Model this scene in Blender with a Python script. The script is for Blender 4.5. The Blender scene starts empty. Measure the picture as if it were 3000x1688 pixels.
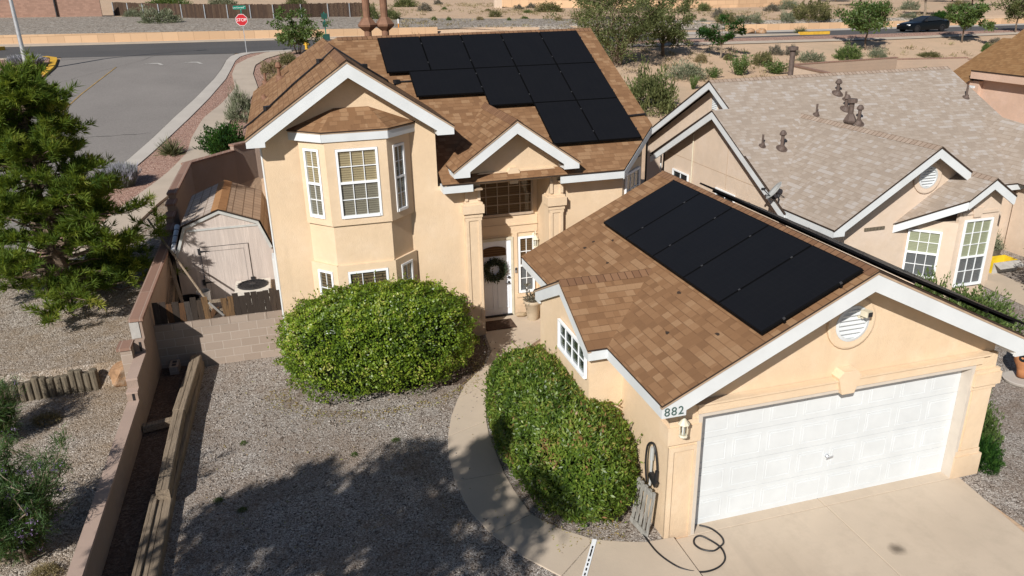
import bpy, math, random
import numpy as np
from mathutils import Vector, Matrix
random.seed(7)
RNG = np.random.default_rng(7)
scene = bpy.context.scene
COL = scene.collection
PI = math.pi

# ---------------------------------------------------------------- terrain
def lin(pts, x):
    if x <= pts[0][0]: return pts[0][1]
    for (a, b), (c, d) in zip(pts, pts[1:]):
        if x <= c: return b + (d - b) * (x - a) / (c - a)
    return pts[-1][1]
def wallback(x): return lin([(-8.88, 19.9), (-7, 22.2), (0, 24), (40, 24)], x)
FAR = [(-7, 0), (9.0, .05), (9.3, .1), (10.0, .6), (20, 1.1), (60, 1.9), (120, 3.4), (400, 9)]
BANK = [(-30, .0), (0, .15), (7.5, .27), (7.8, .72), (10, .82), (14, 1.1)]
def T(x, y):
    dx, dy = x + 20, y - 56.5
    s, n = dx * .99955 + dy * .03, -dx * .03 + dy * .99955
    zr = min(5.0, max(2.2, 4.2 - 1.15 * s / 89))
    if n > -7: return zr + lin(FAR, n)
    yr = 56.5 + dx * .03 - 7.0
    if x > -8.88 and y < wallback(x): return -.03
    if x <= -8.88:
        if y < 14: return lin(BANK, y)
        y0, z0 = 14, 1.1
    else:
        y0 = lin([(-8.88, 14), (4, 22), (60, 26)], x); z0 = lin([(-8.88, 1.1), (4, -.1), (60, -.3)], x)
    u = min(1, max(0, (y - y0) / (yr - y0)))
    return z0 + (zr - z0) * u

# ---------------------------------------------------------------- node helpers
class NT:
    def __init__(s, name, disp=False):
        s.m = bpy.data.materials.new(name); s.m.use_nodes = True
        s.t = s.m.node_tree; s.b = s.t.nodes['Principled BSDF']; s.o = s.t.nodes['Material Output']
    def n(s, typ, ins=None, **at):
        nd = s.t.nodes.new('ShaderNode' + typ)
        for k, v in at.items(): setattr(nd, k, v)
        for k, v in (ins or {}).items():
            if isinstance(v, bpy.types.NodeSocket): s.t.links.new(v, nd.inputs[k])
            else: nd.inputs[k].default_value = v
        return nd
    def math(s, op, a, b=0.0, c=None):
        ins = {0: a, 1: b}
        if c is not None: ins[2] = c
        return s.n('Math', ins, operation=op).outputs[0]
    def uv(s): return s.n('UVMap').outputs[0]
    def obj(s): return s.n('TexCoord').outputs['Object']
    def geo(s): return s.n('NewGeometry').outputs['Position']
    def noise(s, vec, scale, detail=3, rough=.55, out=0):
        return s.n('TexNoise', {'Vector': vec, 'Scale': scale, 'Detail': detail, 'Roughness': rough}).outputs[out]
    def ramp(s, fac, stops, interp='LINEAR'):
        r = s.n('ValToRGB', {0: fac}); cr = r.color_ramp; cr.interpolation = interp
        while len(cr.elements) < len(stops): cr.elements.new(.5)
        for e, (p, c) in zip(cr.elements, stops):
            e.position = p; e.color = (c[0], c[1], c[2], 1)
        return r.outputs[0]
    def mix(s, fac, a, b, mode='MIX'):
        m = s.n('Mix', data_type='RGBA', blend_type=mode)
        for k, v in ((0, fac), (6, a), (7, b)):
            if isinstance(v, bpy.types.NodeSocket): s.t.links.new(v, m.inputs[k])
            elif k == 0: m.inputs[0].default_value = v
            else: m.inputs[k].default_value = (v[0], v[1], v[2], 1)
        return m.outputs[2]
    def bump(s, h, strength=.5, dist=.01):
        b = s.n('Bump', {'Height': h, 'Strength': strength, 'Distance': dist})
        s.t.links.new(b.outputs[0], s.b.inputs['Normal'])
    def col(s, c):
        if isinstance(c, bpy.types.NodeSocket): s.t.links.new(c, s.b.inputs['Base Color'])
        else: s.b.inputs['Base Color'].default_value = (c[0], c[1], c[2], 1)
        return s
    def set(s, rough=.8, spec=.3, metal=0.0):
        s.b.inputs['Roughness'].default_value = rough
        s.b.inputs['Specular IOR Level'].default_value = spec
        s.b.inputs['Metallic'].default_value = metal
        return s

def sc(c, k): return tuple(max(0, v * k) for v in c)
def simple(name, c, rough=.6, spec=.4, metal=0, var=.12, scale=6):
    k = NT(name); k.set(rough, spec, metal)
    f = k.noise(k.geo(), scale, 4)
    k.col(k.ramp(f, [(.3, sc(c, 1 - var)), (.7, sc(c, 1 + var))]))
    return k.m
def stucco(name, c, stain=.25):
    k = NT(name); k.set(.9, .2)
    p = k.geo()
    big = k.noise(p, .9, 4, .6); mid = k.noise(p, 7, 3); fine = k.noise(p, 70, 2)
    a = k.ramp(big, [(.3, sc(c, .9)), (.55, c), (.8, (min(.9, c[0] * 1.06), min(.9, c[1] * 1.09), min(.9, c[2] * 1.16)))])
    # vertical rain streaks
    mp = k.n('Mapping', {'Vector': p, 'Scale': (3.0, 3.0, .25)}).outputs[0]
    st = k.noise(mp, 1.3, 4, .65)
    a = k.mix(k.ramp(st, [(.58, (0, 0, 0)), (.8, (stain, stain, stain))]), a, sc(c, .72))
    wsh = k.noise(p, 2.2, 6, .7); a = k.mix(k.ramp(wsh, [(.52, (0, 0, 0)), (.74, (.5, .5, .5))]), a, (min(.9, c[0] * 1.10), min(.9, c[1] * 1.17), min(.9, c[2] * 1.3)))
    wsh2 = k.noise(p, 1.5, 6, .72, 1); sp = k.n('SeparateXYZ', {0: wsh2}).outputs[1]; a = k.mix(k.ramp(sp, [(.52, (0, 0, 0)), (.75, (.45, .45, .45))]), a, sc(c, .8))
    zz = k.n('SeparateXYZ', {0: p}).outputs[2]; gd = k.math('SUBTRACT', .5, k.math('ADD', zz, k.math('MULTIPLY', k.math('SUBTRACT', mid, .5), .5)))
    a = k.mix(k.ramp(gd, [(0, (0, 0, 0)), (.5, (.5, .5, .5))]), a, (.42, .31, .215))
    k.col(k.mix(k.math('MULTIPLY', mid, .34), a, sc(c, .8)))
    k.bump(k.math('ADD', k.math('MULTIPLY', fine, .8), k.math('MULTIPLY', mid, .8)), .7, .011)
    return k.m
def shingle(name, tones, edge, row=.138, tab=.165, speck=.25):
    k = NT(name); k.set(.95, .15)
    uv = k.n('SeparateXYZ', {0: k.uv()}); u, v = uv.outputs[0], uv.outputs[1]
    r = k.math('FLOOR', k.math('DIVIDE', v, row))
    ro = k.n('TexWhiteNoise', {'W': r}, noise_dimensions='1D').outputs[0]
    u2 = k.math('ADD', u, k.math('MULTIPLY', ro, 3.7))
    def cell(wd, off):
        c = k.math('FLOOR', k.math('DIVIDE', k.math('ADD', u2, off), wd))
        cv = k.n('CombineXYZ', {0: c, 1: r, 2: off}).outputs[0]
        return k.n('TexWhiteNoise', {'Vector': cv}, noise_dimensions='3D').outputs[0]
    a = cell(tab, .0); b = cell(tab * 1.9, 11.3)
    m = k.math('ADD', k.math('MULTIPLY', a, .62), k.math('MULTIPLY', b, .38))
    n = len(tones)
    st = [(.12 + .76 * i / n if i else 0, t) for i, t in enumerate(tones)]
    base = k.ramp(m, st, 'CONSTANT')
    fine = k.noise(k.geo(), 60, 4, .8); big = k.noise(k.geo(), .7, 4); grit = k.noise(k.geo(), 17, 4, .7)
    base = k.mix(k.math('MULTIPLY', grit, .45), base, sc(tones[len(tones) // 2], .8))
    base = k.mix(k.math('MULTIPLY', fine, speck * 2), base, sc(tones[0], .75))
    base = k.mix(k.math('MULTIPLY', big, .25), base, sc(tones[len(tones) // 2], .85))
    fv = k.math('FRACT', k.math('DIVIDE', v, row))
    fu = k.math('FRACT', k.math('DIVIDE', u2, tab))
    row_shade = k.math('MULTIPLY', k.math('LESS_THAN', fv, .10), k.math('GREATER_THAN', k.math('ADD', a, k.math('MULTIPLY', b, .5)), .55))  # row shadow line at the butt edges, put into the base colour
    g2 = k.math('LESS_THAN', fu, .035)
    gap = k.math('MAXIMUM', row_shade, k.math('MULTIPLY', g2, .5))  # painted row shadow lines plus the joints between tabs
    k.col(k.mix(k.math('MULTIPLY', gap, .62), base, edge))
    h = k.math('ADD', k.math('MULTIPLY', k.math('SUBTRACT', 1.0, fv), .9), k.math('MULTIPLY', a, .6))
    k.bump(k.math('ADD', h, k.math('MULTIPLY', fine, .5)), .5, .012)
    return k.m
def gravel(name, stops, scale=34, dirt=(.2, .14, .1), damt=.3, bump=1.0):
    k = NT(name); k.set(.9, .25)
    p = k.geo()
    v1 = k.n('TexVoronoi', {'Vector': p, 'Scale': scale, 'Randomness': 1.0})
    v2 = k.n('TexVoronoi', {'Vector': p, 'Scale': scale * 2.1, 'Randomness': 1.0})
    c1 = k.n('SeparateXYZ', {0: v1.outputs['Color']}).outputs[0]
    c2 = k.n('SeparateXYZ', {0: v2.outputs['Color']}).outputs[0]
    pick = k.math('GREATER_THAN', k.noise(p, scale * .35, 2), .5)
    cc = k.math('ADD', k.math('MULTIPLY', c1, pick), k.math('MULTIPLY', c2, k.math('SUBTRACT', 1.0, pick)))
    base = k.ramp(cc, stops)
    big = k.noise(p, .45, 5, .62); md = k.noise(p, 2.3, 4, .6)
    f = k.ramp(k.math('ADD', k.math('MULTIPLY', big, .65), k.math('MULTIPLY', md, .35)), [(.44, (0, 0, 0)), (.66, (damt, damt, damt))])
    base = k.mix(f, base, dirt)
    w2 = k.noise(p, 1.1, 6, .7); base = k.mix(k.ramp(w2, [(.53, (0, 0, 0)), (.68, (damt * .8, damt * .8, damt * .8))]), base, sc(dirt, .75))
    k.col(base)
    h1 = k.math('SUBTRACT', 1.0, v1.outputs['Distance']); h2 = k.math('SUBTRACT', 1.0, v2.outputs['Distance'])
    h = k.math('ADD', k.math('MULTIPLY', h1, pick), k.math('MULTIPLY', h2, .5))
    k.bump(h, bump, .03)
    return k.m
def concrete(name, c, var=.1, bump=.25):
    k = NT(name); k.set(.85, .25); p = k.geo()
    big = k.noise(p, .8, 5, .6); fine = k.noise(p, 40, 3, .7); st = k.noise(p, 2.6, 5, .7)
    a = k.ramp(big, [(.3, sc(c, 1 - var)), (.7, sc(c, 1 + var))])
    a = k.mix(k.ramp(st, [(.55, (0, 0, 0)), (.75, (.3, .3, .3))]), a, sc(c, .75))
    k.col(k.mix(k.math('MULTIPLY', fine, .25), a, sc(c, .8)))
    k.bump(fine, bump, .006)
    return k.m
def asphalt(name, c):
    k = NT(name); k.set(.9, .3); p = k.geo()
    big = k.noise(p, .25, 4, .6); fine = k.noise(p, 14, 5, .85)
    mp = k.n('Mapping', {'Vector': p, 'Scale': (.9, .12, 1)}).outputs[0]
    tr = k.noise(mp, .9, 3)
    a = k.ramp(big, [(.3, sc(c, .85)), (.7, sc(c, 1.15))])
    a = k.mix(k.math('MULTIPLY', tr, .35), a, sc(c, .78))
    k.col(k.mix(k.ramp(fine, [(.4, (0, 0, 0)), (.62, (.6, .6, .6))]), a, sc(c, 1.45)))
    k.bump(fine, .3, .01)
    return k.m
def blocks(name, c, mortar, bw=.4, bh=.2, ms=.008, c2=None, dirt=.3, off=.5):
    k = NT(name); k.set(.92, .2)
    uv = k.uv(); p = k.geo()
    b = k.n('TexBrick', {'Vector': uv, 'Color1': (*sc(c, .86), 1), 'Color2': (*(c2 or sc(c, 1.12)), 1), 'Mortar': (*mortar, 1),
                         'Scale': 1.0, 'Mortar Size': ms, 'Mortar Smooth': .2, 'Bias': 0.0, 'Brick Width': bw, 'Row Height': bh}, offset=off)
    n1 = k.noise(p, 1.2, 4, .6); n2 = k.noise(p, 45, 3, .7)
    a = k.mix(k.ramp(n1, [(.5, (0, 0, 0)), (.78, (dirt, dirt, dirt))]), b.outputs[0], sc(c, .65))
    k.col(k.mix(k.math('MULTIPLY', n2, .3), a, sc(c, .78)))
    k.bump(k.math('ADD', k.math('MULTIPLY', k.math('SUBTRACT', 1.0, b.outputs[1]), 1.0), k.math('MULTIPLY', n2, .5)), .5, .01)
    return k.m
def timber(name, c, c2, ax=(14, .8, 14), board=None):
    k = NT(name); k.set(.9, .2)
    p = k.geo()
    mp = k.n('Mapping', {'Vector': p, 'Scale': ax}).outputs[0]
    g = k.noise(mp, 1.6, 5, .7); g2 = k.noise(mp, 6, 3, .7)
    a = k.ramp(g, [(.3, c2), (.5, c), (.72, sc(c, 1.25))])
    if board:
        u = k.n('SeparateXYZ', {0: k.uv()}).outputs[0]
        w = k.n('TexWhiteNoise', {'W': k.math('FLOOR', k.math('DIVIDE', u, board[0]))}, noise_dimensions='1D').outputs[0]
        tint = k.ramp(w, board[1], 'CONSTANT')
        a = k.mix(k.math('MULTIPLY', k.ramp(g, [(.35, (.3, .3, .3)), (.65, (1, 1, 1))]), .85), sc(c2, .6), tint)
    k.col(k.mix(k.math('MULTIPLY', g2, .5), a, sc(c2, .8)))
    k.bump(k.math('ADD', g, g2), .6, .012)
    return k.m
def leafmat(name, stops, trans=.3, rough=.5, spec=.35):
    k = NT(name); k.set(rough, spec)
    u = k.n('SeparateXYZ', {0: k.uv()}).outputs[0]
    c = k.ramp(u, stops); k.col(c)
    tr = k.n('BsdfTranslucent', {'Color': k.mix(.35, c, (.35, .4, .02))})
    mx = k.n('MixShader', {0: trans, 1: k.b.outputs[0], 2: tr.outputs[0]})
    k.t.links.new(mx.outputs[0], k.o.inputs['Surface'])
    return k.m

PAL = {}
P = PAL
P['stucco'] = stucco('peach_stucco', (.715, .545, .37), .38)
P['trim'] = stucco('peach_trim_stucco', (.73, .56, .385), .2)
P['nstucco'] = stucco('beige_stucco', (.66, .53, .415), .2)
P['pinkstucco'] = stucco('pink_stucco', (.60, .42, .32), .1)
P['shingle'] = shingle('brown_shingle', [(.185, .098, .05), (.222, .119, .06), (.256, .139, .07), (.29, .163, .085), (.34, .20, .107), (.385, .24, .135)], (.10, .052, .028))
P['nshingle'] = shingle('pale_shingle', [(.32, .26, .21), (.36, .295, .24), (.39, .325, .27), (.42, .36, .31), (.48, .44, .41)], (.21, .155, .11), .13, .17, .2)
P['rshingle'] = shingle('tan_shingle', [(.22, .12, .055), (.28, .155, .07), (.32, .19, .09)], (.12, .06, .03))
P['ridge'] = blocks('ridge_cap', (.20, .105, .058), (.07, .036, .022), .135, 5, .008, c2=(.26, .145, .08), dirt=.2, off=0)
P['nridge'] = blocks('pale_ridge_cap', (.36, .27, .21), (.15, .10, .06), .16, 5, .012, c2=(.40, .32, .26), dirt=.1, off=0)
P['edge'] = simple('shingle_edge', (.045, .03, .022), .9, .2)
P['white'] = simple('white_paint', (.62, .645, .655), .55, .4, 0, .055, 2)
P['jamb'] = simple('pale_jamb', (.56, .50, .43), .6, .3, 0, .05)
P['tan'] = simple('tan_drip_strip', (.40, .29, .20), .8, .3)
P['soffit'] = simple('soffit', (.42, .31, .21), .9, .2)
P['dullframe'] = simple('dull_tan_frame', (.42, .33, .25), .5, .4)
P['doorwhite'] = simple('door_white', (.80, .84, .90), .45, .4, 0, .02)
P['vinyl'] = simple('white_vinyl', (.82, .84, .86), .4, .5, 0, .02)
P['dark'] = simple('dark_metal', (.02, .02, .022), .5, .5)
P['black'] = simple('black_rubber', (.012, .012, .014), .45, .5)
P['bronze'] = simple('brown_vent_metal', (.105, .075, .062), .65, .4, 0, .25, 9)
P['rust'] = simple('rust_brown_pipe', (.20, .105, .065), .7, .3, 0, .2, 7)
P['steel'] = simple('galvanised_steel', (.55, .57, .60), .4, .5, .7)
P['cream'] = simple('cream_metal', (.62, .57, .44), .5, .4)
P['granite'] = gravel('yard_gravel', [(0, (.075, .058, .045)), (.25, (.225, .19, .165)), (.5, (.375, .325, .285)), (.75, (.49, .44, .395)), (1, (.72, .68, .63))], 38, (.25, .175, .12), .65)
P['bankgravel'] = gravel('bank_gravel', [(0, (.095, .075, .06)), (.3, (.25, .205, .165)), (.6, (.385, .325, .27)), (1, (.66, .60, .53))], 32, (.29, .205, .125), .7)
P['pinkgravel'] = gravel('pink_gravel', [(0, (.16, .085, .065)), (.4, (.36, .205, .155)), (.7, (.46, .29, .22)), (1, (.62, .46, .38))], 24, (.34, .2, .15), .4)
P['rocks'] = gravel('grey_rock_slope', [(0, (.10, .085, .07)), (.4, (.255, .215, .175)), (.7, (.33, .29, .245)), (1, (.48, .44, .39))], 5, (.26, .21, .165), .4, 1.0)
P['soil'] = gravel('planter_soil', [(0, (.07, .045, .032)), (.5, (.13, .085, .06)), (1, (.21, .15, .11))], 22, (.11, .07, .05), .7, .6)
P['mulch'] = gravel('bark_mulch', [(0, (.05, .035, .026)), (.5, (.11, .08, .06)), (1, (.22, .17, .135))], 30, (.09, .06, .045), .6, .8)
P['concrete'] = concrete('tan_concrete', (.52, .43, .335), .08)
P['walk'] = concrete('pale_walk', (.46, .385, .31), .1)
P['kerb'] = concrete('kerb_concrete', (.47, .43, .385), .08)
P['asphalt'] = asphalt('asphalt_worn', (.20, .182, .168))
P['asphalt2'] = asphalt('asphalt_dark', (.085, .08, .078))
P['linepaint'] = simple('worn_yellow_line', (.36, .235, .09), .8, .2, 0, .3, 3)
P['yellow'] = simple('yellow_paint', (.62, .36, .04), .7, .3, 0, .2, 3)
P['whitemark'] = simple('worn_white_marking', (.42, .40, .37), .8, .3, 0, .2, 4)
P['block'] = blocks('cmu_block', (.35, .275, .22), (.47, .40, .34), c2=(.38, .305, .25), dirt=.4)
P['wallface'] = stucco('side_wall_block', (.335, .25, .20), .35)
P['cap'] = blocks('pink_cap', (.265, .16, .12), (.36, .26, .21), .2, 9, .012, off=0)
P['lowcap'] = concrete('low_wall_cap', (.41, .305, .25), .12)
P['farblock'] = blocks('far_block', (.40, .305, .235), (.34, .26, .20), .4, .2, .006, c2=(.36, .27, .205))
P['peach'] = blocks('peach_retaining', (.60, .40, .245), (.40, .26, .16), 1.25, 5, .02, c2=(.62, .42, .26), dirt=.1)
P['pinkblock'] = blocks('pink_block_wall', (.30, .185, .14), (.25, .15, .11), .4, .2, .008, dirt=.25)
P['timber'] = timber('weathered_timber', (.30, .235, .17), (.11, .085, .062), (22, 1.2, 22))
P['log'] = timber('dark_log', (.19, .155, .11), (.055, .05, .04), (24, 24, 2))
P['boards'] = timber('old_fence_boards', (.12, .08, .055), (.045, .034, .028), (16, 16, 1.6),
    (.14, [(0, (.055, .042, .033)), (.25, (.085, .06, .042)), (.48, (.17, .08, .032)), (.62, (.09, .078, .07)), (.76, (.28, .16, .07)), (.84, (.065, .05, .042)), (.94, (.17, .18, .19))]))
P['farfence'] = timber('dark_fence_boards', (.12, .075, .05), (.05, .033, .025), (12, 12, 1.0),
    (.15, [(0, (.10, .062, .042)), (.3, (.135, .085, .055)), (.6, (.085, .055, .04)), (.8, (.16, .105, .07))]))
P['bark'] = timber('tree_bark', (.17, .125, .09), (.07, .05, .038), (9, 9, 2))
P['palebark'] = timber('pale_bark', (.30, .24, .18), (.13, .10, .075), (9, 9, 2))
P['shedwall'] = timber('mauve_siding', (.52, .455, .415), (.46, .40, .365), (8, 8, .5))
P['shedtrim'] = simple('grey_trim', (.42, .43, .42), .7, .3)
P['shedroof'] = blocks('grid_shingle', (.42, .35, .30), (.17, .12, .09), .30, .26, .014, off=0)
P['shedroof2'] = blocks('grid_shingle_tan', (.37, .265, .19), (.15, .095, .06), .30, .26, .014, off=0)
P['shedridge'] = simple('orange_brown_ridge', (.33, .175, .08), .9, .2)
def drive():
    k = NT('driveway_concrete'); k.set(.85, .25); p = k.geo(); c = (.52, .43, .335)
    big = k.noise(p, .8, 5, .6); fine = k.noise(p, 40, 3, .7); st = k.noise(p, 1.7, 6, .7)
    a = k.ramp(big, [(.3, sc(c, .92)), (.7, sc(c, 1.07))]); a = k.mix(k.ramp(st, [(.5, (0, 0, 0)), (.72, (.45, .45, .45))]), a, sc(c, .74))
    def spot(x, y, r, amt, col, a, wob=.6):
        d = k.n('VectorMath', {0: p, 1: (x, y, 0)}, operation='DISTANCE').outputs['Value']
        f = k.math('SUBTRACT', 1.0, k.math('DIVIDE', d, r)); f = k.math('ADD', f, k.math('MULTIPLY', k.math('SUBTRACT', k.noise(p, 9, 4, .7), .5), wob))
        return k.mix(k.math('MULTIPLY', k.ramp(f, [(.05, (0, 0, 0)), (.8, (1, 1, 1))]), amt), a, col)
    a = spot(2.74, -1.40, .17, .85, (.07, .055, .04), a); a = spot(1.5, -2.3, .8, .35, (.27, .25, .23), a); a = spot(.6, -1.5, 1.2, .22, (.36, .27, .19), a); a = spot(3.6, -1.1, .9, .2, (.36, .29, .22), a)
    mp = k.n('Mapping', {'Vector': p, 'Scale': (3.2, .25, 1)}).outputs[0]; a = k.mix(k.ramp(k.noise(mp, 1.0, 3), [(.55, (0, 0, 0)), (.75, (.22, .22, .22))]), a, (.30, .25, .20))
    k.col(k.mix(k.math('MULTIPLY', fine, .25), a, sc(c, .8))); k.bump(fine, .25, .006)
    return k.m
P['drive'] = drive()
P['sand'] = None
def sand():
    k = NT('desert_sand'); k.set(.95, .15); p = k.geo()
    a = k.noise(p, .09, 5, .6); b = k.noise(p, .8, 5, .65); c = k.noise(p, 9, 4, .75)
    col = k.ramp(a, [(.3, (.48, .335, .225)), (.5, (.54, .385, .265)), (.7, (.46, .345, .24))])
    col = k.mix(k.ramp(b, [(.5, (0, 0, 0)), (.72, (.55, .55, .55))]), col, (.40, .31, .215))
    col = k.mix(k.ramp(c, [(.56, (0, 0, 0)), (.75, (.5, .5, .5))]), col, (.31, .245, .165))
    k.col(col); k.bump(k.math('ADD', c, b), .6, .06)
    return k.m
P['sand'] = sand()
def panelmat():
    k = NT('black_solar_cells'); k.set(.38, .10)
    uv = k.n('SeparateXYZ', {0: k.uv()}); u, v = uv.outputs[0], uv.outputs[1]
    fu = k.math('FRACT', k.math('DIVIDE', u, .182)); fv = k.math('FRACT', k.math('DIVIDE', v, .091))
    ln = k.math('MAXIMUM', k.math('LESS_THAN', fu, .04), k.math('LESS_THAN', fv, .05))
    bb = k.math('LESS_THAN', k.math('FRACT', k.math('DIVIDE', u, .0182)), .12)
    c = k.mix(k.math('MULTIPLY', ln, .5), (.0068, .0072, .009), (.012, .0125, .015))
    c = k.mix(k.math('MULTIPLY', bb, .35), c, (.014, .015, .018))
    dust = k.noise(k.geo(), 2.2, 5, .7)
    k.col(k.mix(k.math('MULTIPLY', dust, .035), c, (.10, .09, .08)))
    return k.m
P['panel'] = panelmat()
def blindmat(name, c, dark, pitch=.05):
    k = NT(name); k.set(.8, .2)
    v = k.n('SeparateXYZ', {0: k.uv()}).outputs[1]
    f = k.math('FRACT', k.math('DIVIDE', v, pitch))
    n = k.noise(k.geo(), 3, 3)
    a = k.mix(k.math('MULTIPLY', n, .4), c, sc(c, .7))
    k.col(k.mix(k.math('MULTIPLY', k.math('LESS_THAN', f, .28), .9), a, dark))
    return k.m
P['blind'] = blindmat('tan_slat_blind', (.42, .33, .20), (.16, .12, .07))
P['blindlow'] = blindmat('grey_brown_blind', (.25, .22, .17), (.10, .085, .065))
P['blinddark'] = blindmat('dark_slat_blind', (.17, .12, .07), (.012, .01, .008), .07)
P['blindbrown'] = blindmat('brown_slat_blind', (.135, .075, .035), (.05, .028, .015), .06)
P['blindgreen'] = blindmat('olive_slat_blind', (.40, .40, .28), (.26, .26, .18), .04)
P['screen'] = blindmat('grey_screen', (.15, .15, .16), (.11, .11, .12), .04)
P['darkglass'] = simple('dark_window', (.02, .024, .028), .15, .6)
def glass():
    k = NT('window_glass')
    gl = k.n('BsdfGlossy', {'Color': (1, 1, 1, 1), 'Roughness': .03}); tr = k.n('BsdfTransparent', {'Color': (.9, .93, .92, 1)})
    fr = k.math('MULTIPLY', k.math('POWER', k.n('LayerWeight', {0: .5}).outputs['Facing'], 4.0), .8)
    mx = k.n('MixShader', {0: k.math('ADD', fr, .05), 1: tr.outputs[0], 2: gl.outputs[0]})
    k.t.links.new(mx.outputs[0], k.o.inputs['Surface'])
    return k.m
P['glass'] = glass()
# foliage
P['hedge'] = leafmat('glossy_hedge_leaf', [(0, (.05, .095, .010)), (.45, (.165, .265, .022)), (.8, (.30, .39, .04)), (.93, (.42, .46, .08)), (1, (.50, .46, .14))], .4, .4, .5)
P['hedge2'] = leafmat('narrow_hedge_leaf', [(0, (.04, .08, .012)), (.5, (.125, .205, .026)), (.85, (.235, .31, .05)), (.95, (.34, .34, .08)), (1, (.32, .17, .08))], .38, .42, .45)
P['pine'] = leafmat('pine_needle', [(0, (.04, .085, .015)), (.5, (.125, .19, .03)), (.85, (.24, .285, .045)), (1, (.33, .32, .07))], .45, .6, .2)
P['willow'] = leafmat('willow_leaf', [(0, (.025, .06, .018)), (.6, (.06, .125, .035)), (1, (.14, .20, .06))], .3)
P['purple'] = leafmat('purple_petal', [(0, (.22, .14, .34)), (1, (.40, .30, .52))], .3)
P['mesq'] = leafmat('mesquite_leaf', [(0, (.065, .08, .03)), (.6, (.135, .155, .06)), (1, (.22, .23, .10))], .25, .7, .15)
P['green'] = leafmat('fresh_green_leaf', [(0, (.045, .08, .02)), (.6, (.105, .165, .045)), (1, (.19, .24, .08))], .3)
P['sage'] = leafmat('silver_sage_leaf', [(0, (.11, .125, .075)), (.6, (.20, .22, .145)), (1, (.31, .32, .22))], .2, .8, .1)
P['olive'] = leafmat('olive_leaf', [(0, (.07, .075, .032)), (.6, (.145, .14, .06)), (1, (.24, .215, .10))], .2, .8, .1)
P['dry'] = leafmat('dry_grass_leaf', [(0, (.16, .125, .065)), (.6, (.27, .215, .115)), (1, (.40, .34, .2))], .2, .8, .1)
P['grey'] = leafmat('grey_twig_leaf', [(0, (.09, .08, .06)), (.6, (.16, .145, .115)), (1, (.25, .235, .19))], .15, .9, .1)
P['deep'] = leafmat('juniper_leaf', [(0, (.008, .03, .006)), (.6, (.025, .075, .012)), (1, (.06, .13, .022))], .2, .6, .2)
P['yuc'] = leafmat('yucca_blade', [(0, (.055, .065, .028)), (.6, (.11, .12, .055)), (1, (.22, .2, .10))], .1, .6, .3)
P['lav'] = leafmat('lavender_stem', [(0, (.16, .18, .14)), (.45, (.24, .26, .22)), (.55, (.29, .29, .33)), (1, (.38, .37, .45))], .2, .8, .1)
P['orange'] = leafmat('orange_flower', [(0, (.75, .20, .02)), (1, (.9, .42, .05))], .3)
P['core'] = simple('shrub_core', (.012, .018, .006), .95, .05)
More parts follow.
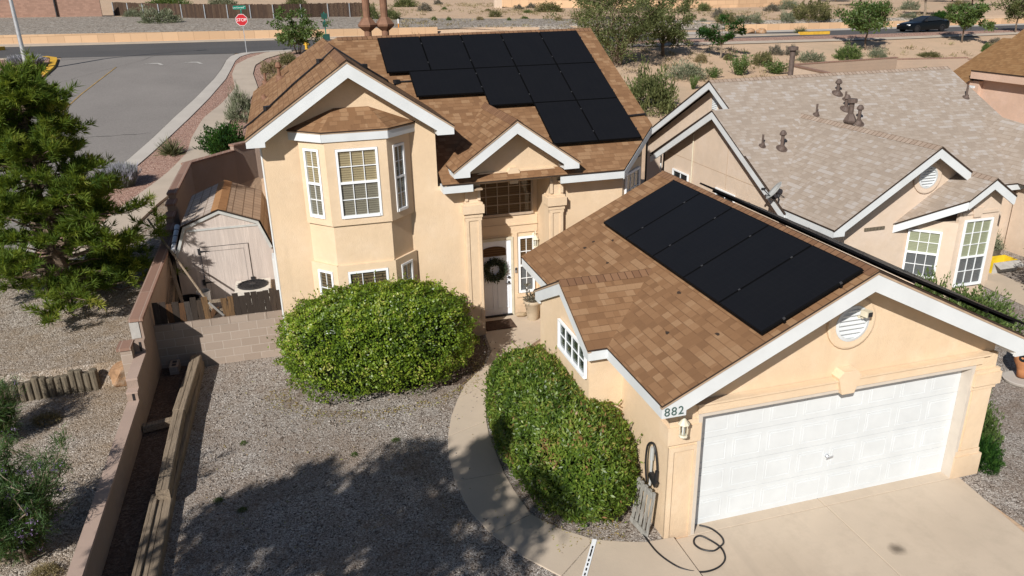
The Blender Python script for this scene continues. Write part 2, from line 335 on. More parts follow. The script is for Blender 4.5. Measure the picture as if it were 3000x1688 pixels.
# ---------------------------------------------------------------- mesh helpers
def V(*a): return np.array(a, float)
def unit(v):
    v = np.asarray(v, float); return v / (np.linalg.norm(v) + 1e-12)
def tag(o, label=None, cat=None, group=None, kind=None):
    if label: o['label'] = label
    if cat: o['category'] = cat
    if group: o['group'] = group
    if kind: o['kind'] = kind
    return o
def thing(name, label, cat, loc=(0, 0, 0), group=None):
    o = bpy.data.objects.new(name, None); COL.objects.link(o)
    o.location = loc; o.empty_display_size = .2
    return tag(o, label, cat, group)
def wloc(o):
    p = V(*o.location)
    while o.parent: o = o.parent; p = p + V(*o.location)
    return p
class MB:
    """collects faces in world coordinates, then links them as ONE mesh object"""
    def __init__(s): s.v = []; s.f = []; s.u = []; s.m = []
    def face(s, pts, uv=None, m=0):
        i = len(s.v); s.v += [tuple(map(float, p)) for p in pts]
        s.f.append(tuple(range(i, i + len(pts)))); s.m.append(m)
        if uv is None:
            p = np.array(pts, float); n = np.zeros(3)
            for a, b in zip(p, np.roll(p, -1, 0)): n += np.cross(a, b)
            ax = int(np.argmax(np.abs(n)))
            if ax == 2: uv = [(q[0], q[1]) for q in p]
            else:
                h = math.hypot(n[0], n[1]) + 1e-9; t = (-n[1] / h, n[0] / h)
                if abs(t[0]) > abs(t[1]): t = (abs(t[0]), t[1] * (1 if t[0] >= 0 else -1))
                else: t = (t[0] * (1 if t[1] >= 0 else -1), abs(t[1]))
                uv = [(q[0] * t[0] + q[1] * t[1], q[2]) for q in p]
        s.u.append([tuple(map(float, q)) for q in uv])
    def obox(s, c, ax, ay, az, m=0):
        c, ax, ay, az = (np.asarray(q, float) for q in (c, ax, ay, az))
        if np.dot(np.cross(ax, ay), az) < 0: ax = -ax
        P8 = {(i, j, k): c + i * ax + j * ay + k * az for i in (-1, 1) for j in (-1, 1) for k in (-1, 1)}
        for q in (((-1, -1, -1), (-1, 1, -1), (1, 1, -1), (1, -1, -1)), ((-1, -1, 1), (1, -1, 1), (1, 1, 1), (-1, 1, 1)),
                  ((-1, -1, -1), (1, -1, -1), (1, -1, 1), (-1, -1, 1)), ((1, 1, -1), (-1, 1, -1), (-1, 1, 1), (1, 1, 1)),
                  ((-1, 1, -1), (-1, -1, -1), (-1, -1, 1), (-1, 1, 1)), ((1, -1, -1), (1, 1, -1), (1, 1, 1), (1, -1, 1))):
            s.face([P8[k] for k in q], None, m)
        return s
    def box(s, x0, x1, y0, y1, z0, z1, m=0):
        return s.obox(((x0 + x1) / 2, (y0 + y1) / 2, (z0 + z1) / 2), ((x1 - x0) / 2, 0, 0), (0, (y1 - y0) / 2, 0), (0, 0, (z1 - z0) / 2), m)
    def prism(s, poly, vec, m=0, mside=None, caps=True):
        p = [V(*q) for q in poly]; vec = V(*vec); n = np.zeros(3)
        for a, b in zip(p, p[1:] + p[:1]): n += np.cross(a, b)
        if np.dot(n, vec) < 0: p = p[::-1]
        ms = m if mside is None else mside
        if caps:
            s.face([q + vec for q in p], None, m); s.face(p[::-1], None, m)
        for a, b in zip(p, p[1:] + p[:1]): s.face([a, b, b + vec, a + vec], None, ms)
        return s
    def tube(s, path, r, n=8, m=0, cap=True, r2=None):
        path = [V(*q) for q in path]; rings = []
        ref = V(.31, .17, .93)
        for i, p in enumerate(path):
            d = unit(path[min(i + 1, len(path) - 1)] - path[max(i - 1, 0)])
            a = np.cross(d, ref)
            if np.linalg.norm(a) < 1e-3: a = np.cross(d, V(1, 0, 0))
            a = unit(a); b = np.cross(d, a)
            rr = r if np.isscalar(r) else r[i]
            rings.append([p + rr * (math.cos(t) * a + math.sin(t) * b) for t in np.linspace(0, 2 * PI, n, endpoint=False)])
        for A, B in zip(rings, rings[1:]):
            for k in range(n): s.face([A[k], A[(k + 1) % n], B[(k + 1) % n], B[k]], None, m)
        if cap: s.face(rings[0][::-1], None, m); s.face(rings[-1], None, m)
        return s
    def lathe(s, prof, c, n=20, m=0, axis=(0, 0, 1), cap=True):
        c = V(*c); w = unit(axis); a = unit(np.cross(w, V(.3, .8, .1)) if abs(w[2]) > .9 else np.cross(w, V(0, 0, 1))); b = np.cross(w, a)
        R = [[c + z * w + r * (math.cos(t) * a + math.sin(t) * b) for t in np.linspace(0, 2 * PI, n, endpoint=False)] for r, z in prof]
        for A, B in zip(R, R[1:]):
            for k in range(n): s.face([A[k], A[(k + 1) % n], B[(k + 1) % n], B[k]], None, m)
        if cap: s.face(R[0][::-1], None, m); s.face(R[-1], None, m)
        return s
    def roof(s, pts, eave, th=.03, m=0, me=1):
        """a roof plane: shingle uv on top (u along the eave, v up the slope), edge material on its rim"""
        p = [V(*q) for q in pts]; n = np.zeros(3)
        for a, b in zip(p, p[1:] + p[:1]): n += np.cross(a, b)
        n = unit(n)
        if n[2] < 0: p = p[::-1]; n = -n
        u = unit(eave); v = np.cross(n, u)
        if v[2] < 0: v = -v
        s.face(p, [(np.dot(q, u), np.dot(q, v)) for q in p], m)
        d = V(0, 0, -th)
        s.face([q + d for q in p][::-1], None, me)
        for a, b in zip(p, p[1:] + p[:1]): s.face([a + d, b + d, b, a], None, me)
        return s
    def build(s, name, mats, parent=None, loc=None, smooth=False, weld=False):
        if not isinstance(mats, (list, tuple)): mats = [mats]
        v = np.array(s.v)
        if parent is not None: base = wloc(parent)
        elif loc is not None: base = V(*loc)
        else: base = V((v[:, 0].min() + v[:, 0].max()) / 2, (v[:, 1].min() + v[:, 1].max()) / 2, v[:, 2].min())
        me = bpy.data.meshes.new(name)
        me.from_pydata((v - base).tolist(), [], s.f)
        ul = me.uv_layers.new(name='UVMap')
        ul.data.foreach_set('uv', [c for f in s.u for q in f for c in q])
        for mt in mats: me.materials.append(mt)
        me.polygons.foreach_set('material_index', s.m)
        if weld or smooth:
            import bmesh
            bm = bmesh.new(); bm.from_mesh(me); bmesh.ops.remove_doubles(bm, verts=bm.verts, dist=1e-4)
            bm.to_mesh(me); bm.free()
        if smooth:
            me.polygons.foreach_set('use_smooth', [True] * len(me.polygons))
        me.update()
        o = bpy.data.objects.new(name, me); COL.objects.link(o)
        if parent is not None: o.parent = parent
        else: o.location = base
        return o
def bevel(o, w=.01, seg=2):
    b = o.modifiers.new('bevel', 'BEVEL'); b.width = w; b.segments = seg; b.limit_method = 'ANGLE'; b.angle_limit = .7
    return o
def text_mesh(name, txt, size, mat, origin, right, up, parent, depth=.004, spacing=1.0):
    cu = bpy.data.curves.new(name, 'FONT'); cu.body = txt; cu.size = size; cu.extrude = depth
    cu.align_x = 'CENTER'; cu.align_y = 'CENTER'; cu.space_character = spacing
    ob = bpy.data.objects.new(name, cu); COL.objects.link(ob)
    dg = bpy.context.evaluated_depsgraph_get(); me = bpy.data.meshes.new_from_object(ob.evaluated_get(dg))
    bpy.data.objects.remove(ob)
    me.name = name; me.materials.clear(); me.materials.append(mat)
    r, u = Vector(unit(right)), Vector(unit(up)); n = r.cross(u)
    M = Matrix((r, u, n)).transposed().to_4x4(); M.translation = Vector(V(*origin) - wloc(parent))
    me.transform(M)
    o = bpy.data.objects.new(name, me); COL.objects.link(o); o.parent = parent
    return o
# fast leaf meshes ------------------------------------------------------------
def quads_mesh(name, co, uv, mat):
    """co (N,4,3), uv (N,4,2)"""
    n = len(co); me = bpy.data.meshes.new(name)
    me.vertices.add(4 * n); me.vertices.foreach_set('co', np.asarray(co, np.float32).reshape(-1))
    me.loops.add(4 * n); me.loops.foreach_set('vertex_index', np.arange(4 * n, dtype=np.int32))
    me.polygons.add(n); me.polygons.foreach_set('loop_start', np.arange(0, 4 * n, 4, dtype=np.int32))
    try: me.polygons.foreach_set('loop_total', np.full(n, 4, np.int32))
    except Exception: pass
    ul = me.uv_layers.new(name='UVMap'); ul.data.foreach_set('uv', np.asarray(uv, np.float32).reshape(-1))
    me.materials.append(mat); me.update(); me.validate()
    return me
def nrm(a): return a / (np.linalg.norm(a, axis=1, keepdims=True) + 1e-9)
def leaf_quads(c, axis, nor, L, W, rnd=None):
    """diamond leaves: base c, pointing along axis"""
    n = len(c); L = np.broadcast_to(L, (n,))[:, None]; W = np.broadcast_to(W, (n,))[:, None]
    a = nrm(axis); b = nrm(np.cross(a, nor))
    fold = nrm(np.cross(b, a)) * L * .08
    co = np.stack([c, c + a * L * .45 + b * W * .5 - fold, c + a * L, c + a * L * .45 - b * W * .5 - fold], 1)
    r = RNG.random(n) if rnd is None else rnd
    uv = np.stack([np.stack([r, RNG.random(n)], 1)] * 4, 1)
    return co, uv
def link(name, me, parent=None, loc=None, scale=None, rz=0):
    o = bpy.data.objects.new(name, me); COL.objects.link(o)
    if parent is not None: o.parent = parent
    if loc is not None: o.location = loc
    if scale is not None: o.scale = scale
    o.rotation_euler.z = rz
    return o
def lump(d, seed, k=3, amp=.12):
    """smooth pseudo-noise on directions d (N,3)"""
    r = np.random.default_rng(seed); out = np.zeros(len(d))
    for i in range(7):
        w = nrm(r.normal(size=(1, 3)))[0] * r.uniform(1.5, k * 1.8); out += np.sin(d @ w * PI + r.uniform(0, 6.28))
    return 1 + amp * out / 2.2

# ---------------------------------------------------------------- draped sheets
def drape_strip(A, B, off, step=1.0, across=2):
    """sheet between polylines A and B, lying on the terrain"""
    def res(Pl, n):
        Pl = np.array(Pl, float); d = np.r_[0, np.cumsum(np.linalg.norm(np.diff(Pl, axis=0), axis=1))]
        t = np.linspace(0, d[-1], n); return np.stack([np.interp(t, d, Pl[:, 0]), np.interp(t, d, Pl[:, 1])], 1)
    L = max(np.linalg.norm(np.diff(np.array(A, float), axis=0), axis=1).sum(), np.linalg.norm(np.diff(np.array(B, float), axis=0), axis=1).sum())
    n = max(2, int(L / step) + 1); a, b = res(A, n), res(B, n)
    g = [[tuple(a[i] + (b[i] - a[i]) * j / across) for j in range(across + 1)] for i in range(n)]
    return [[(x, y, T(x, y) + off) for x, y in row] for row in g]
def grid_faces(mb, g, m=0):
    for r0, r1 in zip(g, g[1:]):
        for j in range(len(r0) - 1):
            q = [r0[j], r0[j + 1], r1[j + 1], r1[j]]
            n = np.cross(V(*q[1]) - V(*q[0]), V(*q[3]) - V(*q[0]))
            mb.face(q if n[2] > 0 else q[::-1], [(p[0], p[1]) for p in (q if n[2] > 0 else q[::-1])], m)
def sheet(name, A, B, off, mat, step=1.0, across=2, kind='structure', skirt=0):
    mb = MB(); g = drape_strip(A, B, off, step, across); grid_faces(mb, g)
    if skirt:
        for side in (0, -1):
            for r0, r1 in zip(g, g[1:]):
                p, q = V(*r0[side]), V(*r1[side]); d = V(0, 0, skirt)
                mb.face([p - d, q - d, q, p])
    return tag(mb.build(name, mat, smooth=False), kind=kind)
# ================================================================ SETTING
def frange(a, b, s):
    n = max(1, int(round((b - a) / s))); return [a + (b - a) * i / n for i in range(n)]
def terrain():
    xs = frange(-140, -40, 10) + frange(-40, -24, 2) + frange(-24, -8.9, 1) + [-8.885, -8.875] + frange(-8.6, 24, 1) + frange(24, 80, 2) + frange(80, 260, 12) + [260]
    ys = frange(-40, -10, 5) + frange(-10, 7.3, 1) + [7.5, 7.65, 7.8] + frange(8.1, 70, .8) + frange(70, 110, 2) + frange(110, 420, 12) + [420]
    mb = MB(); idx = {}
    for i, x in enumerate(xs):
        for j, y in enumerate(ys):
            idx[i, j] = len(mb.v); mb.v.append((x, y, T(x, y)))
    for i in range(len(xs) - 1):
        for j in range(len(ys) - 1):
            mb.f.append((idx[i, j], idx[i + 1, j], idx[i + 1, j + 1], idx[i, j + 1])); mb.m.append(0)
            mb.u.append([(mb.v[k][0], mb.v[k][1]) for k in mb.f[-1]])
    return tag(mb.build('ground', P['sand'], loc=(0, 0, 0)), kind='structure')
terrain()
# front yard gravel on the level pad
sheet('yard_gravel', [(-8.12, -14), (-8.12, 8.5)], [(-.42, -14), (-.42, 8.5)], .055, P['granite'], 2, 8)
sheet('side_yard_dirt', [(-8.75, 8.75), (-8.75, 19.6)], [(-5.97, 8.75), (-5.97, 19.6)], .012, P['soil'], 2, 4)
sheet('planter_soil', [(-8.775, -14), (-8.775, 8.48)], [(-8.18, -14), (-8.18, 8.48)], .14, P['soil'], 2, 2)
sheet('mulch_shade_bed', [(-2.3, 5.75), (-1.75, 6.45), (-1.42, 7.2), (-1.34, 8.05)], [(-4.2, 5.9), (-3.2, 7.0), (-2.6, 7.6), (-2.6, 8.15)], .062, P['mulch'], .4, 4)  # dark mulch sheet, its tone mostly painted-in shade beside the bush
sheet('neighbour_gravel', [(5.0, -6), (5.0, 14)], [(24, -6), (24, 14)], .012, P['granite'], 2, 8)
def slab(name, pts, z0, z1, mat, bev=.012):
    o = MB().prism([(x, y, z0) for x, y in pts], (0, 0, z1 - z0)).build(name, mat, weld=True)
    tag(o, kind='structure'); bevel(o, bev, 2); return o
# curved front path cut into flags at its joints
path_out = [(-1.30, 9.05), (-1.30, 7.98), (-1.36, 7.16), (-1.66, 6.53), (-2.32, 5.74), (-2.61, 5.17), (-2.89, 4.52), (-3.12, 3.76), (-3.23, 3.18), (-3.30, 2.29), (-3.24, 1.44), (-3.05, .76), (-2.74, .14), (-2.31, -.47), (-1.9, -.86), (-1.3, -1.2), (-.35, -1.5)]
path_in = [(.45, 9.05), (.45, 7.9), (-.06, 7.43), (-.62, 6.98), (-1.39, 6.37), (-1.86, 5.60), (-2.08, 4.88), (-2.27, 4.1), (-2.35, 3.57), (-2.41, 2.3), (-2.38, 1.75), (-2.30, 1.04), (-1.99, .57), (-1.55, .15), (-1.15, -.03), (-.8, -.15), (-.35, -.17)]
pj = [0, 2, 5, 7, 9, 11, 13, 16]
pm = MB()
for a, b in zip(pj, pj[1:]):
    o_ = [V(*p) for p in path_out[a:b + 1]]; i_ = [V(*p) for p in path_in[a:b + 1]]
    def pull(L):
        L = [q.copy() for q in L]; L[0] += unit(L[1] - L[0]) * .006; L[-1] += unit(L[-2] - L[-1]) * .006; return L
    o_, i_ = pull(o_), pull(i_)
    pm.prism([(q[0], q[1], -.04) for q in o_ + i_[::-1]], (0, 0, .082))
tag(bevel(pm.build('path', P['concrete'], weld=True), .01), kind='structure')
dm = MB()
dm.prism([(-.335, -.19, -.05), (-.335, -9, -.05), (2.32, -9, -.05), (2.39, -.19, -.05)], (0, 0, .055))
dm.prism([(2.402, -.19, -.05), (2.332, -9, -.05), (4.2, -9, -.05), (4.87, -1.67, -.05), (5.06, -.19, -.05)], (0, 0, .055))
dm.box(-.1, 2.385, -.176, .3, -.05, .004); dm.box(2.397, 5.0, -.176, .3, -.05, .004)
tag(bevel(dm.build('driveway', P['drive'], weld=True), .008), kind='structure')
oil = NT('oil_stain'); oil.set(.8, .3)
# ---- left bank, verge, walk, street
sheet('gravel_bank', [(-26, -14), (-26, 7.5)], [(-8.99, -14), (-8.99, 7.5)], .02, P['bankgravel'], 1, 10)
wL = [(-11.8, 14.2), (-11.3, 17.0), (-10.9, 18.6), (-10.2, 20.87), (-9.84, 22.23), (-9.40, 24.65), (-9.42, 26.96), (-9.18, 30.55), (-8.5, 33.72), (-7.95, 37.78), (-8.25, 42.12), (-8.11, 45.34), (-7.35, 47.85), (-6.2, 50.0), (-5.2, 50.9)]
wR = [(-10.75, 13.9), (-10.15, 17.2), (-9.75, 18.8), (-9.05, 20.9), (-8.75, 22.5), (-8.25, 24.6), (-8.2, 26.6), (-7.95, 30.2), (-7.3, 33.7), (-6.75, 38.0), (-7.05, 42.1), (-6.95, 45.0), (-6.25, 47.5), (-5.1, 49.3), (-4.4, 50.0)]
sheet('gravel_bank_step', [(-26, 7.5), (-26, 7.65), (-26, 7.81)], [(-8.99, 7.5), (-8.99, 7.65), (-8.99, 7.81)], .022, P['bankgravel'], .05, 10)
sheet('gravel_bank_upper', [(-26, 7.81), (-26, 13.9)], [(-8.99, 7.81), (-8.99, 13.9)], .02, P['bankgravel'], .8, 10)
sheet('gravel_bank_upper', [(-11.8, 13.9)] + wL[:6], [(-8.99, 13.9), (-8.99, 15.5), (-8.99, 16.5), (-8.99, 17.5), (-8.99, 18.2), (-8.99, 18.6), (-8.99, 19)], .018, P['bankgravel'], .8, 4)
kb = [(-13.6, 14.0), (-12.6, 19.0), (-11.5, 24.5), (-11.0, 27.5), (-10.54, 30.84), (-9.9, 35.0), (-9.2, 40.5), (-8.9, 44.0), (-8.75, 47.2), (-8.5, 49.0), (-7.6, 50.6), (-6.2, 51.6), (-4.5, 52.0)]
ko = [(-12.95, 14.0), (-11.95, 19.0), (-10.85, 24.6), (-10.3, 27.8), (-9.75, 31.2), (-9.15, 35.3), (-8.55, 40.5), (-8.35, 44.0), (-8.2, 46.8), (-7.9, 48.6), (-7.15, 49.9), (-6.0, 50.8), (-4.5, 51.2)]
sheet('gravel_verge', ko, [(-11.85, 14.2), (-11.3, 17.2), (-10.2, 20.9), (-9.84, 22.3), (-9.40, 24.7), (-9.42, 27), (-9.18, 30.6), (-8.5, 33.7), (-7.95, 37.8), (-8.2, 42.2), (-8.05, 45.3), (-7.35, 47.8), (-6.2, 50.0)], .05, P['pinkgravel'], .8, 3)
sheet('gravel_verge', wR[4:], [(-7.6, 22.6), (-7, 24.6), (-6.5, 26.6), (-5.5, 30.2), (-5, 33.7), (-4.4, 38), (-4, 42), (-3.8, 45), (-3.2, 47.4), (-2.6, 49), (-2, 49.6)], .045, P['pinkgravel'], .8, 4)
sheet('sidewalk', wL, wR, .10, P['walk'], .8, 2, skirt=.12)
sheet('kerb', kb, ko, .085, P['kerb'], .8, 1, skirt=.12)
st_l = [(-30, 12), (-26, 20), (-22, 30), (-20, 38), (-18.64, 43.3), (-18.71, 46.3), (-19.31, 50.97), (-21.6, 51.6), (-26, 51.6)]
st_r = kb[:7] + [(-8.9, 44.0), (-8.75, 47.2), (-8.5, 49.0), (-7.6, 50.6), (-6.2, 51.6)]
sheet('street', [(-32, 6)] + st_l[:7], [(-15, 6)] + st_r[:8] + [(-8.75, 47.2), (-8.3, 50.4)], .03, P['asphalt'], .8, 6)
sheet('street', [(-60, 51.0), (-19.0, 51.0), (-8.2, 50.5), (-4.5, 51.9), (10, 51.2), (24, 51.0), (80, 52.7)], [(-60, 64.4), (-19, 64.4), (-8, 64.7), (-4.5, 64.8), (10, 60.5), (24, 58.6), (80, 60.8)], .034, P['asphalt2'], 1.2, 7)
sheet('island_gravel', [(-34, 43), (-20, 43.6), (-19.2, 46.6), (-19.8, 50.2)], [(-36, 50), (-30, 50.5), (-25, 50.6), (-21, 50.6)], .07, P['pinkgravel'], 1, 4)
ykb = MB(); grid_faces(ykb, drape_strip([(-18.64, 43.3), (-18.71, 46.3), (-19.2, 49.6), (-20.2, 51.2)], [(-19.0, 43.4), (-19.1, 46.5), (-19.6, 49.5), (-20.6, 50.9)], .16, .8, 1))
gg = drape_strip([(-18.64, 43.3), (-18.71, 46.3), (-19.2, 49.6), (-20.2, 51.2)], [(-19.0, 43.4), (-19.1, 46.5), (-19.6, 49.5), (-20.6, 50.9)], .16, .8, 1)
for a, b in zip(gg, gg[1:]): ykb.face([V(*a[0]) - V(0, 0, .16), V(*b[0]) - V(0, 0, .16), b[0], a[0]])
tag(ykb.build('kerb', P['yellow']), kind='structure')
sheet('kerb', [(-20.6, 50.9), (-28, 50.9), (-60, 50.7)], [(-20.7, 50.2), (-28, 50.3), (-60, 50.1)], .12, P['walk'], 1, 1, skirt=.1)
tag(MB().prism([(-31, 59.2, 4.35), (-25.6, 60.0, 4.35), (-25.2, 60.5, 4.35), (-25.9, 60.9, 4.35), (-31, 61.2, 4.35)], (0, 0, .25)).build('kerb', P['yellow']), kind='structure')
sheet('road_marking', [(-16.2, 26), (-15.9, 32.3), (-15.75, 38), (-15.25, 46.0)], [(-16.13, 26), (-15.83, 32.3), (-15.68, 38), (-15.18, 46.0)], .045, P['linepaint'], 1, 1)
for dx in (0, 2.35):
    sheet('road_marking', [(-13.9 + dx, 46.5), (-13.3 + dx, 47.1), (-12.8 + dx, 47.0), (-12.5 + dx, 46.2)], [(-13.6 + dx, 46.9), (-13.2 + dx, 46.75), (-12.9 + dx, 46.7), (-12.7 + dx, 46.2)], .045, P['whitemark'], .3, 1)
sheet('kerb', [(-60, 64.4), (-19, 64.4), (-4.5, 64.8), (10, 64.9)], [(-60, 65.6), (-19, 65.6), (-4.5, 66.0), (10, 66.1)], .12, P['walk'], 2, 1, skirt=.12)
sheet('rock_slope', [(-60, 66.5), (-20, 66.4), (12, 67.4), (24, 66.5), (46, 63.4), (80, 64)], [(-60, 97), (-24, 95), (-15, 89), (1, 86), (12, 78), (25, 75), (42, 69), (80, 69)], .05, P['rocks'], 2, 10)
sheet('sidewalk', [(12, 49.0), (29, 49.0), (45, 49.2), (62, 50.2), (80, 51)], [(12, 50.0), (29, 49.9), (45, 50.1), (62, 51.1), (80, 52)], .06, P['walk'], 1, 1)
sheet('gravel_verge', [(12, 50.0), (29, 49.9), (45, 50.1), (62, 51.1), (80, 52)], [(12, 51.6), (29, 51.55), (45, 51.8), (62, 52.6), (80, 53.3)], .055, P['pinkgravel'], 1, 2)
sheet('median', [(26, 53.6), (32, 53.5), (41.6, 53.7)], [(26, 57.4), (32, 56.2), (41.6, 54.1)], .12, P['walk'], 1, 2, skirt=.1)
tag(MB().prism([(39.2, 53.55, 3.40), (42.2, 53.5, 3.36), (42.3, 53.9, 3.36), (39.2, 53.9, 3.40)], (0, 0, .32)).build('kerb', P['yellow']), kind='structure')
sheet('sidewalk', [(24, 58.6), (40, 58.4), (54, 58.9), (66, 59.4), (80, 60.0)], [(24, 61.2), (40, 60.6), (54, 60.9), (66, 61.2), (80, 62)], .07, P['kerb'], 1.5, 1, skirt=.06)

P['crack'] = simple('tar_crack', (.065, .06, .055), .8, .3)
rc_ = random.Random(12)
for pts, w in (([(-16.5, 28.6), (-14.0, 28.4), (-11.4, 28.5)], .03), ([(-18.2, 40), (-16.2, 44), (-14, 48), (-12.5, 54)], .03), ([(-19, 49.2), (-12, 50.4), (-5, 51.2)], .05), ([(-30, 56), (-15, 56.3), (0, 55.8)], .05)):
    A = []; n = 24; d = np.r_[0, np.cumsum([math.dist(a, b) for a, b in zip(pts, pts[1:])])]
    for i in range(n + 1):
        t = d[-1] * i / n; A.append((np.interp(t, d, [p[0] for p in pts]) + rc_.uniform(-.12, .12), np.interp(t, d, [p[1] for p in pts]) + rc_.uniform(-.12, .12)))
    sheet('road_crack', A, [(x + w, y + w) for x, y in A], .05, P['crack'], .6, 1)
for off in (.0,):
    sheet('kerb_joint', [(x + .02, y) for x, y in kb[:10]], [(x - .06, y) for x, y in kb[:10]], .05, P['crack'], .8, 1)
# ================================================================ BUILDING PARTS
def window(root, a, b, u0, u1, z0, z1, cols, rows, split=None, blind='blind', blind_low=None, out=.012, fr=.05, name='window', label=None, mun=.015, mat='vinyl'):
    """white vinyl window on the wall line a->b (plan points, outside on the right-hand side of a->b)"""
    a, b = V(*a), V(*b); r2 = unit(b - a); n2 = V(r2[1], -r2[0])
    r, n, z = V(r2[0], r2[1], 0), V(n2[0], n2[1], 0), V(0, 0, 1); A = V(a[0], a[1], 0)
    def q(u, v, d): return A + u * r + v * z + d * n
    m = MB()
    def bar(ua, ub, va, vb, d0, d1): m.obox(q((ua + ub) / 2, (va + vb) / 2, (d0 + d1) / 2), r * (ub - ua) / 2, z * (vb - va) / 2, n * (d1 - d0) / 2)
    D = .05
    bar(u0, u0 + fr, z0, z1, out, out + D); bar(u1 - fr, u1, z0, z1, out, out + D)
    bar(u0 + fr, u1 - fr, z1 - fr, z1, out, out + D); bar(u0 + fr, u1 - fr, z0, z0 + fr * 1.2, out, out + D + .012)
    secs = [(z0 + fr * 1.2, z1 - fr)]
    if split:
        zs = z0 + (z1 - z0) * split
        bar(u0 + fr, u1 - fr, zs - .025, zs + .025, out, out + D - .006)
        secs = [(z0 + fr * 1.2, zs - .025), (zs + .025, z1 - fr)]
    ui, uj = u0 + fr, u1 - fr
    rr = rows if isinstance(rows, (list, tuple)) else [rows] * len(secs)
    for (va, vb), nr in zip(secs, rr):
        for c in range(1, cols): uu = ui + (uj - ui) * c / cols; bar(uu - mun / 2, uu + mun / 2, va, vb, out + .006, out + .030)
        for c in range(1, nr): vv = va + (vb - va) * c / nr; bar(ui, uj, vv - mun / 2, vv + mun / 2, out + .0075, out + .0285)
    w = m.build(name, P[mat], root)
    if label: w['label'] = label
    g = MB(); g.face([q(ui, secs[0][0], out + .018), q(uj, secs[0][0], out + .018), q(uj, secs[-1][1], out + .018), q(ui, secs[-1][1], out + .018)])
    g.build('pane', P['glass'], w)
    for k, (va, vb) in enumerate(secs):
        bl = blind_low if (k == 0 and blind_low) else blind
        x = MB(); x.face([q(ui, va, out + .003), q(uj, va, out + .003), q(uj, vb, out + .003), q(ui, vb, out + .003)]); x.build('blind', P[bl], w)
    return w
def plate(m, a, b, u0, u1, z0, z1, th=.045, hole=None, mat=0):
    """raised stucco band on wall line a->b, with an optional window hole (u0,u1,z0,z1)"""
    a, b = V(*a), V(*b); r2 = unit(b - a); n2 = V(r2[1], -r2[0])
    r, n, z = V(r2[0], r2[1], 0), V(n2[0], n2[1], 0), V(0, 0, 1); A = V(a[0], a[1], 0)
    def bar(ua, ub, va, vb):
        if ub - ua > .005 and vb - va > .005:
            m.obox(A + r * (ua + ub) / 2 + z * (va + vb) / 2 + n * (th / 2 - .01), r * (ub - ua) / 2, z * (vb - va) / 2, n * (th / 2 + .01), mat)
    if not hole: bar(u0, u1, z0, z1); return
    h0, h1, k0, k1 = hole
    bar(u0, h0, z0, z1); bar(h1, u1, z0, z1); bar(h0, h1, z0, k0); bar(h0, h1, k1, z1)
def rake_fascia(root, c, y, h, za, s, tail_in, zt, wid=.22, d=.045, ax='y', sides=(1, 1), out=-1, name='fascia', label=None, strip='tan'):
    """white gable fascia in the plane y=const (or x=const): apex za, slope s, half width h, boxed tails down to zt"""
    m = MB(); wv = wid * math.sqrt(1 + s * s)
    def p3(u, z, dd=0):
        return (c + u, y + dd, z) if ax == 'y' else (y + dd, c + u, z)
    ext = (0, d, 0) if ax == 'y' else (d, 0, 0)
    for sg, on in zip((-1, 1), sides):
        if not on: continue
        ze = za - s * h
        if tail_in is None:
            poly = [(0, za), (sg * h, ze), (sg * h, ze - wv * .75), (sg * (h - .04), ze - wv + s * .04), (0, za - wv)]
        else:
            ti = tail_in; poly = [(0, za), (sg * h, ze), (sg * h, zt), (sg * ti, zt), (sg * ti, min(ze + s * (h - ti), za - s * ti) - wv), (0, za - wv)]
        m.prism([p3(u, z) for u, z in poly], ext, 0)
        # tan drip strip above the board, shingle edge is on the roof slab
        poly2 = [(0, za + .045), (sg * (h + .01), ze + .045 - s * .01), (sg * (h + .01), ze + .002 - s * .01), (0, za + .002)]
        m.prism([p3(u, z, -.012 * 1) for u, z in poly2], tuple(e * 1.35 for e in ext), 1)
    o = m.build(name, [P['white'], P[strip]], root)
    if label: o['label'] = label
    return o
def ridge_caps(mb, a, b, s1, s2, perp, w=.16, lift=.012):
    a, b = V(*a), V(*b); L = np.linalg.norm(b - a); pv = V(*perp)
    for sg, s in ((-1, s1), (1, s2)):
        d = pv * sg * w + V(0, 0, -s * w)
        up = V(0, 0, lift)
        q = [a + up, b + up, b + d + up, a + d + up]; uv = [(0, 0), (L, 0), (L, .2), (0, .2)]
        n = np.cross(q[1] - q[0], q[2] - q[0])
        if n[2] < 0: q = q[::-1]; uv = uv[::-1]
        mb.face(q, uv)
        e0, e1 = q[2], q[3]
    return mb
def pipe_vent(parent, p, h, r=.04, cap=True, mat='bronze', hood=False, slope_n=(0, -.45, .9), name='roof_vent'):
    p = V(*p); m = MB(); n = unit(slope_n)
    m.lathe([(r * 2.6, -.06), (r * 2.5, .012), (r * 1.25, .11)], p, 14, 0, n)          # flashing cone
    m.lathe([(r * 3.6, -.03), (r * 3.5, .008)], p, 14, 0, n)
    m.lathe([(r, -.05), (r, h)], p, 12)
    if cap == 'flat': m.lathe([(r * 1.9, h - .10), (r * 1.9, h + .0), (r * 1.7, h + .012)], p, 14)
    elif cap: m.lathe([(r * 1.2, h - .05), (r * 2.1, h - .02), (r * 2.0, h + .03), (r * 1.1, h + .10), (.005, h + .115)], p, 8)
    if hood:
        z0 = h * .28
        m.lathe([(r * 1.1, z0 - .10), (r * 2.5, z0 + .02), (r * 2.6, z0 + .07), (r * 1.2, z0 + .26)], p, 6)
    return m.build(name, P[mat], parent)

# ================================================================ MAIN HOUSE
house = thing('house', 'peach stucco two storey house with bay window, brown shingle roof and attached double garage', 'house', (-1.3, 8.19, 0))
WY = 8.19
def zmain(y): return 6.855 - .493 * (13.70 - y)
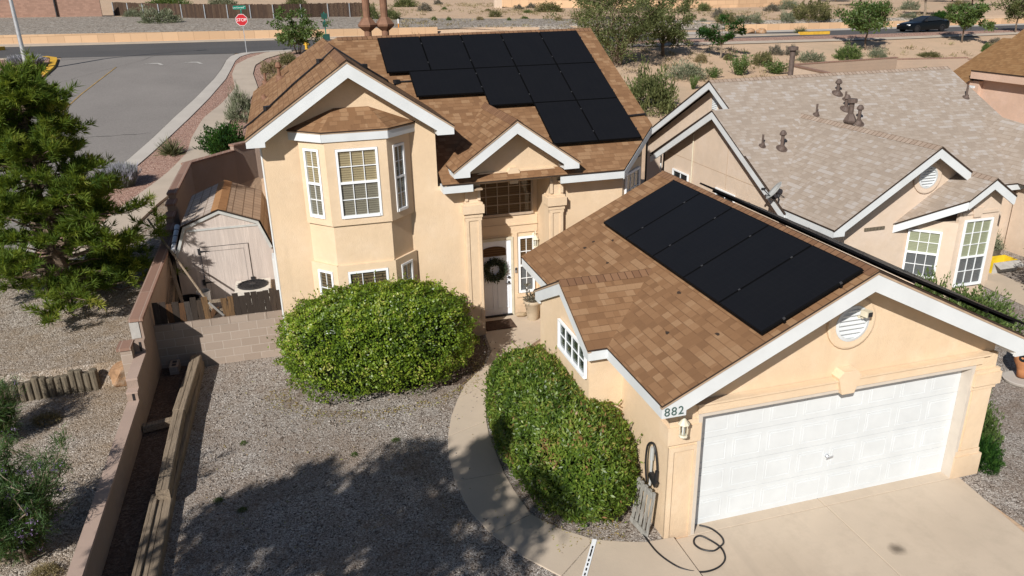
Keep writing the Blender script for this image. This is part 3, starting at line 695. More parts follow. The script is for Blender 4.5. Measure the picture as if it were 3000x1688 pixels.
# --- walls
m = MB()
zl = 5.12
m.prism([(-5.95, WY, -.05), (-2.24, WY, -.05), (-2.24, WY + .12, -.05), (-5.83, WY + .12, -.05), (-5.83, 15.7, -.05), (-5.95, 15.7, -.05)], (0, 0, zl + .05))
m.box(-5.829, -2.361, 15.58, 15.7, -.05, 5.12)
m.prism([(-5.95, WY, zl), (-2.24, WY, zl), (-2.24, WY, 5.3), (-4.06, WY, 6.52), (-5.95, WY, 5.25)], (0, .12, 0))
m.prism([(-5.95, 15.58, zl), (-2.24, 15.58, zl), (-2.24, 15.58, 5.3), (-4.06, 15.58, 6.5), (-5.95, 15.58, 5.25)], (0, .12, 0))
m.box(-2.36, -2.24, WY + .121, 15.579, -.05, 5.40)
# right hand body with the recessed entry and the chamfered corner
m.box(-2.24, -1.27, WY, WY + .12, -.05, 3.84)
m.box(-1.40, -1.27, WY + .12, 9.13, -.05, 4.1); m.box(.43, .56, WY + .14, 9.13, -.05, 4.1)
m.box(-1.40, .56, 9.13, 9.25, -.05, 4.3)
m.box(.43, 2.33, WY + .02, WY + .14, -.05, 3.86)
m.prism([(2.33, WY + .02, -.05), (3.27, 9.16, -.05), (3.18, 9.25, -.05), (2.24, WY + .14, -.05)], (0, 0, 4.0))
m.prism([(3.27, 9.16, -.05), (3.27, 19.1, -.05), (3.27, 19.1, 4.0), (3.27, 13.7, 6.6), (3.27, 9.16, 4.42)], (-.12, 0, 0))
m.box(-5.9, 3.27, 18.98, 19.1, -.05, 4.0)
# entry gable wall above the lintel
m.prism([(-1.62, 8.10, 3.83), (.78, 8.10, 3.83), (.78, 8.10, 4.42), (-.485, 8.10, 5.18), (-1.62, 8.10, 4.42)], (0, .28, 0))
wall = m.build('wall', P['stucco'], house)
# --- bay
A_, B_, C_, D_ = (-5.2, WY), (-4.67, 7.62), (-3.42, 7.62), (-2.85, WY)
m = MB(); m.prism([(A_[0], A_[1] + .05, -.05), (B_[0], B_[1], -.05), (C_[0], C_[1], -.05), (D_[0], D_[1] + .05, -.05)], (0, 0, 5.25))
bay = m.build('bay_wall', P['stucco'], house)
m = MB(); LS = math.hypot(.53, .57); RS = math.hypot(.57, .57)
plate(m, A_, B_, .045, LS + .018, 3.31, 5.12, hole=(.17, .62, 3.46, 4.97)); plate(m, B_, C_, -.018, 1.268, 3.31, 5.12, hole=(.18, 1.07, 3.46, 4.97)); plate(m, C_, D_, -.018, RS - .02, 3.31, 5.12, hole=(.17, .58, 3.46, 4.95))
bt = m.build('bay_trim', P['trim'], house); bevel(bt, .012, 2); m = MB()
plate(m, A_, B_, .02, LS + .018, .85, 2.40, hole=(.20, .65, 1.0, 2.25)); plate(m, B_, C_, -.018, 1.268, .85, 2.40, hole=(.19, 1.09, 1.0, 2.25)); plate(m, C_, D_, -.018, RS - .02, .85, 2.40, hole=(.17, .60, 1.0, 2.24))
bt = m.build('bay_trim', P['trim'], house); bevel(bt, .012, 2)
window(house, A_, B_, .175, .615, 3.465, 4.965, 2, 2, .5, 'blind', 'blindlow'); window(house, B_, C_, .185, 1.065, 3.465, 4.965, 3, 2, .515, 'blind', 'blindlow', label='large upper bay window with a foil strip behind its sill'); window(house, C_, D_, .175, .575, 3.465, 4.945, 2, 2, .515, 'blindlow', 'blindlow')
window(house, A_, B_, .205, .645, 1.005, 2.245, 2, 3, None, 'blinddark'); window(house, B_, C_, .195, 1.085, 1.005, 2.245, 3, 3, None, 'blinddark'); window(house, C_, D_, .175, .595, 1.005, 2.235, 2, 3, None, 'blind')
# crumpled foil on the sill of the upper bay window
m = MB()
rr = random.Random(3)
for i in range(26):
    x = -4.36 + .66 * i / 26; m.obox((x, 7.606, 3.555 + rr.uniform(0, .03)), (.018, 0, rr.uniform(-.01, .01)), (0, .0008, 0), (rr.uniform(-.008, .008), 0, rr.uniform(.012, .03)))
m.build('foil_strip', P['steel'], house)
# bay roof: hipped, with white fascia
m = MB(); f = [(-5.41, WY, 5.345), (-4.75, 7.53, 5.345), (-3.355, 7.53, 5.345), (-2.665, WY, 5.345)]; t0, t1 = (-4.40, WY, 5.73), (-3.66, WY, 5.73)
m.roof([f[0], f[1], t0], (1, -1, 0), .025); m.roof([f[1], f[2], t1, t0], (1, 0, 0), .025); m.roof([f[2], f[3], t1], (1, 1, 0), .025)
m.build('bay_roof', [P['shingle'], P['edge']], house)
m = MB()
for a, b in zip(f, f[1:]):
    a, b = V(*a), V(*b); r = unit(b - a); n = V(r[1], -r[0], 0); c = (a + b) / 2 - n * .035
    L = np.linalg.norm(b - a) / 2
    m.obox(c + V(0, 0, -.135), r * (L - .012), n * .02, V(0, 0, .082)); m.obox(c + V(0, 0, -.039) + n * .004, r * (L - .008), n * .02, V(0, 0, .012), 1)
m.prism([(-5.35, WY, 5.16), (-4.73, 7.58, 5.16), (-3.37, 7.58, 5.16), (-2.73, WY, 5.16)], (0, 0, .02), 2)
m.build('fascia', [P['white'], P['tan'], P['soffit']], house, )
# --- main gable (left wing) roof
ROOF = MB(); RC = MB()
zr1 = 6.735; hw = 2.185; ze1 = zr1 - .67 * hw; y0, y1 = 7.765, 16.13
ROOF.roof([(-4.06, y0, zr1), (-4.06 - hw, y0, ze1), (-4.06 - hw, y1, ze1), (-4.06, y1, zr1)], (0, 1, 0))
ROOF.roof([(-4.06, y0, zr1), (-4.06 + hw, y0, ze1), (-4.06 + hw, y1, ze1), (-4.06, y1, zr1)], (0, 1, 0))
# --- main roof with the cut corner
yr_, zr_ = 13.70, 6.855
Mx, Jx, Jy = -3.80, -4.06, 13.46
ROOF.roof([(Mx, yr_, zr_), (3.593, yr_, zr_), (3.593, 9.30, zmain(9.30)), (2.192, 7.82, zmain(7.82)), (-2.204, 7.82, zmain(7.82)), (-2.204, 10.92, zmain(10.92)), (Jx, Jy, zmain(Jy))], (1, 0, 0))
ROOF.roof([(Mx, yr_, zr_), (3.593, yr_, zr_), (3.593, 19.55, 6.855 - .493 * 5.85), (-2.3, 19.55, 6.855 - .493 * 5.85), (-2.3, 16.5, 5.475), (Jx, 13.94, zmain(Jy))], (1, 0, 0))
ROOF.roof([(Mx, yr_, zr_), (Jx, Jy, zmain(Jy)), (Jx, 13.94, zmain(Jy))], (0, 1, 0))
ridge_caps(RC, (Mx, yr_, zr_), (3.593, yr_, zr_), .493, .493, (0, 1, 0)); ridge_caps(RC, (-4.06, y0 + .01, zr1), (-4.06, Jy, zr1), .67, .67, (1, 0, 0))
# --- entry gable roof
ex, ey0, ez, eh, es = -.485, 7.635, 5.32, 1.50, .70
yb = lambda z: 13.70 - (6.855 - z) / .493
zee = ez - es * eh
ROOF.roof([(ex, ey0, ez), (ex - eh, ey0, zee), (ex - eh, yb(zee) + .3, zee), (ex, yb(ez) + .35, ez)], (0, 1, 0))
ROOF.roof([(ex, ey0, ez), (ex + eh, ey0, zee), (ex + eh, yb(zee) + .3, zee), (ex, yb(ez) + .35, ez)], (0, 1, 0))
ridge_caps(RC, (ex, ey0 + .01, ez), (ex, yb(ez) + .05, ez), es, es, (1, 0, 0))
# --- garage roof with the side gable
gx, gh, gs, gzr, gy0, gy1 = 2.40, 3.27, .487, 4.235, -.53, 6.22
gze = gzr - gs * gh
dy, dh, dxf = 2.845, 1.415, -1.20      # side gable: ridge y, half width, fascia plane
dzr = gze + gs * dh; dxr = gx - gh + (dzr - gze) / gs
xe = gx - gh
ROOF.roof([(gx, gy0, gzr), (xe, gy0, gze), (xe, dy - dh, gze), (dxr, dy, dzr), (xe, dy + dh, gze), (xe, gy1, gze), (gx, gy1, gzr)], (0, 1, 0))
ROOF.roof([(gx, gy0, gzr), (gx + gh, gy0, gze), (gx + gh, gy1, gze), (gx, gy1, gzr)], (0, 1, 0))
ROOF.roof([(dxf, dy, dzr), (dxf, dy - dh, gze), (xe, dy - dh, gze), (dxr, dy, dzr)], (1, 0, 0))
ROOF.roof([(dxf, dy, dzr), (dxf, dy + dh, gze), (xe, dy + dh, gze), (dxr, dy, dzr)], (1, 0, 0))
ridge_caps(RC, (gx, gy0 + .01, gzr), (gx, gy1, gzr), gs, gs, (1, 0, 0)); ridge_caps(RC, (dxf + .01, dy, dzr), (dxr, dy, dzr), gs, gs, (0, 1, 0))
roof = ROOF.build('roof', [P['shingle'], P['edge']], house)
RC.build('ridge_cap', P['ridge'], roof)
# dark patches of sealant on the garage roof
m = MB()
for (x, y) in ((.15, 3.9), (.55, 4.6), (-.05, 2.9), (.35, .2), (.3, 5.0), (.75, -.2), (-.1, .9), (.5, 1.7), (.1, 4.95)):
    z = gzr - gs * (gx - x) + .004; e = V(1, 0, gs); e = e / np.linalg.norm(e)
    pts = [V(x, y, z) + (e * math.cos(t) * .035 + V(0, 1, 0) * math.sin(t) * .055) * random.uniform(.6, 1.2) for t in np.linspace(0, 2 * PI, 9)[:-1]]
    m.face(pts)
m.build('tar_patch', P['edge'], roof)
# --- fascias
rake_fascia(house, -4.06, 7.78, 2.175, 6.665, .67, 1.80, 5.075, .235)
rake_fascia(house, ex, 7.65, 1.475, 5.255, .70, 1.11, 4.115, .20)
rake_fascia(house, gx, -.515, 3.26, 4.17, .487, 2.885, 2.425, .235)
rake_fascia(house, dy, -1.185, 1.40, dzr - .06, .487, 1.17, 2.44, .19, ax='x')
def eave(nm, *a): return MB().box(*a).build(nm, P['white' if nm == 'eave_board' else 'soffit'], house)
# boxed returns and eave boards
eave('eave_board', -6.235, -5.86, 7.83, WY, 5.075, 5.16); eave('eave_board', -2.26, -1.885, 7.83, 9.2, 5.075, 5.16)
eave('eave_board', -6.235, -6.20, WY + .002, 16.1, 5.075, 5.215)
eave('eave_board', -1.915, -1.885, 9.2, 10.9, 5.075, 5.215)
eave('eave_board', ex - 1.475, ex - 1.12, 7.70, 8.12, 4.115, 4.17); eave('eave_board', ex + 1.12, ex + 1.475, 7.70, 8.12, 4.115, 4.17)
eave('eave_board', ex - 1.475, ex - 1.44, 8.122, yb(zee) - .05, 4.115, 4.20); eave('eave_board', ex + 1.44, ex + 1.475, 8.122, yb(zee) - .05, 4.115, 4.20)
eave('eave_board', -2.19, -1.5, 7.825, 7.865, 3.745, 3.905); eave('eave_board', -2.19, -2.155, 7.867, WY - .002, 3.745, 3.905); eave('soffit', -2.153, -1.27, 7.867, WY - .002, 3.75, 3.78)
eave('eave_board', .60, 2.205, 7.825, 7.865, 3.745, 3.905); eave('soffit', .60, 2.2, 7.867, WY + .01, 3.75, 3.78)
for a, b in (((2.205, 7.825, zmain(7.82)), (3.585, 9.29, zmain(9.3))), ((3.585, 9.32, zmain(9.3)), (3.585, 13.70, zr_)), ((3.585, 13.70, zr_), (3.585, 19.5, 4.0))):
    a, b = V(*a), V(*b); r = unit(V(b[0] - a[0], b[1] - a[1], 0)); n = V(r[1], -r[0], 0)
    MB().prism([a - V(0, 0, .055), b - V(0, 0, .055), b - V(0, 0, .235), a - V(0, 0, .235)], tuple(-n * .035)).build('rake_board', P['white'], house)
eave('eave_board', xe + .012, xe + .05, -.465, dy - dh + .02, gze - .215, gze - .035); eave('eave_board', xe + .012, xe + .05, dy + dh - .02, gy1, gze - .215, gze - .035)
eave('soffit', xe + .05, -.50, -.465, -.16, gze - .19, gze - .14); eave('eave_board', gx + 2.885, gx + gh - .01, -.465, -.14, gze - .19, gze - .14)
eave('soffit', xe + .05, -.52, -.46, dy - dh, gze - .2, gze - .18); eave('soffit', xe + .05, -.52, dy + dh, gy1, gze - .2, gze - .18)
eave('eave_board', dxf + .06, xe + .05, dy - dh + .012, dy - dh + .05, gze - .2, gze - .035); eave('eave_board', dxf + .06, xe + .05, dy + dh - .05, dy + dh - .012, gze - .2, gze - .035)
eave('soffit', -1.13, -.52, dy - dh + .05, dy - 1.17, gze - .2, gze - .17); eave('eave_board', gx + gh - .05, gx + gh - .012, -.465, gy1, gze - .215, gze - .035)
# --- entry: columns, lintel, keystone
m = MB(); yf = 8.10
for xa, xb in ((-1.645, -1.27), (.42, .76)):
    cx = (xa + xb) / 2; w = (xb - xa) / 2
    m.box(cx - w - .02, cx + w + .01, yf, 8.44, -.05, 3.06); m.box(cx - w, cx + w, yf + .015, 8.44, 3.40, 3.86)
    m.box(cx - w - .075, cx + w + .065, yf - .075, 8.46, 3.16, 3.36); m.box(cx - w - .03, cx + w + .03, yf - .03, 8.45, 3.061, 3.159); m.box(cx - w - .045, cx + w + .035, yf - .04, 8.45, 3.361, 3.41)
    for za, zb in ((.4, 2.98), (3.46, 3.78)):   # raised frame round a sunk field
        m.box(cx - w + .0, cx - w + .07, yf - .022, yf + .03, za, zb); m.box(cx + w - .08, cx + w - .01, yf - .0225, yf + .03, za, zb)
    m.box(cx - w - .02, cx + w + .01, yf - .021, yf + .03, 2.98, 3.05)
m.box(-1.29, .44, yf - .035, 8.37, 3.845, 3.985)
m.prism([(-1.30, yf - .05, 3.986), (.44, yf - .05, 3.986), (.56, yf - .05, 4.05), (.50, yf - .05, 4.10), (-1.25, yf - .05, 4.10), (-1.42, yf - .05, 4.05)], (0, .06, 0))
m.prism([(-.58, yf - .11, 3.80), (-.39, yf - .11, 3.80), (-.345, yf - .11, 4.08), (-.40, yf - .11, 4.17), (-.57, yf - .11, 4.17), (-.63, yf - .11, 4.08)], (0, .13, 0))
# bands on the recessed back wall
m.box(-1.26, .42, 9.085, 9.13, 2.50, 2.70); m.box(-1.26, .42, 9.07, 9.13, 2.46, 2.50); m.box(-1.26, .42, 9.10, 9.13, 2.25, 2.46)
m.box(-.245, -.12, 9.085, 9.13, .05, 2.25); m.box(-.12, .42, 9.085, 9.13, .05, .55); m.box(-.17, .42, 9.06, 9.13, .50, .60)
et = m.build('entry_trim', P['trim'], house); bevel(et, .012, 2)
MB().box(-1.26, .42, 8.4, 9.13, 3.86, 3.9).build('entry_ceiling', P['soffit'], house)
E1, E2 = (-1.26, 9.13), (.42, 9.13)
window(house, E1, E2, -.18 + .2, 1.57, 2.73, 3.98, 5, 5, None, 'blindbrown', mat='dullframe', label='wide grid window above the front door')
window(house, E1, E2, 1.16, 1.59, .62, 2.14, 2, 2, .49, 'blindbrown', 'screen', label='narrow sidelight right of the front door')
# front door
m = MB(); dx0, dx1 = -1.19, -.30
m.box(dx0, dx1, 9.085, 9.13, .06, 2.09)
door = m.build('front_door', P['doorwhite'], house); bevel(door, .004, 1)
m = MB()
m.box(dx0 - .07, dx0 - .003, 9.06, 9.13, 0, 2.17); m.box(dx1 + .003, dx1 + .06, 9.06, 9.13, 0, 2.17); m.box(dx0 - .003, dx1 + .003, 9.06, 9.13, 2.10, 2.17)
m.build('door_frame', P['cream'], door)
m = MB()
for ux in (dx0 + .12, dx0 + .52):
    for za, zb in ((.25, .95), (1.10, 1.55)):
        for q in ((ux, ux + .025, za, zb), (ux + .27, ux + .295, za, zb), (ux + .025, ux + .27, za, za + .025), (ux + .025, ux + .27, zb - .025, zb)): m.box(q[0], q[1], 9.074, 9.09, q[2], q[3])
m.build('door_panel', P['doorwhite'], door)
m = MB(); m.prism([(-1.06, 9.07, 1.70)] + [(-.745 + .315 * math.cos(t), 9.07, 1.86 + .10 * math.sin(t)) for t in np.linspace(PI, 0, 9)] + [(-.43, 9.07, 1.70)], (0, .01, 0)); m.build('fanlight', P['blindbrown'], door)
m = MB(); m.box(dx0, dx1, 9.03, 9.12, .045, .085); m.build('threshold', P['black'], door)
m = MB(); m.lathe([(.03, 0), (.035, .03), (.02, .05)], (-.37, 9.085, 1.10), 10, 0, (0, -1, 0)); m.lathe([(.03, 0), (.03, .02)], (-.37, 9.085, .96), 10, 0, (0, -1, 0)); m.tube([(-.37, 9.05, .96), (-.37, 9.02, .96), (-.47, 9.02, .955)], .011); m.build('handle', P['dark'], door)
m = MB(); m.box(-.205, -.155, 9.05, 9.09, 1.20, 1.34); m.box(-.198, -.162, 9.044, 9.052, 1.27, 1.325, 1); m.build('doorbell', [P['steel'], P['black']], house)
def lantern(p, mat, arm=.14):
    p = V(*p); m = MB()
    m.lathe([(.055, 0), (.05, .015), (.02, .03)], p, 10, 0, (0, -1, 0))
    m.tube([p, p + V(0, -.06, .07), p + V(0, -arm * .8, .13), p + V(0, -arm, .08), p + V(0, -arm, .0)], .009)
    c = p + V(0, -arm, -.30)
    m.lathe([(.062, 0), (.07, .015), (.055, .035)], c, 8); m.lathe([(.088, .215), (.05, .265), (.018, .31), (.008, .33)], c, 8)
    for t in np.linspace(0, 2 * PI, 7)[:-1]: m.tube([c + V(.056 * math.cos(t), .056 * math.sin(t), .03), c + V(.066 * math.cos(t), .066 * math.sin(t), .22)], .006, 4)
    o = m.build('wall_lantern', mat, house)
    MB().lathe([(.048, .036), (.056, .214)], c, 8, cap=False).build('lamp_glass', P['glass'], o); MB().lathe([(.02, .04), (.022, .15), (.006, .17)], c, 8).build('bulb', P['vinyl'], o)
    return o
lantern((.33, 9.11, 2.16), P['cream']); lantern((-.38, -.15, 2.22), P['cream'])
# --- garage walls
m = MB(); q = -.14
def gz(x): return gzr - .07 - gs * abs(x - gx)
m.prism([(-.52, q, -.05), (-.01, q, -.05), (-.01, q, 2.14), (4.89, q, 2.14), (4.89, q, -.05), (5.38, q, -.05), (5.38, q, 2.32), (-.52, q, 2.32)], (0, .25, 0)); qg = -.055
m.prism([(-.52, qg, 2.32), (5.38, qg, 2.32), (5.38, qg, gz(5.38)), (gx, qg, gz(gx)), (-.52, qg, gz(-.52))], (0, .12, 0))
m.box(-.52, -.40, .111, 5.899, -.05, 2.5); m.box(5.26, 5.38, .111, 5.899, -.05, 2.5)
m.prism([(-.52, 5.9, -.05), (5.38, 5.9, -.05), (5.38, 5.9, gz(5.38)), (gx, 5.9, gz(gx)), (-.52, 5.9, gz(-.52))], (0, .1, 0))
m.prism([(-1.12, 1.56, -.05), (-1.12, 4.12, -.05), (-1.12, 4.12, 2.52), (-1.12, dy, dzr - .08), (-1.12, 1.56, 2.52)], (.6, 0, 0))
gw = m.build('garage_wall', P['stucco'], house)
m = MB()
m.box(-.52, -.02, q - .04, q + .02, 1.72, 2.02); m.box(-.53, -.02, q - .02, q + .02, 2.02, 2.10); m.box(-.56, -.521, q - .04, .1, 1.72, 2.02)
m.box(-.52, -.44, q - .025, q + .01, .0, 1.66); m.box(-.11, -.04, q - .0255, q + .01, 0, 1.66); m.box(-.44, -.11, q - .025, q + .01, 1.58, 1.66)
m.box(4.93, 5.46, q - .08, q + .02, 1.78, 2.0); m.box(4.93, 5.42, q - .04, q + .02, 1.70, 1.779); m.box(4.95, 5.44, q - .05, q + .02, 2.001, 2.06)
m.box(4.885, 5.44, q - .06, q + .16, 0, .42); m.box(4.90, 5.40, q - .03, q + .12, .421, .52); m.box(5.0, 5.38, q - .02, q + .01, .53, 1.69)
m.box(-.09, 5.05, q - .045, q + .01, 2.18, 2.315)
m.prism([(-.09, q - .07, 2.321), (5.15, q - .07, 2.321), (5.20, q - .07, 2.35), (-.14, q - .07, 2.35)], (0, .14, 0))
m.prism([(2.33, q - .10, 2.11), (2.55, q - .10, 2.11), (2.64, q - .10, 2.40), (2.56, q - .10, 2.50), (2.32, q - .10, 2.50), (2.24, q - .10, 2.40)], (0, .20, 0))
gt = m.build('garage_trim', P['trim'], house); bevel(gt, .012, 2)
for jb in ((-.065, -.004, q - .028, q + .10, 0, 2.175), (4.884, 4.94, q - .028, q + .165, 0, 2.175), (-.004, 4.884, q - .028, q + .10, 2.115, 2.175)): MB().box(*jb).build('door_jamb', P['jamb'], house)
m = MB(); W8 = 4.86 / 8; H4 = 2.12 / 4
for r_ in range(4):
    m.box(-.02, 4.90, .03, .07, r_ * H4 + .003, (r_ + 1) * H4 - .003)
    for c_ in range(8):
        x0, x1, z0, z1 = .01 + c_ * W8 + .055, .01 + (c_ + 1) * W8 - .055, r_ * H4 + .085, (r_ + 1) * H4 - .085
        for k, (e, d) in enumerate(((0, .0045), (.045, .0065))):
            a0, a1, b0, b1 = x0 + e, x1 - e, z0 + e, z1 - e
            if k == 0:
                for s in ((a0, a0 + .018, b0, b1), (a1 - .018, a1, b0, b1), (a0 + .018, a1 - .018, b0, b0 + .018), (a0 + .018, a1 - .018, b1 - .018, b1)): m.box(s[0], s[1], .03 - d, .04, s[2], s[3])
            else: m.box(a0, a1, .03 - d, .04, b0, b1)
gd = m.build('garage_door', P['white'], house); bevel(gd, .004, 1)
m = MB(); m.lathe([(.035, 0), (.03, .03), (.014, .05)], (2.44, .03, .83), 12, 0, (0, -1, 0)); m.obox((2.46, -.03, .825), (.06, 0, .012), (0, .008, 0), (0, 0, .014)); m.build('handle', P['steel'], gd)
MB().box(-.015, 4.895, .032, .06, -.02, .0045).build('bottom_seal', P['dark'], gd)
def round_vent(root, c, rw, rt, axis=(0, -1, 0), right=(1, 0, 0), trim='trim'):
    c = V(*c); ax = V(*axis); r = V(*right)
    m = MB(); m.lathe([(rt, -.02), (rt, .045), (rt - .03, .055), (rw + .01, .055), (rw + .01, .0)], c, 28, 0, ax, cap=False); m.build('vent_surround', P[trim], root)
    m = MB(); m.lathe([(rw + .008, .0), (rw + .008, .06), (rw - .035, .07), (rw - .04, .02)], c, 28, 0, ax, cap=False); m.lathe([(rw, .0), (rw, .018)], c, 28, 0, ax)
    for i in range(7):
        z = (i - 3) / 3.5 * (rw - .03); hwid = math.sqrt(max(.001, (rw - .04) ** 2 - z * z)) - .01
        m.obox(c + ax * .035 + V(0, 0, z), r * hwid, ax * .022 + V(0, 0, -.014), V(0, 0, .006) + ax * .004)
    return m.build('gable_vent', P['white'], root)
round_vent(house, (2.445, qg, 3.235), .285, .42); qv = q; q = qg
m = MB(); m.obox((2.59, q - .14, 3.42), (.055, .016, 0), (-.016, .055, 0), (0, 0, .045)); m.obox((2.61, q - .20, 3.415), (.04, 0, 0), (0, .005, 0), (0, 0, .035), 1); m.tube([(2.57, q - .02, 3.33), (2.57, q - .10, 3.33), (2.59, q - .13, 3.38)], .014, 8); m.lathe([(.04, 0), (.04, .03)], (2.57, q - .02, 3.33), 12, 0, (0, -1, 0))
m.build('flood_light', [P['cream'], P['dark']], house); q = qv
window(house, (-1.12, 4.12), (-1.12, 1.56), 1.17, 2.50, 2.03, 2.57, 4, 2, None, 'darkglass', fr=.03, mun=.009, label='grid window in the garage side wall')
text_mesh('house_number', '882', .185, simple('number_green', (.06, .11, .10), .4, .5), (gx - 3.075, -.519, 2.515), (1, 0, 0), (0, 0, 1), house, .004, 1.15)
# chamfer window and side wall bits
window(house, (2.33, WY + .02), (3.27, 9.16), .12, 1.1, 2.4, 3.72, 3, 3, None, 'blindlow')
m = MB(); m.box(-6.13, -5.955, 10.05, 10.5, .75, 1.95); m.box(-6.10, -5.955, 10.15, 10.4, .2, .74, 1); m.tube([(-6.02, 10.25, 1.95), (-6.02, 10.25, 3.6)], .025, 8, 1); m.build('meter_box', [P['white'], P['steel']], house)
m = MB(); m.tube([(-5.975, WY + .06, 0), (-5.975, WY + .06, 5.08)], .022, 8); m.build('corner_pipe', P['white'], house)
# --- roof pipes, vents and the conduit
pipe_vent(roof, (-2.89, 14.25, 6.58), 1.75, .105, 'flat', 'rust', True, (0, .45, .9)); pipe_vent(roof, (-2.40, 14.25, 6.58), 1.75, .105, 'flat', 'rust', True, (0, .45, .9))
pipe_vent(roof, (-5.43, 13.92, 5.82), .34, .045, True, 'rust', False, (-.55, 0, .83)); pipe_vent(roof, (-5.85, 15.75, 5.53), .3, .035, False, 'rust', False, (-.55, 0, .83)); pipe_vent(roof, (-5.85, 12.05, 5.53), .12, .03, False, 'rust', False, (-.55, 0, .83))
m = MB(); wl = lambda x: zr1 - .67 * abs(x + 4.06) + .035
cp = [(-6.32, 9.57, 5.22), (-6.10, 9.30, wl(-6.1)), (-5.76, 9.53, wl(-5.76)), (-5.12, 10.25, wl(-5.12)), (-4.45, 10.62, wl(-4.45)), (-4.08, 10.72, wl(-4.06) + .02), (-3.5, 10.05, wl(-3.5)), (-2.95, 10.2, wl(-2.95)), (-2.75, 11.3, zmain(11.3) + .04), (-2.55, 11.56, zmain(11.56) + .04), (-1.9, 11.56, zmain(11.56) + .04)]
m.tube(cp, .022, 6)
m2 = MB()
for i in (2, 4, 6, 9): m.obox(cp[i], (.06, .03, 0), (-.03, .06, 0), (0, 0, .05))
m.build('conduit', P['black'], roof); m = MB()
m.tube([(2.9, 9.62, zmain(9.62) + .05), (3.55, 9.66, zmain(9.66) + .05), (3.64, 9.66, zmain(9.66) - .2), (3.64, 9.66, 3)], .03, 6); m.build('conduit', P['black'], roof)
# ================================================================ SOLAR PANELS
def panel_proto(w, l, nclip=True):
    """flat panel lying in x (w) by y (l), its top at z=0"""
    root = thing('solar_panel', 'x', 'solar panel', (0, 0, 0), 'solar panels')
    m = MB(); m.box(-w / 2 + .012, w / 2 - .012, -l / 2 + .012, l / 2 - .012, -.03, -.002); m.build('cell_sheet', P['panel'], root)
    m = MB(); f = .014
    m.box(-w / 2, -w / 2 + f, -l / 2, l / 2, -.036, 0); m.box(w / 2 - f, w / 2, -l / 2, l / 2, -.036, 0); m.box(-w / 2 + f, w / 2 - f, -l / 2, -l / 2 + f, -.036, 0); m.box(-w / 2 + f, w / 2 - f, l / 2 - f, l / 2, -.036, 0)
    m.box(-w / 2 - .011, w / 2 + .011, -l / 2 - .009, l / 2 + .009, -.0365, -.0315)  # dark flange added to close the panel gaps so seams read as shaded
    m.build('frame', P['panelframe'], root)
    for y in (-l * .28, l * .28):
        MB().box(-w / 2, w / 2, y - .02, y + .02, -.085, -.037).build('rail', P['panelframe'], root); MB().box(w / 2 - .008, w / 2 + .018, y - .018, y + .018, -.02, .006).build('clamp', P['clamp'], root)
    return root
P['clamp'] = simple('grey_clamp', (.045, .045, .048), .5, .3)
P['panelframe'] = simple('black_anodised_frame', (.0045, .0045, .005), .5, .12)
port = panel_proto(1.130, 1.720); lands = panel_proto(1.722, 1.130)
used = set()
def dup(root, label, group):
    r = root.copy(); COL.objects.link(r); r['label'] = label; r['group'] = group
    for ch in root.children:
        c = ch.copy(); COL.objects.link(c); c.parent = r
        for g in ch.children:
            d = g.copy(); COL.objects.link(d); d.parent = c
    return r
def put_panel(kind, c, ux, uy, label, group):
    src = port if kind == 'p' else lands
    if src.name not in used: used.add(src.name); o = src; o['label'] = label; o['group'] = group
    else: o = dup(src, label, group)
    x, y = Vector(unit(ux)), Vector(unit(uy)); z = x.cross(y)
    M = Matrix((x, y, z)).transposed().to_4x4(); M.translation = Vector(c); o.matrix_world = M
    return o
G1 = 'solar panels on the main house roof'
cM = 1 / math.sqrt(1 + .493 ** 2); upv = (0, cM, .493 * cM); nM = V(0, -.493 * cM, cM)
S_, L_, gp = 1.134, 1.722, .02
top = V(3.007, 13.325, 6.83)
def mp(u, v): return top + V(-u, 0, 0) - V(*upv) * v
names_top = ['top right corner panel of the house roof array, nearest the right gable edge', 'second panel from the right in the top row of the house roof array', 'middle panel of the five in the top row of the house roof array', 'second panel from the left in the top row of the house roof array', 'top left corner panel of the house roof array, above the conduit end']
for i in range(5): put_panel('p', mp(S_ / 2 + i * (S_ + gp), L_ / 2), (1, 0, 0), upv, 'black solar ' + names_top[i], G1)
for i, t in enumerate(['rightmost panel in the middle row of the house roof array', 'panel second from the right in the middle row of the house roof array', 'panel beside the sideways one in the middle row, above the entry gable ridge']):
    put_panel('p', mp(S_ / 2 + i * (S_ + gp), L_ * 1.5 + gp), (1, 0, 0), upv, 'black solar ' + t, G1)
put_panel('l', mp(3 * (S_ + gp) + L_ / 2, L_ + gp + S_ / 2), (1, 0, 0), upv, 'black solar panel laid sideways at the left of the house roof middle row', G1)
for i, t in enumerate(['lower right corner panel of the house roof array, near the cut eave', 'panel at the left of the two-panel bottom row of the house roof array']):
    put_panel('p', mp(S_ / 2 + i * (S_ + gp), L_ * 2.5 + 2 * gp), (1, 0, 0), upv, 'black solar ' + t, G1)
G2 = 'solar panels on the left garage slope'
cg = 1 / math.sqrt(1 + gs * gs); ug = (cg, 0, gs * cg)
for i, t in enumerate(['nearest to the garage door gable', 'second from the garage door gable', 'in the middle of its row of five', 'second from the far end', 'at the far end by the house entry']):
    y = -.45 + S_ / 2 + i * (S_ + gp); x = 2.18 - L_ * cg / 2
    put_panel('p', (x, y, gzr - gs * (gx - x) + .135), (0, -1, 0), ug, 'black solar panel on the left garage slope, ' + t, G2)
G3 = 'solar panels on the right garage slope'
cr = 1 / math.sqrt(1 + .455 ** 2); ur = (-cr, 0, .455 * cr)
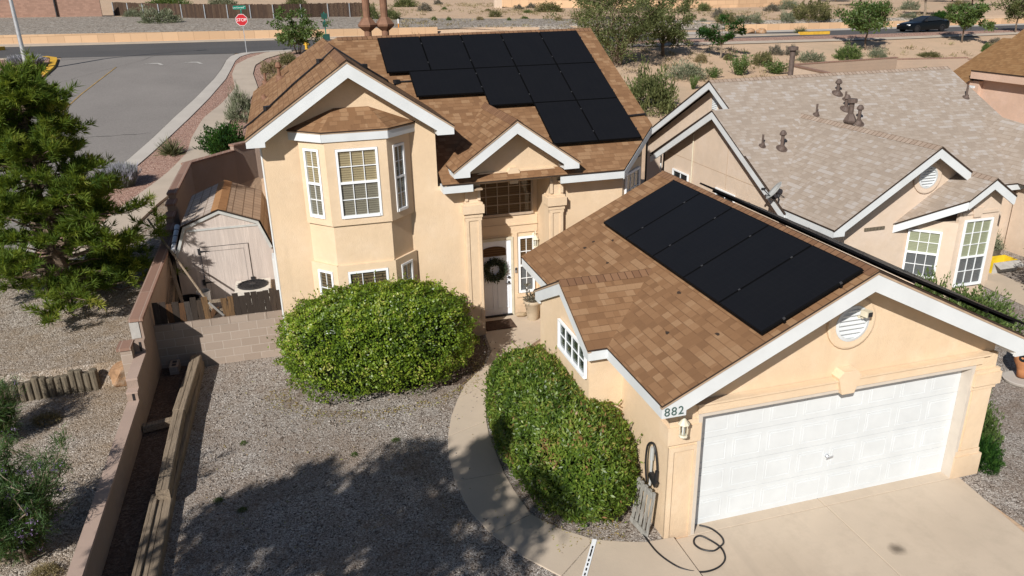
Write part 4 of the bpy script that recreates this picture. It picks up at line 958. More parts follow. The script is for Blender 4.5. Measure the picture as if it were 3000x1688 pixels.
for i, t in enumerate(['nearest the front gable', 'second back from the front gable', 'midway along the ridge', 'second from the far end', 'at the far end']):
    y = -.45 + S_ / 2 + i * (S_ + gp); x = 2.80 + L_ * cr / 2
    put_panel('p', (x, y, 4.155 - .455 * (x - 2.80)), (0, 1, 0), ur, 'edge-on solar panel beyond the garage ridge, top row, ' + t, G3)
for i, t in enumerate(['nearest the driveway', 'in the middle', 'farthest back']):
    y = -.45 + L_ / 2 + i * (L_ + gp); x = 2.80 + (L_ + .03) * cr + S_ * cr / 2
    put_panel('l', (x, y, 4.155 - .455 * (x - 2.80)), (0, 1, 0), ur, 'edge-on sideways solar panel low on the right garage slope, ' + t, G3)

# ================================================================ YARD WALLS AND THINGS
wallp = [(-16, -.3), (-16, .66), (5.85, .66), (5.85, .86), (6.05, .86), (6.05, 1.05), (7.28, 1.05), (7.28, 1.34), (7.44, 1.34), (7.44, 1.74), (13.35, 1.78), (13.35, 1.97), (14.0, 1.97), (14.0, 2.16), (14.6, 2.16), (14.6, 2.38), (15.2, 2.38), (15.2, 2.56), (19.9, 2.52), (19.9, -.3)]
sw = thing('block_wall', 'long stepped pinkish block wall with brown cap running beside the gravel yard', 'wall', (-8.88, 6, 0))
MB().prism([(-8.98, y, z) for y, z in wallp], (.2, 0, 0)).build('wall_face', P['wallface'], sw)
m = MB()
def capseg(y0, y1, z0, z1, w=.14, t=.065): m.prism([(-8.88 - w, y0, z0), (-8.88 + w, y0, z0), (-8.88 + w, y1, z1), (-8.88 - w, y1, z1)], (0, 0, t))
capseg(7.40, 13.34, 1.741, 1.781); capseg(13.31, 14.0, 1.971, 1.971); capseg(13.98, 14.6, 2.161, 2.161); capseg(14.57, 15.2, 2.381, 2.381); capseg(15.17, 19.95, 2.561, 2.521)
bevel(m.build('wall_cap', P['cap'], sw), .01)
m = MB(); m.box(-8.985, -8.775, -16, 5.846, .661, .715); m.box(-8.985, -8.775, 6.055, 7.276, 1.051, 1.095); m.box(-8.985, -8.775, 5.853, 6.046, .861, .90)
bevel(m.build('low_cap', P['lowcap'], sw), .008)
m = MB()
for q_ in ((5.848, .72, .86, -8.86), (7.276, 1.12, 1.33, -8.86)): m.box(q_[3] - .022, q_[3] + .022, q_[0] - .006, q_[0] + .02, q_[1], q_[2])
m.build('block_slot', P['black'], sw)
m = MB(); m.box(-9.02, -8.84, 7.425, 7.445, 1.36, 1.73); m.build('paint_smear', P['whitemark'], sw)
MB().box(-9.20, -8.985, 7.0, 7.42, .6, 1.30).build('wall_pier', P['block'], sw); MB().box(-9.26, -8.985, 6.97, 7.40, 1.301, 1.36).build('pier_cap', P['cap'], sw)
bw = thing('block_wall', 'tall dark brown block wall crossing behind the shed to the house', 'wall', (-7, 22, 0))
m = MB(); c2 = MB()
for (a, b, z) in (((-8.9, 19.85), (-7.42, 21.75), 2.50), ((-7.42, 21.75), (-6.7, 22.4), 2.70), ((-6.7, 22.4), (.0, 24.1), 2.72), ((0, 24.1), (5, 24.1), 2.5)):
    a, b = V(*a), V(*b); r = unit(b - a); n = V(-r[1], r[0])
    m.prism([(*(a), -.3), (*(b), -.3), (*(b), z), (*(a), z)], (*(n * .2), 0))
    a2, b2 = a - n * .05 - r * .02, b - n * .05 + r * .02
    c2.prism([(*a2, z + .001), (*b2, z + .001), (*(b2 + n * .3), z + .001), (*(a2 + n * .3), z + .001)], (0, 0, .065))
m.build('wall_face', P['wallface'], bw); c2.build('wall_cap', P['cap'], bw)
cw = thing('cross_wall', 'low grey block wall from the side wall to the house corner', 'wall', (-7.4, 8.6, 0))
MB().box(-8.78, -5.955, 8.5, 8.7, -.1, 1.0).build('wall_face', P['block'], cw)
m = MB()
for i in range(7):
    x0 = -8.775 + i * .404
    if x0 < -5.97: m.box(x0, min(x0 + .398, -5.957), 8.495, 8.705, 1.003, 1.16)
bevel(m.build('top_course', P['block'], cw), .008)
fn = thing('picket_fence', 'weathered wooden picket fence standing on the low grey block wall', 'fence', (-7.3, 8.6, 1.16))
rr = random.Random(5); m = MB(); x = -8.74
while x < -6.0:
    wd = .128 + rr.uniform(-.012, .012); h = 1.66 + rr.uniform(-.05, .06); tl = rr.uniform(-.015, .015)
    skip = -7.62 < x < -7.40
    if skip: h = 1.42 if x < -7.5 else 1.3; tl = .09
    c = V(x + wd / 2, 8.56, (1.165 + h) / 2); hz = (h - 1.165) / 2
    k = (len(m.f) // 6) * .14 + .05 + .14 * rr.randint(0, 9)
    n0 = len(m.f); m.obox(c, (wd / 2, 0, 0), (0, .011, 0), (tl, rr.uniform(-.01, .01), hz))
    for j in range(n0, len(m.f)): m.u[j] = [(k + .02 * (i_ % 2), q_[1]) for i_, q_ in enumerate(m.u[j])]
    x += wd + rr.uniform(.001, .006)
m.build('board_panel', P['boards'], fn)
MB().box(-8.74, -5.98, 8.575, 8.61, 1.28, 1.36).build('rail', P['timber'], fn); MB().box(-8.74, -5.98, 8.575, 8.61, 1.52, 1.59).build('rail', P['timber'], fn)
m = MB(); m.obox((-7.42, 8.53, 1.38), (.02, .02, 0), (-.01, .02, 0), (.13, 0, -.17)); tag(m.build('broken_lath', P['whitemark']), 'pale broken lath sticking through the gap in the picket fence', 'lath')
def rough_timber(name, label, a, b, w, h, seed, mat='timber', group=None):
    """split landscape timber from a to b with an uneven, cracked outline"""
    rr = np.random.default_rng(seed); a, b = V(*a), V(*b); L = np.linalg.norm(b - a); r = (b - a) / L; n = unit(np.cross(V(0, 0, 1), r)); n2 = np.cross(r, n)
    ns = max(4, int(L / .12)); m = MB(); rings = []
    prof = [(-.5, -.5), (.5, -.5), (.5, .42), (.42, .5), (.06, .5), (.03, .44), (.0, .5), (-.42, .5), (-.5, .42)]
    ph = rr.uniform(0, 6, 4)
    for i in range(ns + 1):
        t = i / ns; k = 1 + .015 * math.sin(4 * t + ph[0]) + rr.normal() * .008; off = .008 * math.sin(3 * t + ph[1]); cr_ = .05 * math.sin(3 * t + ph[2]) + rr.normal() * .012
        ring = []
        for (p_, q_) in prof:
            pp = p_ + (cr_ if abs(p_) < .1 else 0); ring.append(a + r * (L * t + (rr.normal() * .01 if i in (0, ns) else 0)) + n * (pp * w * k + off) + n2 * (q_ * h * (k if q_ > 0 else 1)))
        rings.append(ring)
    for A, B in zip(rings, rings[1:]):
        for k in range(len(A)): m.face([A[k], A[(k + 1) % len(A)], B[(k + 1) % len(A)], B[k]])
    m.face(rings[0][::-1]); m.face(rings[-1])
    return tag(m.build(name, P[mat], weld=True), label, 'timber', group)
rough_timber('landscape_timber', 'long cracked grey timber on top of the planter edge, nearer half', (-8.09, 3.05, .30), (-8.10, 5.80, .30), .21, .19, 1)
rough_timber('landscape_timber', 'shaded grey timber on top of the planter edge by the low block wall', (-8.10, 5.83, .30), (-8.0, 8.35, .30), .23, .20, 2)
rough_timber('landscape_timber', 'lower planter edge timber running out of the picture foreground', (-8.09, -9, .10), (-8.08, 3.3, .10), .24, .21, 3)
rough_timber('landscape_timber', 'lower planter edge timber underneath the cracked upper one', (-8.08, 3.32, .10), (-7.98, 8.42, .10), .23, .20, 4)
rough_timber('landscape_timber', 'narrow second timber leaning inside the planter edge in the foreground', (-8.27, -9, .17), (-8.25, 3.2, .17), .12, .14, 14)
rough_timber('cross_tie', 'short dark timber tying the planter edge to the side wall', (-8.77, 5.62, .21), (-8.22, 5.72, .21), .14, .14, 5)
cb = MB(); cb.box(-8.55, -8.36, 8.05, 8.44, .12, .31); cb.box(-8.50, -8.41, 8.11, 8.22, .305, .313, 1); cb.box(-8.50, -8.41, 8.27, 8.38, .305, .313, 1)
tag(bevel(cb.build('cinder_block', [P['block'], P['black']]), .01), 'loose grey cinder block standing on the planter soil', 'block')
# palisade of short logs and boulder on the bank
m = MB(); rr = random.Random(9); N = 27
for i in range(N):
    t = i / N; x = -13.4 + 3.62 * t; y = 7.30 + .22 * t + rr.uniform(-.02, .02); h = .74 + rr.uniform(-.04, .05); r = .078 + rr.uniform(-.006, .008)
    m.lathe([(r, .1), (r * 1.02, h - .03), (r * .88, h)], (x, y, 0), 10)
tag(m.build('log_edging', P['log']), 'row of short upright logs holding back the gravel bank', 'edging')
def boulder(name, label, c, s, seed, col=(.40, .27, .155)):
    import bmesh
    bm = bmesh.new(); bmesh.ops.create_icosphere(bm, subdivisions=4, radius=1)
    rr = np.random.default_rng(seed); d = np.array([v.co[:] for v in bm.verts]); f = np.ones(len(d))
    for i in range(9):
        n = nrm(rr.normal(size=(1, 3)))[0]; f = np.minimum(f, np.where(d @ n > .05, rr.uniform(.62, .85) / np.maximum(d @ n, .05), 9))
    f = np.minimum(f, 1.0) * lump(d, seed, 3, .03)
    for v, k, dd in zip(bm.verts, f, d): v.co = Vector((dd * k * V(*s)).tolist())
    me = bpy.data.meshes.new(name); bm.to_mesh(me); bm.free()
    k = NT(name + '_rock'); k.set(.9, .2); p = k.geo(); n1 = k.noise(p, 3.5, 5, .7); n2 = k.noise(p, 14, 4, .7)
    k.col(k.mix(k.math('MULTIPLY', n2, .6), k.ramp(n1, [(.35, sc(col, .55)), (.5, col), (.65, (.45, .36, .27))]), sc(col, .5))); k.bump(k.math('ADD', n1, n2), .5, .012)
    me.materials.append(k.m)
    o = bpy.data.objects.new(name, me); COL.objects.link(o); o.location = c; return tag(o, label, 'rock')
boulder('boulder', 'orange tan sandstone boulder wedged between the log edging and block wall', (-9.42, 7.62, .52), (.29, .30, .29), 4, (.40, .235, .13))
boulder('flat_stone', 'flat buff stone on the step beside the front door', (-.13, 8.88, .09), (.17, .10, .07), 8, (.46, .35, .22))
for i, (x, y) in enumerate(((31.5, 55.6), (36.0, 56.6), (37.2, 56.6))):
    boulder('rock', ['tan rock on the far median left of the orange rocks', 'orange rock on the far median, left of a pair', 'orange rock on the far median, right of a pair'][i], (x, y, T(x, y) + .2), (.5, .4, .35), 20 + i, (.42, .24, .13))
# shed
shed = thing('garden_shed', 'mauve gambrel roofed garden shed between the side wall and the house', 'shed', (-7.35, 12, 0))
sx, sy, sl = -7.37, 12.0, 3.3
pr_ = [(-1.24, 0), (-1.24, 1.62), (-.93, 2.42), (0, 2.78), (.95, 2.40), (1.22, 1.66), (1.22, 0)]
MB().prism([(sx + x, sy, z) for x, z in pr_], (0, sl, 0)).build('wall', P['shedwall'], shed)
m = MB(); o_ = [(-1.30, 1.60), (-.985, 2.455), (0, 2.84), (1.0, 2.435), (1.275, 1.63)]
for i in range(4):
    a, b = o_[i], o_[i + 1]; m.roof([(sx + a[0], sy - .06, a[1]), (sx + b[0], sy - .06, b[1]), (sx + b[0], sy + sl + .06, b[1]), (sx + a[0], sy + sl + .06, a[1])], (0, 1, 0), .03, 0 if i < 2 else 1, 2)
sr = m.build('roof', [P['shedroof'], P['shedroof2'], P['edge']], shed)
m = MB(); m.prism([(sx - .19, sy - .07, 2.775), (sx, sy - .07, 2.855), (sx + .19, sy - .07, 2.775), (sx, sy - .07, 2.835)], (0, sl + .13, 0)); m.build('ridge_cap', P['shedridge'], sr)
m = MB()
for a, b in zip(pr_[1:5], pr_[2:6]):
    a, b = V(sx + a[0], sy - .03, a[1]), V(sx + b[0], sy - .03, b[1]); d = unit(b - a); n = V(-d[2], 0, d[0]); n = n if n[2] < 0 or abs(n[0]) > .9 and (n[0] * (a[0] - sx) < 0) else -n
    m.obox((a + b) / 2 + n * .035, d * (np.linalg.norm(b - a) / 2 + .0), n * .035, V(0, .018 + .002 * len(m.f) / 6, 0))
m.box(sx - .86, sx + .90, sy - .02, sy + .01, 2.28, 2.33)
m.build('trim', P['shedtrim'], shed)
m = MB(); m.box(sx - .60, sx + .60, sy - .016, sy, .12, 1.82)
sd = m.build('door', P['shedwall'], shed)
m = MB()
for q_ in ((-.60, -.49, .12, 1.82), (.49, .60, .12, 1.82), (-.49, .49, 1.71, 1.82), (-.49, .49, .12, .23)): m.box(sx + q_[0], sx + q_[1], sy - .026, sy - .015, q_[2], q_[3])
m.build('door_trim', P['shedwall'], sd); m = MB()
for q_ in ((-.612, -.601, .12, 1.832), (.601, .612, .12, 1.832), (-.601, .601, 1.821, 1.832), (-.488, -.482, .235, 1.705), (.482, .488, .235, 1.705), (-.482, .482, 1.699, 1.705)): m.box(sx + q_[0], sx + q_[1], sy - .018, sy - .004, q_[2], q_[3])
m.build('door_gap', P['dark'], sd)
m = MB()
for z in (.85, 1.72):
    m.box(sx - .67, sx - .615, sy - .03, sy, z - .08, z + .08); m.prism([(sx - .614, sy - .034, z - .03), (sx - .614, sy - .034, z + .03), (sx - .36, sy - .034, z)], (0, .007, 0))
m.box(sx + .55, sx + .66, sy - .034, sy - .027, .80, .88); m.build('hinge', P['dark'], sd)
# air conditioner
ac = thing('air_conditioner', 'beige outdoor air conditioner with round top grille behind the picket fence', 'air conditioner', (-6.76, 11.45, 0))
m = MB(); m.box(-7.21, -6.31, 11.02, 11.90, .02, .82); bevel(m.build('casing', simple('beige_enamel', (.62, .58, .52), .5, .4), ac), .06, 3)
m = MB(); m.lathe([(.39, 0), (.39, .025), (.35, .03), (.35, .0)], (-6.76, 11.46, .82), 32, 0, cap=False)
for i in range(1, 7): m.lathe([(.055 * i + .004, .024), (.055 * i + .004, .03), (.055 * i - .004, .03), (.055 * i - .004, .024)], (-6.76, 11.46, .82), 28, 0, cap=False)
for i in range(16):
    t = i * PI / 8; m.obox((-6.76 + .23 * math.cos(t), 11.46 + .23 * math.sin(t), .85), (.19 * math.cos(t), .19 * math.sin(t), 0), (-.004 * math.sin(t), .004 * math.cos(t), 0), (0, 0, .004))
m.lathe([(.08, 0), (.08, .04)], (-6.76, 11.46, .822), 16); m.build('grille', P['dark'], ac)
m = MB(); m.lathe([(.355, .001), (.355, .004)], (-6.76, 11.46, .82), 28); m.build('fan_well', P['black'], ac)
def can(name, label, cat, c, r, h, mat, inner=None, rim=.012):
    m = MB(); m.lathe([(r * .88, 0), (r, h), (r + rim, h), (r + rim, h - .04), (r + .002, h - .05)], c, 28, 0, cap=False); m.lathe([(r - rim, h - .002), (r * .86, .03), (.001, .03)], c, 28, 1, cap=False); m.lathe([(r - rim, h), (r + rim, h)], c, 28, 0, cap=False)
    return tag(m.build(name, [P[mat], P[inner or mat]], smooth=False), label, cat)
can('plastic_drum', 'open black plastic drum standing behind the picket fence', 'drum', (-8.33, 10.9, 0), .29, .86, 'black')
can('bucket', 'white plastic bucket between the black drum and the shed', 'bucket', (-8.02, 11.5, 0), .17, .80, 'vinyl', 'shedtrim')
tag(MB().tube([(-9.36, 13.55, 2.32), (-7.55, 9.3, 1.02)], .028, 8).build('pole', P['timber']), 'long grey pole leaning over the side wall cap', 'pole')
rough_timber('plank', 'grey plank leaning against the side wall under the long pole', (-9.02, 13.0, 2.0), (-8.2, 9.6, .75), .08, .035, 30)
rough_timber('plank', 'dark plank leaning beside the shed front', (-8.72, 12.6, 1.65), (-8.45, 9.4, .5), .07, .03, 31, 'log')
rough_timber('plank', 'pale board standing along the inner face of the side wall', (-8.70, 11.6, 1.2), (-8.62, 9.0, .6), .09, .04, 32)
m = MB(); m.tube([(-8.66, 13.6, 2.02), (-8.62, 11.95, 1.80)], .075, 12)
for t in (.2, .45, .72): m.tube([V(-8.66, 13.6, 2.02) * (1 - t) + V(-8.62, 11.95, 1.80) * t, V(-8.66, 13.6, 2.02) * (1 - t - .02) + V(-8.62, 11.95, 1.80) * (t + .02)], .079, 12, 1)
tag(m.build('drain_pipe', [P['vinyl'], P['dark']]), 'white pipe strapped along the wall top beside the shed', 'pipe')
tag(MB().tube([(-6.08, 11.9, .2), (-6.05, 12.0, 2.1)], .02, 6).build('downpipe', P['shedtrim']), 'thin grey upright pipe between shed and house', 'pipe')
# entry things
pot = thing('flower_pot', 'tall tan flower pot with dry flowers right of the front door', 'flower pot', (.12, 8.62, .04))
m = MB(); c = (.12, 8.62, .04); m.lathe([(.13, 0), (.155, .10), (.20, .44), (.225, .46), (.225, .53), (.205, .54), (.195, .48), (.001, .47)], c, 26, cap=False); m.build('pot', simple('tan_ceramic', (.44, .36, .26), .6, .35, 0, .06), pot, smooth=True)
MB().lathe([(.001, .472), (.196, .474)], c, 20, cap=False).build('soil', P['mulch'], pot)
n = 260; d = nrm(RNG.normal(size=(n, 3)) + V(0, 0, .9)); base = V(.12, 8.62, .5) + d * RNG.uniform(.05, .30, (n, 1)) * V(.8, .8, 1.0); base[:60] = V(.0, 8.6, .5) + np.stack([RNG.normal(0, .03, 60), RNG.normal(0, .03, 60), RNG.uniform(.1, .52, 60)], 1)
co, uv = leaf_quads(base, d + RNG.normal(0, .5, (n, 3)), RNG.normal(size=(n, 3)), RNG.uniform(.06, .12, n), .035)
o = link('dry_flowers', quads_mesh('dry_flowers', co - V(*wloc(pot)), uv, P['grey']), pot)
def wreath():
    t_ = thing('wreath', 'dark green leafy wreath hanging on the white front door', 'wreath', (-.745, 9.03, 1.35))
    n = 1500; a = RNG.uniform(0, 2 * PI, n); rad = RNG.normal(.215, .045, n); c = np.stack([rad * np.cos(a), RNG.uniform(-.05, .03, n), rad * np.sin(a)], 1)
    tang = np.stack([-np.sin(a), np.zeros(n), np.cos(a)], 1); out = np.stack([np.cos(a), -.5 * np.ones(n), np.sin(a)], 1)
    co, uv = leaf_quads(c, tang * .6 + out * RNG.uniform(0, 1, (n, 1)) + RNG.normal(0, .3, (n, 3)), RNG.normal(size=(n, 3)) + V(0, -1, 0), RNG.uniform(.05, .10, n), .028)
    link('leaves', quads_mesh('wreath_leaves', co, uv, P['wreathleaf']), t_)
    m = MB(); m.tube([(-.745 + .21 * math.cos(t), 9.035, 1.35 + .21 * math.sin(t)) for t in np.linspace(0, 2 * PI, 25)], .03, 6, cap=False); m.build('ring', P['log'], t_)
P['wreathleaf'] = leafmat('wreath_leaf', [(0, (.016, .03, .016)), (.7, (.045, .07, .04)), (1, (.12, .14, .10))], .15)
wreath()
m = MB(); m.box(-1.2, -.42, 8.24, 8.80, .044, .062); tag(m.build('doormat', simple('brown_coir', (.085, .055, .04), .95, .1, 0, .3, 20)), 'dark brown doormat in front of the entry door', 'doormat')
# grey slatted panel, washer lance and hose by the garage corner
sh = thing('wooden_shutter', 'worn grey slatted wooden panel leaning on the garage corner', 'shutter', (-.68, .2, 0))
tilt = V(.10, 0, .80); ax_ = V(.05, -.46, 0) ; b0 = V(-.80, .42, .02)
m = MB(); nrm_ = unit(np.cross(ax_, tilt))
def pq(u, v): return b0 + ax_ * u + tilt * v
for u in (0.03, .26, .50, .74, .97): m.obox(pq(u, .5), ax_ * .055, tilt * .5, nrm_ * .012)
for v in (.05, .93): m.obox(pq(.5, v) + nrm_ * .022, ax_ * .5, tilt * .06, nrm_ * .012)
m.build('slats', P['greywood'] if 'greywood' in P else P.setdefault('greywood', timber('greywood', (.36, .35, .32), (.16, .15, .135), (20, 20, 2))), sh)
hz = thing('hose', 'black hose snaking from the garage corner in a loop on the driveway', 'hose', (-.2, -.4, 0))
hp = [(-.74, .30, .10), (-.76, .20, .045), (-.78, -.07, .045), (-.76, -.40, .045), (-.68, -.66, .045), (-.55, -.86, .04), (-.31, -.98, .022), (-.06, -.97, .022), (.13, -.86, .022), (.21, -.70, .022), (.215, -.55, .022), (.15, -.39, .024), (.04, -.28, .045), (-.06, -.29, .03), (-.12, -.40, .022), (-.07, -.54, .022), (.07, -.63, .03), (.20, -.60, .055), (.32, -.50, .03), (.36, -.34, .022), (.30, -.14, .022), (.17, -.02, .022)]
def smooth_path(p, n=6):
    p = [V(*q) for q in p]; out = []
    for i in range(len(p) - 1):
        a, b, c, d = p[max(i - 1, 0)], p[i], p[i + 1], p[min(i + 2, len(p) - 1)]
        for k in range(n):
            t = k / n; out.append(.5 * (2 * b + (c - a) * t + (2 * a - 5 * b + 4 * c - d) * t * t + (3 * b - a - 3 * c + d) * t ** 3))
    return out + [p[-1]]
MB().tube(smooth_path(hp), .014, 8).build('tube', P['black'], hz, smooth=True)
wd = thing('washer_lance', 'black pressure washer gun and grey lance hooked on the garage wall', 'washer lance', (-.56, .25, .8))
m = MB(); m.tube(smooth_path([(-.60, .36, .75), (-.61, .40, 1.1), (-.60, .38, 1.40), (-.58, .26, 1.52), (-.57, .16, 1.42), (-.56, .10, 1.15), (-.57, .10, .95)]), .017, 8); m.build('loop', P['black'], wd, smooth=True)
m = MB(); m.tube([(-.585, .27, .75), (-.575, .26, 1.40)], .02, 8); m.tube([(-.58, .26, 1.22), (-.575, .26, 1.44)], .034, 8); m.build('lance', P['shedtrim'], wd)
m = MB(); m.obox((-.58, .17, .92), (.03, 0, 0), (0, .11, .04), (0, -.02, .05)); m.tube([(-.57, .10, .92), (-.57, .09, 1.12)], .03, 8); m.build('gun', P['black'], wd)
m = MB(); a, b = V(-1.55, .13, .05), V(-2.02, -.62, .05); r = unit(b - a); nn = V(-r[1], r[0], 0)
m.obox((a + b) / 2, r * np.linalg.norm(b - a) / 2, nn * .035, V(0, 0, .006))
for t in (.22, .30, .38, .55, .66, .78, .9): m.obox(a + (b - a) * t, r * (.03 if t != .38 else .07), nn * .012, V(0, 0, .0075), 1)
tag(m.build('slotted_strip', [P['vinyl'], P['black']]), 'white slotted metal strip lying across the curved path', 'metal strip')

# loose stones and leaf litter: uncountable ground cover
def scatter_stones():
    rng = np.random.default_rng(91); mb = MB(); k = 0
    while k < 1500:
        x, y = rng.uniform(-7.7, -.6), rng.uniform(-.5, 8.0)
        if -3.4 < x and y < 8 and (x + 2.3) ** 2 + (y - 1.5) ** 2 < 9 and x > -3.2 + .25 * abs(y - 2): continue
        r = rng.uniform(.014, .034); c = V(x, y, .028); a = rng.uniform(0, 6.28)
        ring = [c + V(math.cos(a + t) * r * rng.uniform(.7, 1.1), math.sin(a + t) * r * rng.uniform(.7, 1.1), 0) for t in np.linspace(0, 2 * PI, 6)[:-1]]; topv = [c + (q - c) * .55 + V(0, 0, r * .75) for q in ring]
        mb.face(topv, [(k, 0)] * 5)
        for i in range(5): mb.face([ring[i], ring[(i + 1) % 5], topv[(i + 1) % 5], topv[i]])
        k += 1
    return tag(mb.build('loose_stones', P['granite']), 'loose stones scattered over the front yard gravel', 'gravel', None, 'stuff')
scatter_stones()
def litter():
    rng = np.random.default_rng(92); n = 900; a = rng.uniform(PI * .95, PI * 2.1, n); k = 1 + np.abs(rng.normal(.02, .14, n))
    p = np.stack([-4.0 + np.cos(a) * 2.0 * k, 6.5 + np.sin(a) * 1.3 * k, np.full(n, .045)], 1)
    n2 = 260; p2 = np.stack([rng.uniform(-7.5, -2.6, n2), rng.uniform(1, 7.5, n2), np.full(n2, .045)], 1); n3 = 200; p3 = np.stack([rng.uniform(-2.2, -1.0, n3), rng.uniform(.0, 1.0, n3), np.full(n3, .045)], 1)
    p = np.vstack([p, p2, p3]); N = len(p)
    co, uv = leaf_quads(p, rng.normal(size=(N, 3)) * V(1, 1, .12), rng.normal(size=(N, 3)) * .3 + V(0, 0, 1), rng.uniform(.03, .06, N), .022, rng.random(N))
    P['litter'] = leafmat('fallen_leaf', [(0, (.16, .10, .05)), (.6, (.34, .25, .09)), (1, (.30, .32, .09))], .1)
    tag(link('leaf_litter', quads_mesh('leaf_litter', co, uv, P['litter'])), 'fallen leaves scattered on the gravel round the bushes', 'leaf litter', None, 'stuff')
litter()
# ================================================================ PLANTS
def hedge(name, label, c, rad, n, L, W, mat, seed, sq=.72, kind='hedge', dead=None, lp=.045):
    """rounded clipped bush: a superellipsoid shell of leaves round a dark woody core"""
    rng = np.random.default_rng(seed); c = V(*c); rad = V(*rad)
    root = thing(name, label, 'bush', (c[0], c[1], 0))
    d = nrm(rng.normal(size=(n, 3))); d[:, 2] = np.where(d[:, 2] < -.55, -d[:, 2], d[:, 2])
    sup = 1 / (np.abs(d) ** (2 / sq)).sum(1) ** (sq / 2)
    r = sup * lump(d, seed, 4, lp) * lump(d, seed + 1, 11, .028) * (1 - rng.exponential(.045, n).clip(0, .3))
    stray = rng.random(n) < .03; r[stray] *= rng.uniform(1.02, 1.10, stray.sum())
    p = d * r[:, None] * rad + c
    nor = nrm(d / rad); ax = nrm(np.cross(nor, rng.normal(size=(n, 3)))) + nor * rng.uniform(.1, .9, (n, 1)) + V(0, 0, .15)
    tone = .46 + .22 * (lump(d, seed + 5, 9, 1.0) - 1) + rng.normal(0, .2, n)
    if dead is not None:
        w = np.exp(-(((d - V(*dead[0])) ** 2).sum(1)) / dead[1]); tone = np.where(rng.random(n) < w * .55, rng.uniform(.93, 1, n), tone)
    co, uv = leaf_quads(p, ax, nor + rng.normal(0, .45, (n, 3)), rng.uniform(.75, 1.3, n) * L, rng.uniform(.8, 1.2, n) * W, tone.clip(0, 1))
    link('leaves', quads_mesh('hedge_leaves', co - V(c[0], c[1], 0), uv, P[mat]), root)
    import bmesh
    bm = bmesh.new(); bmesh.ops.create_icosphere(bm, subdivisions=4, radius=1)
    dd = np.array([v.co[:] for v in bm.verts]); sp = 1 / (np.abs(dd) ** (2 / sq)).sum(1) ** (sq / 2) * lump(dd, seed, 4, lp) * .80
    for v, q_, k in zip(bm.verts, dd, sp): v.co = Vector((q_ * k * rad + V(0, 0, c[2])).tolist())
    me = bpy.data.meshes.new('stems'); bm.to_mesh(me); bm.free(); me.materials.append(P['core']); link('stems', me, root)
    return root
hedge('hedge_bush', 'large rounded light green bush under the bay window', (-4.02, 6.55, .95), (2.0, 1.22, 1.17), 42000, .060, .036, 'hedge', 11, .73)
hedge('hedge_bush', 'long darker green bush with browning top against the garage wall', (-1.42, 2.40, .74), (1.04, 2.28, 1.0), 46000, .075, .030, 'hedge2', 12, .86, lp=.012, dead=((.6, .1, .75), .35))
# white scrap of paper caught on the bush
m = MB(); m.face([(-5.15, 5.75, 1.62), (-5.05, 5.70, 1.66), (-5.02, 5.72, 1.72), (-5.13, 5.78, 1.70)]); m.face([(-5.05, 5.70, 1.66), (-4.98, 5.69, 1.63), (-4.97, 5.72, 1.69), (-5.02, 5.72, 1.72)])
tag(m.build('paper_scrap', P['white']), 'small white paper scrap caught in the bush under the bay window', 'litter')

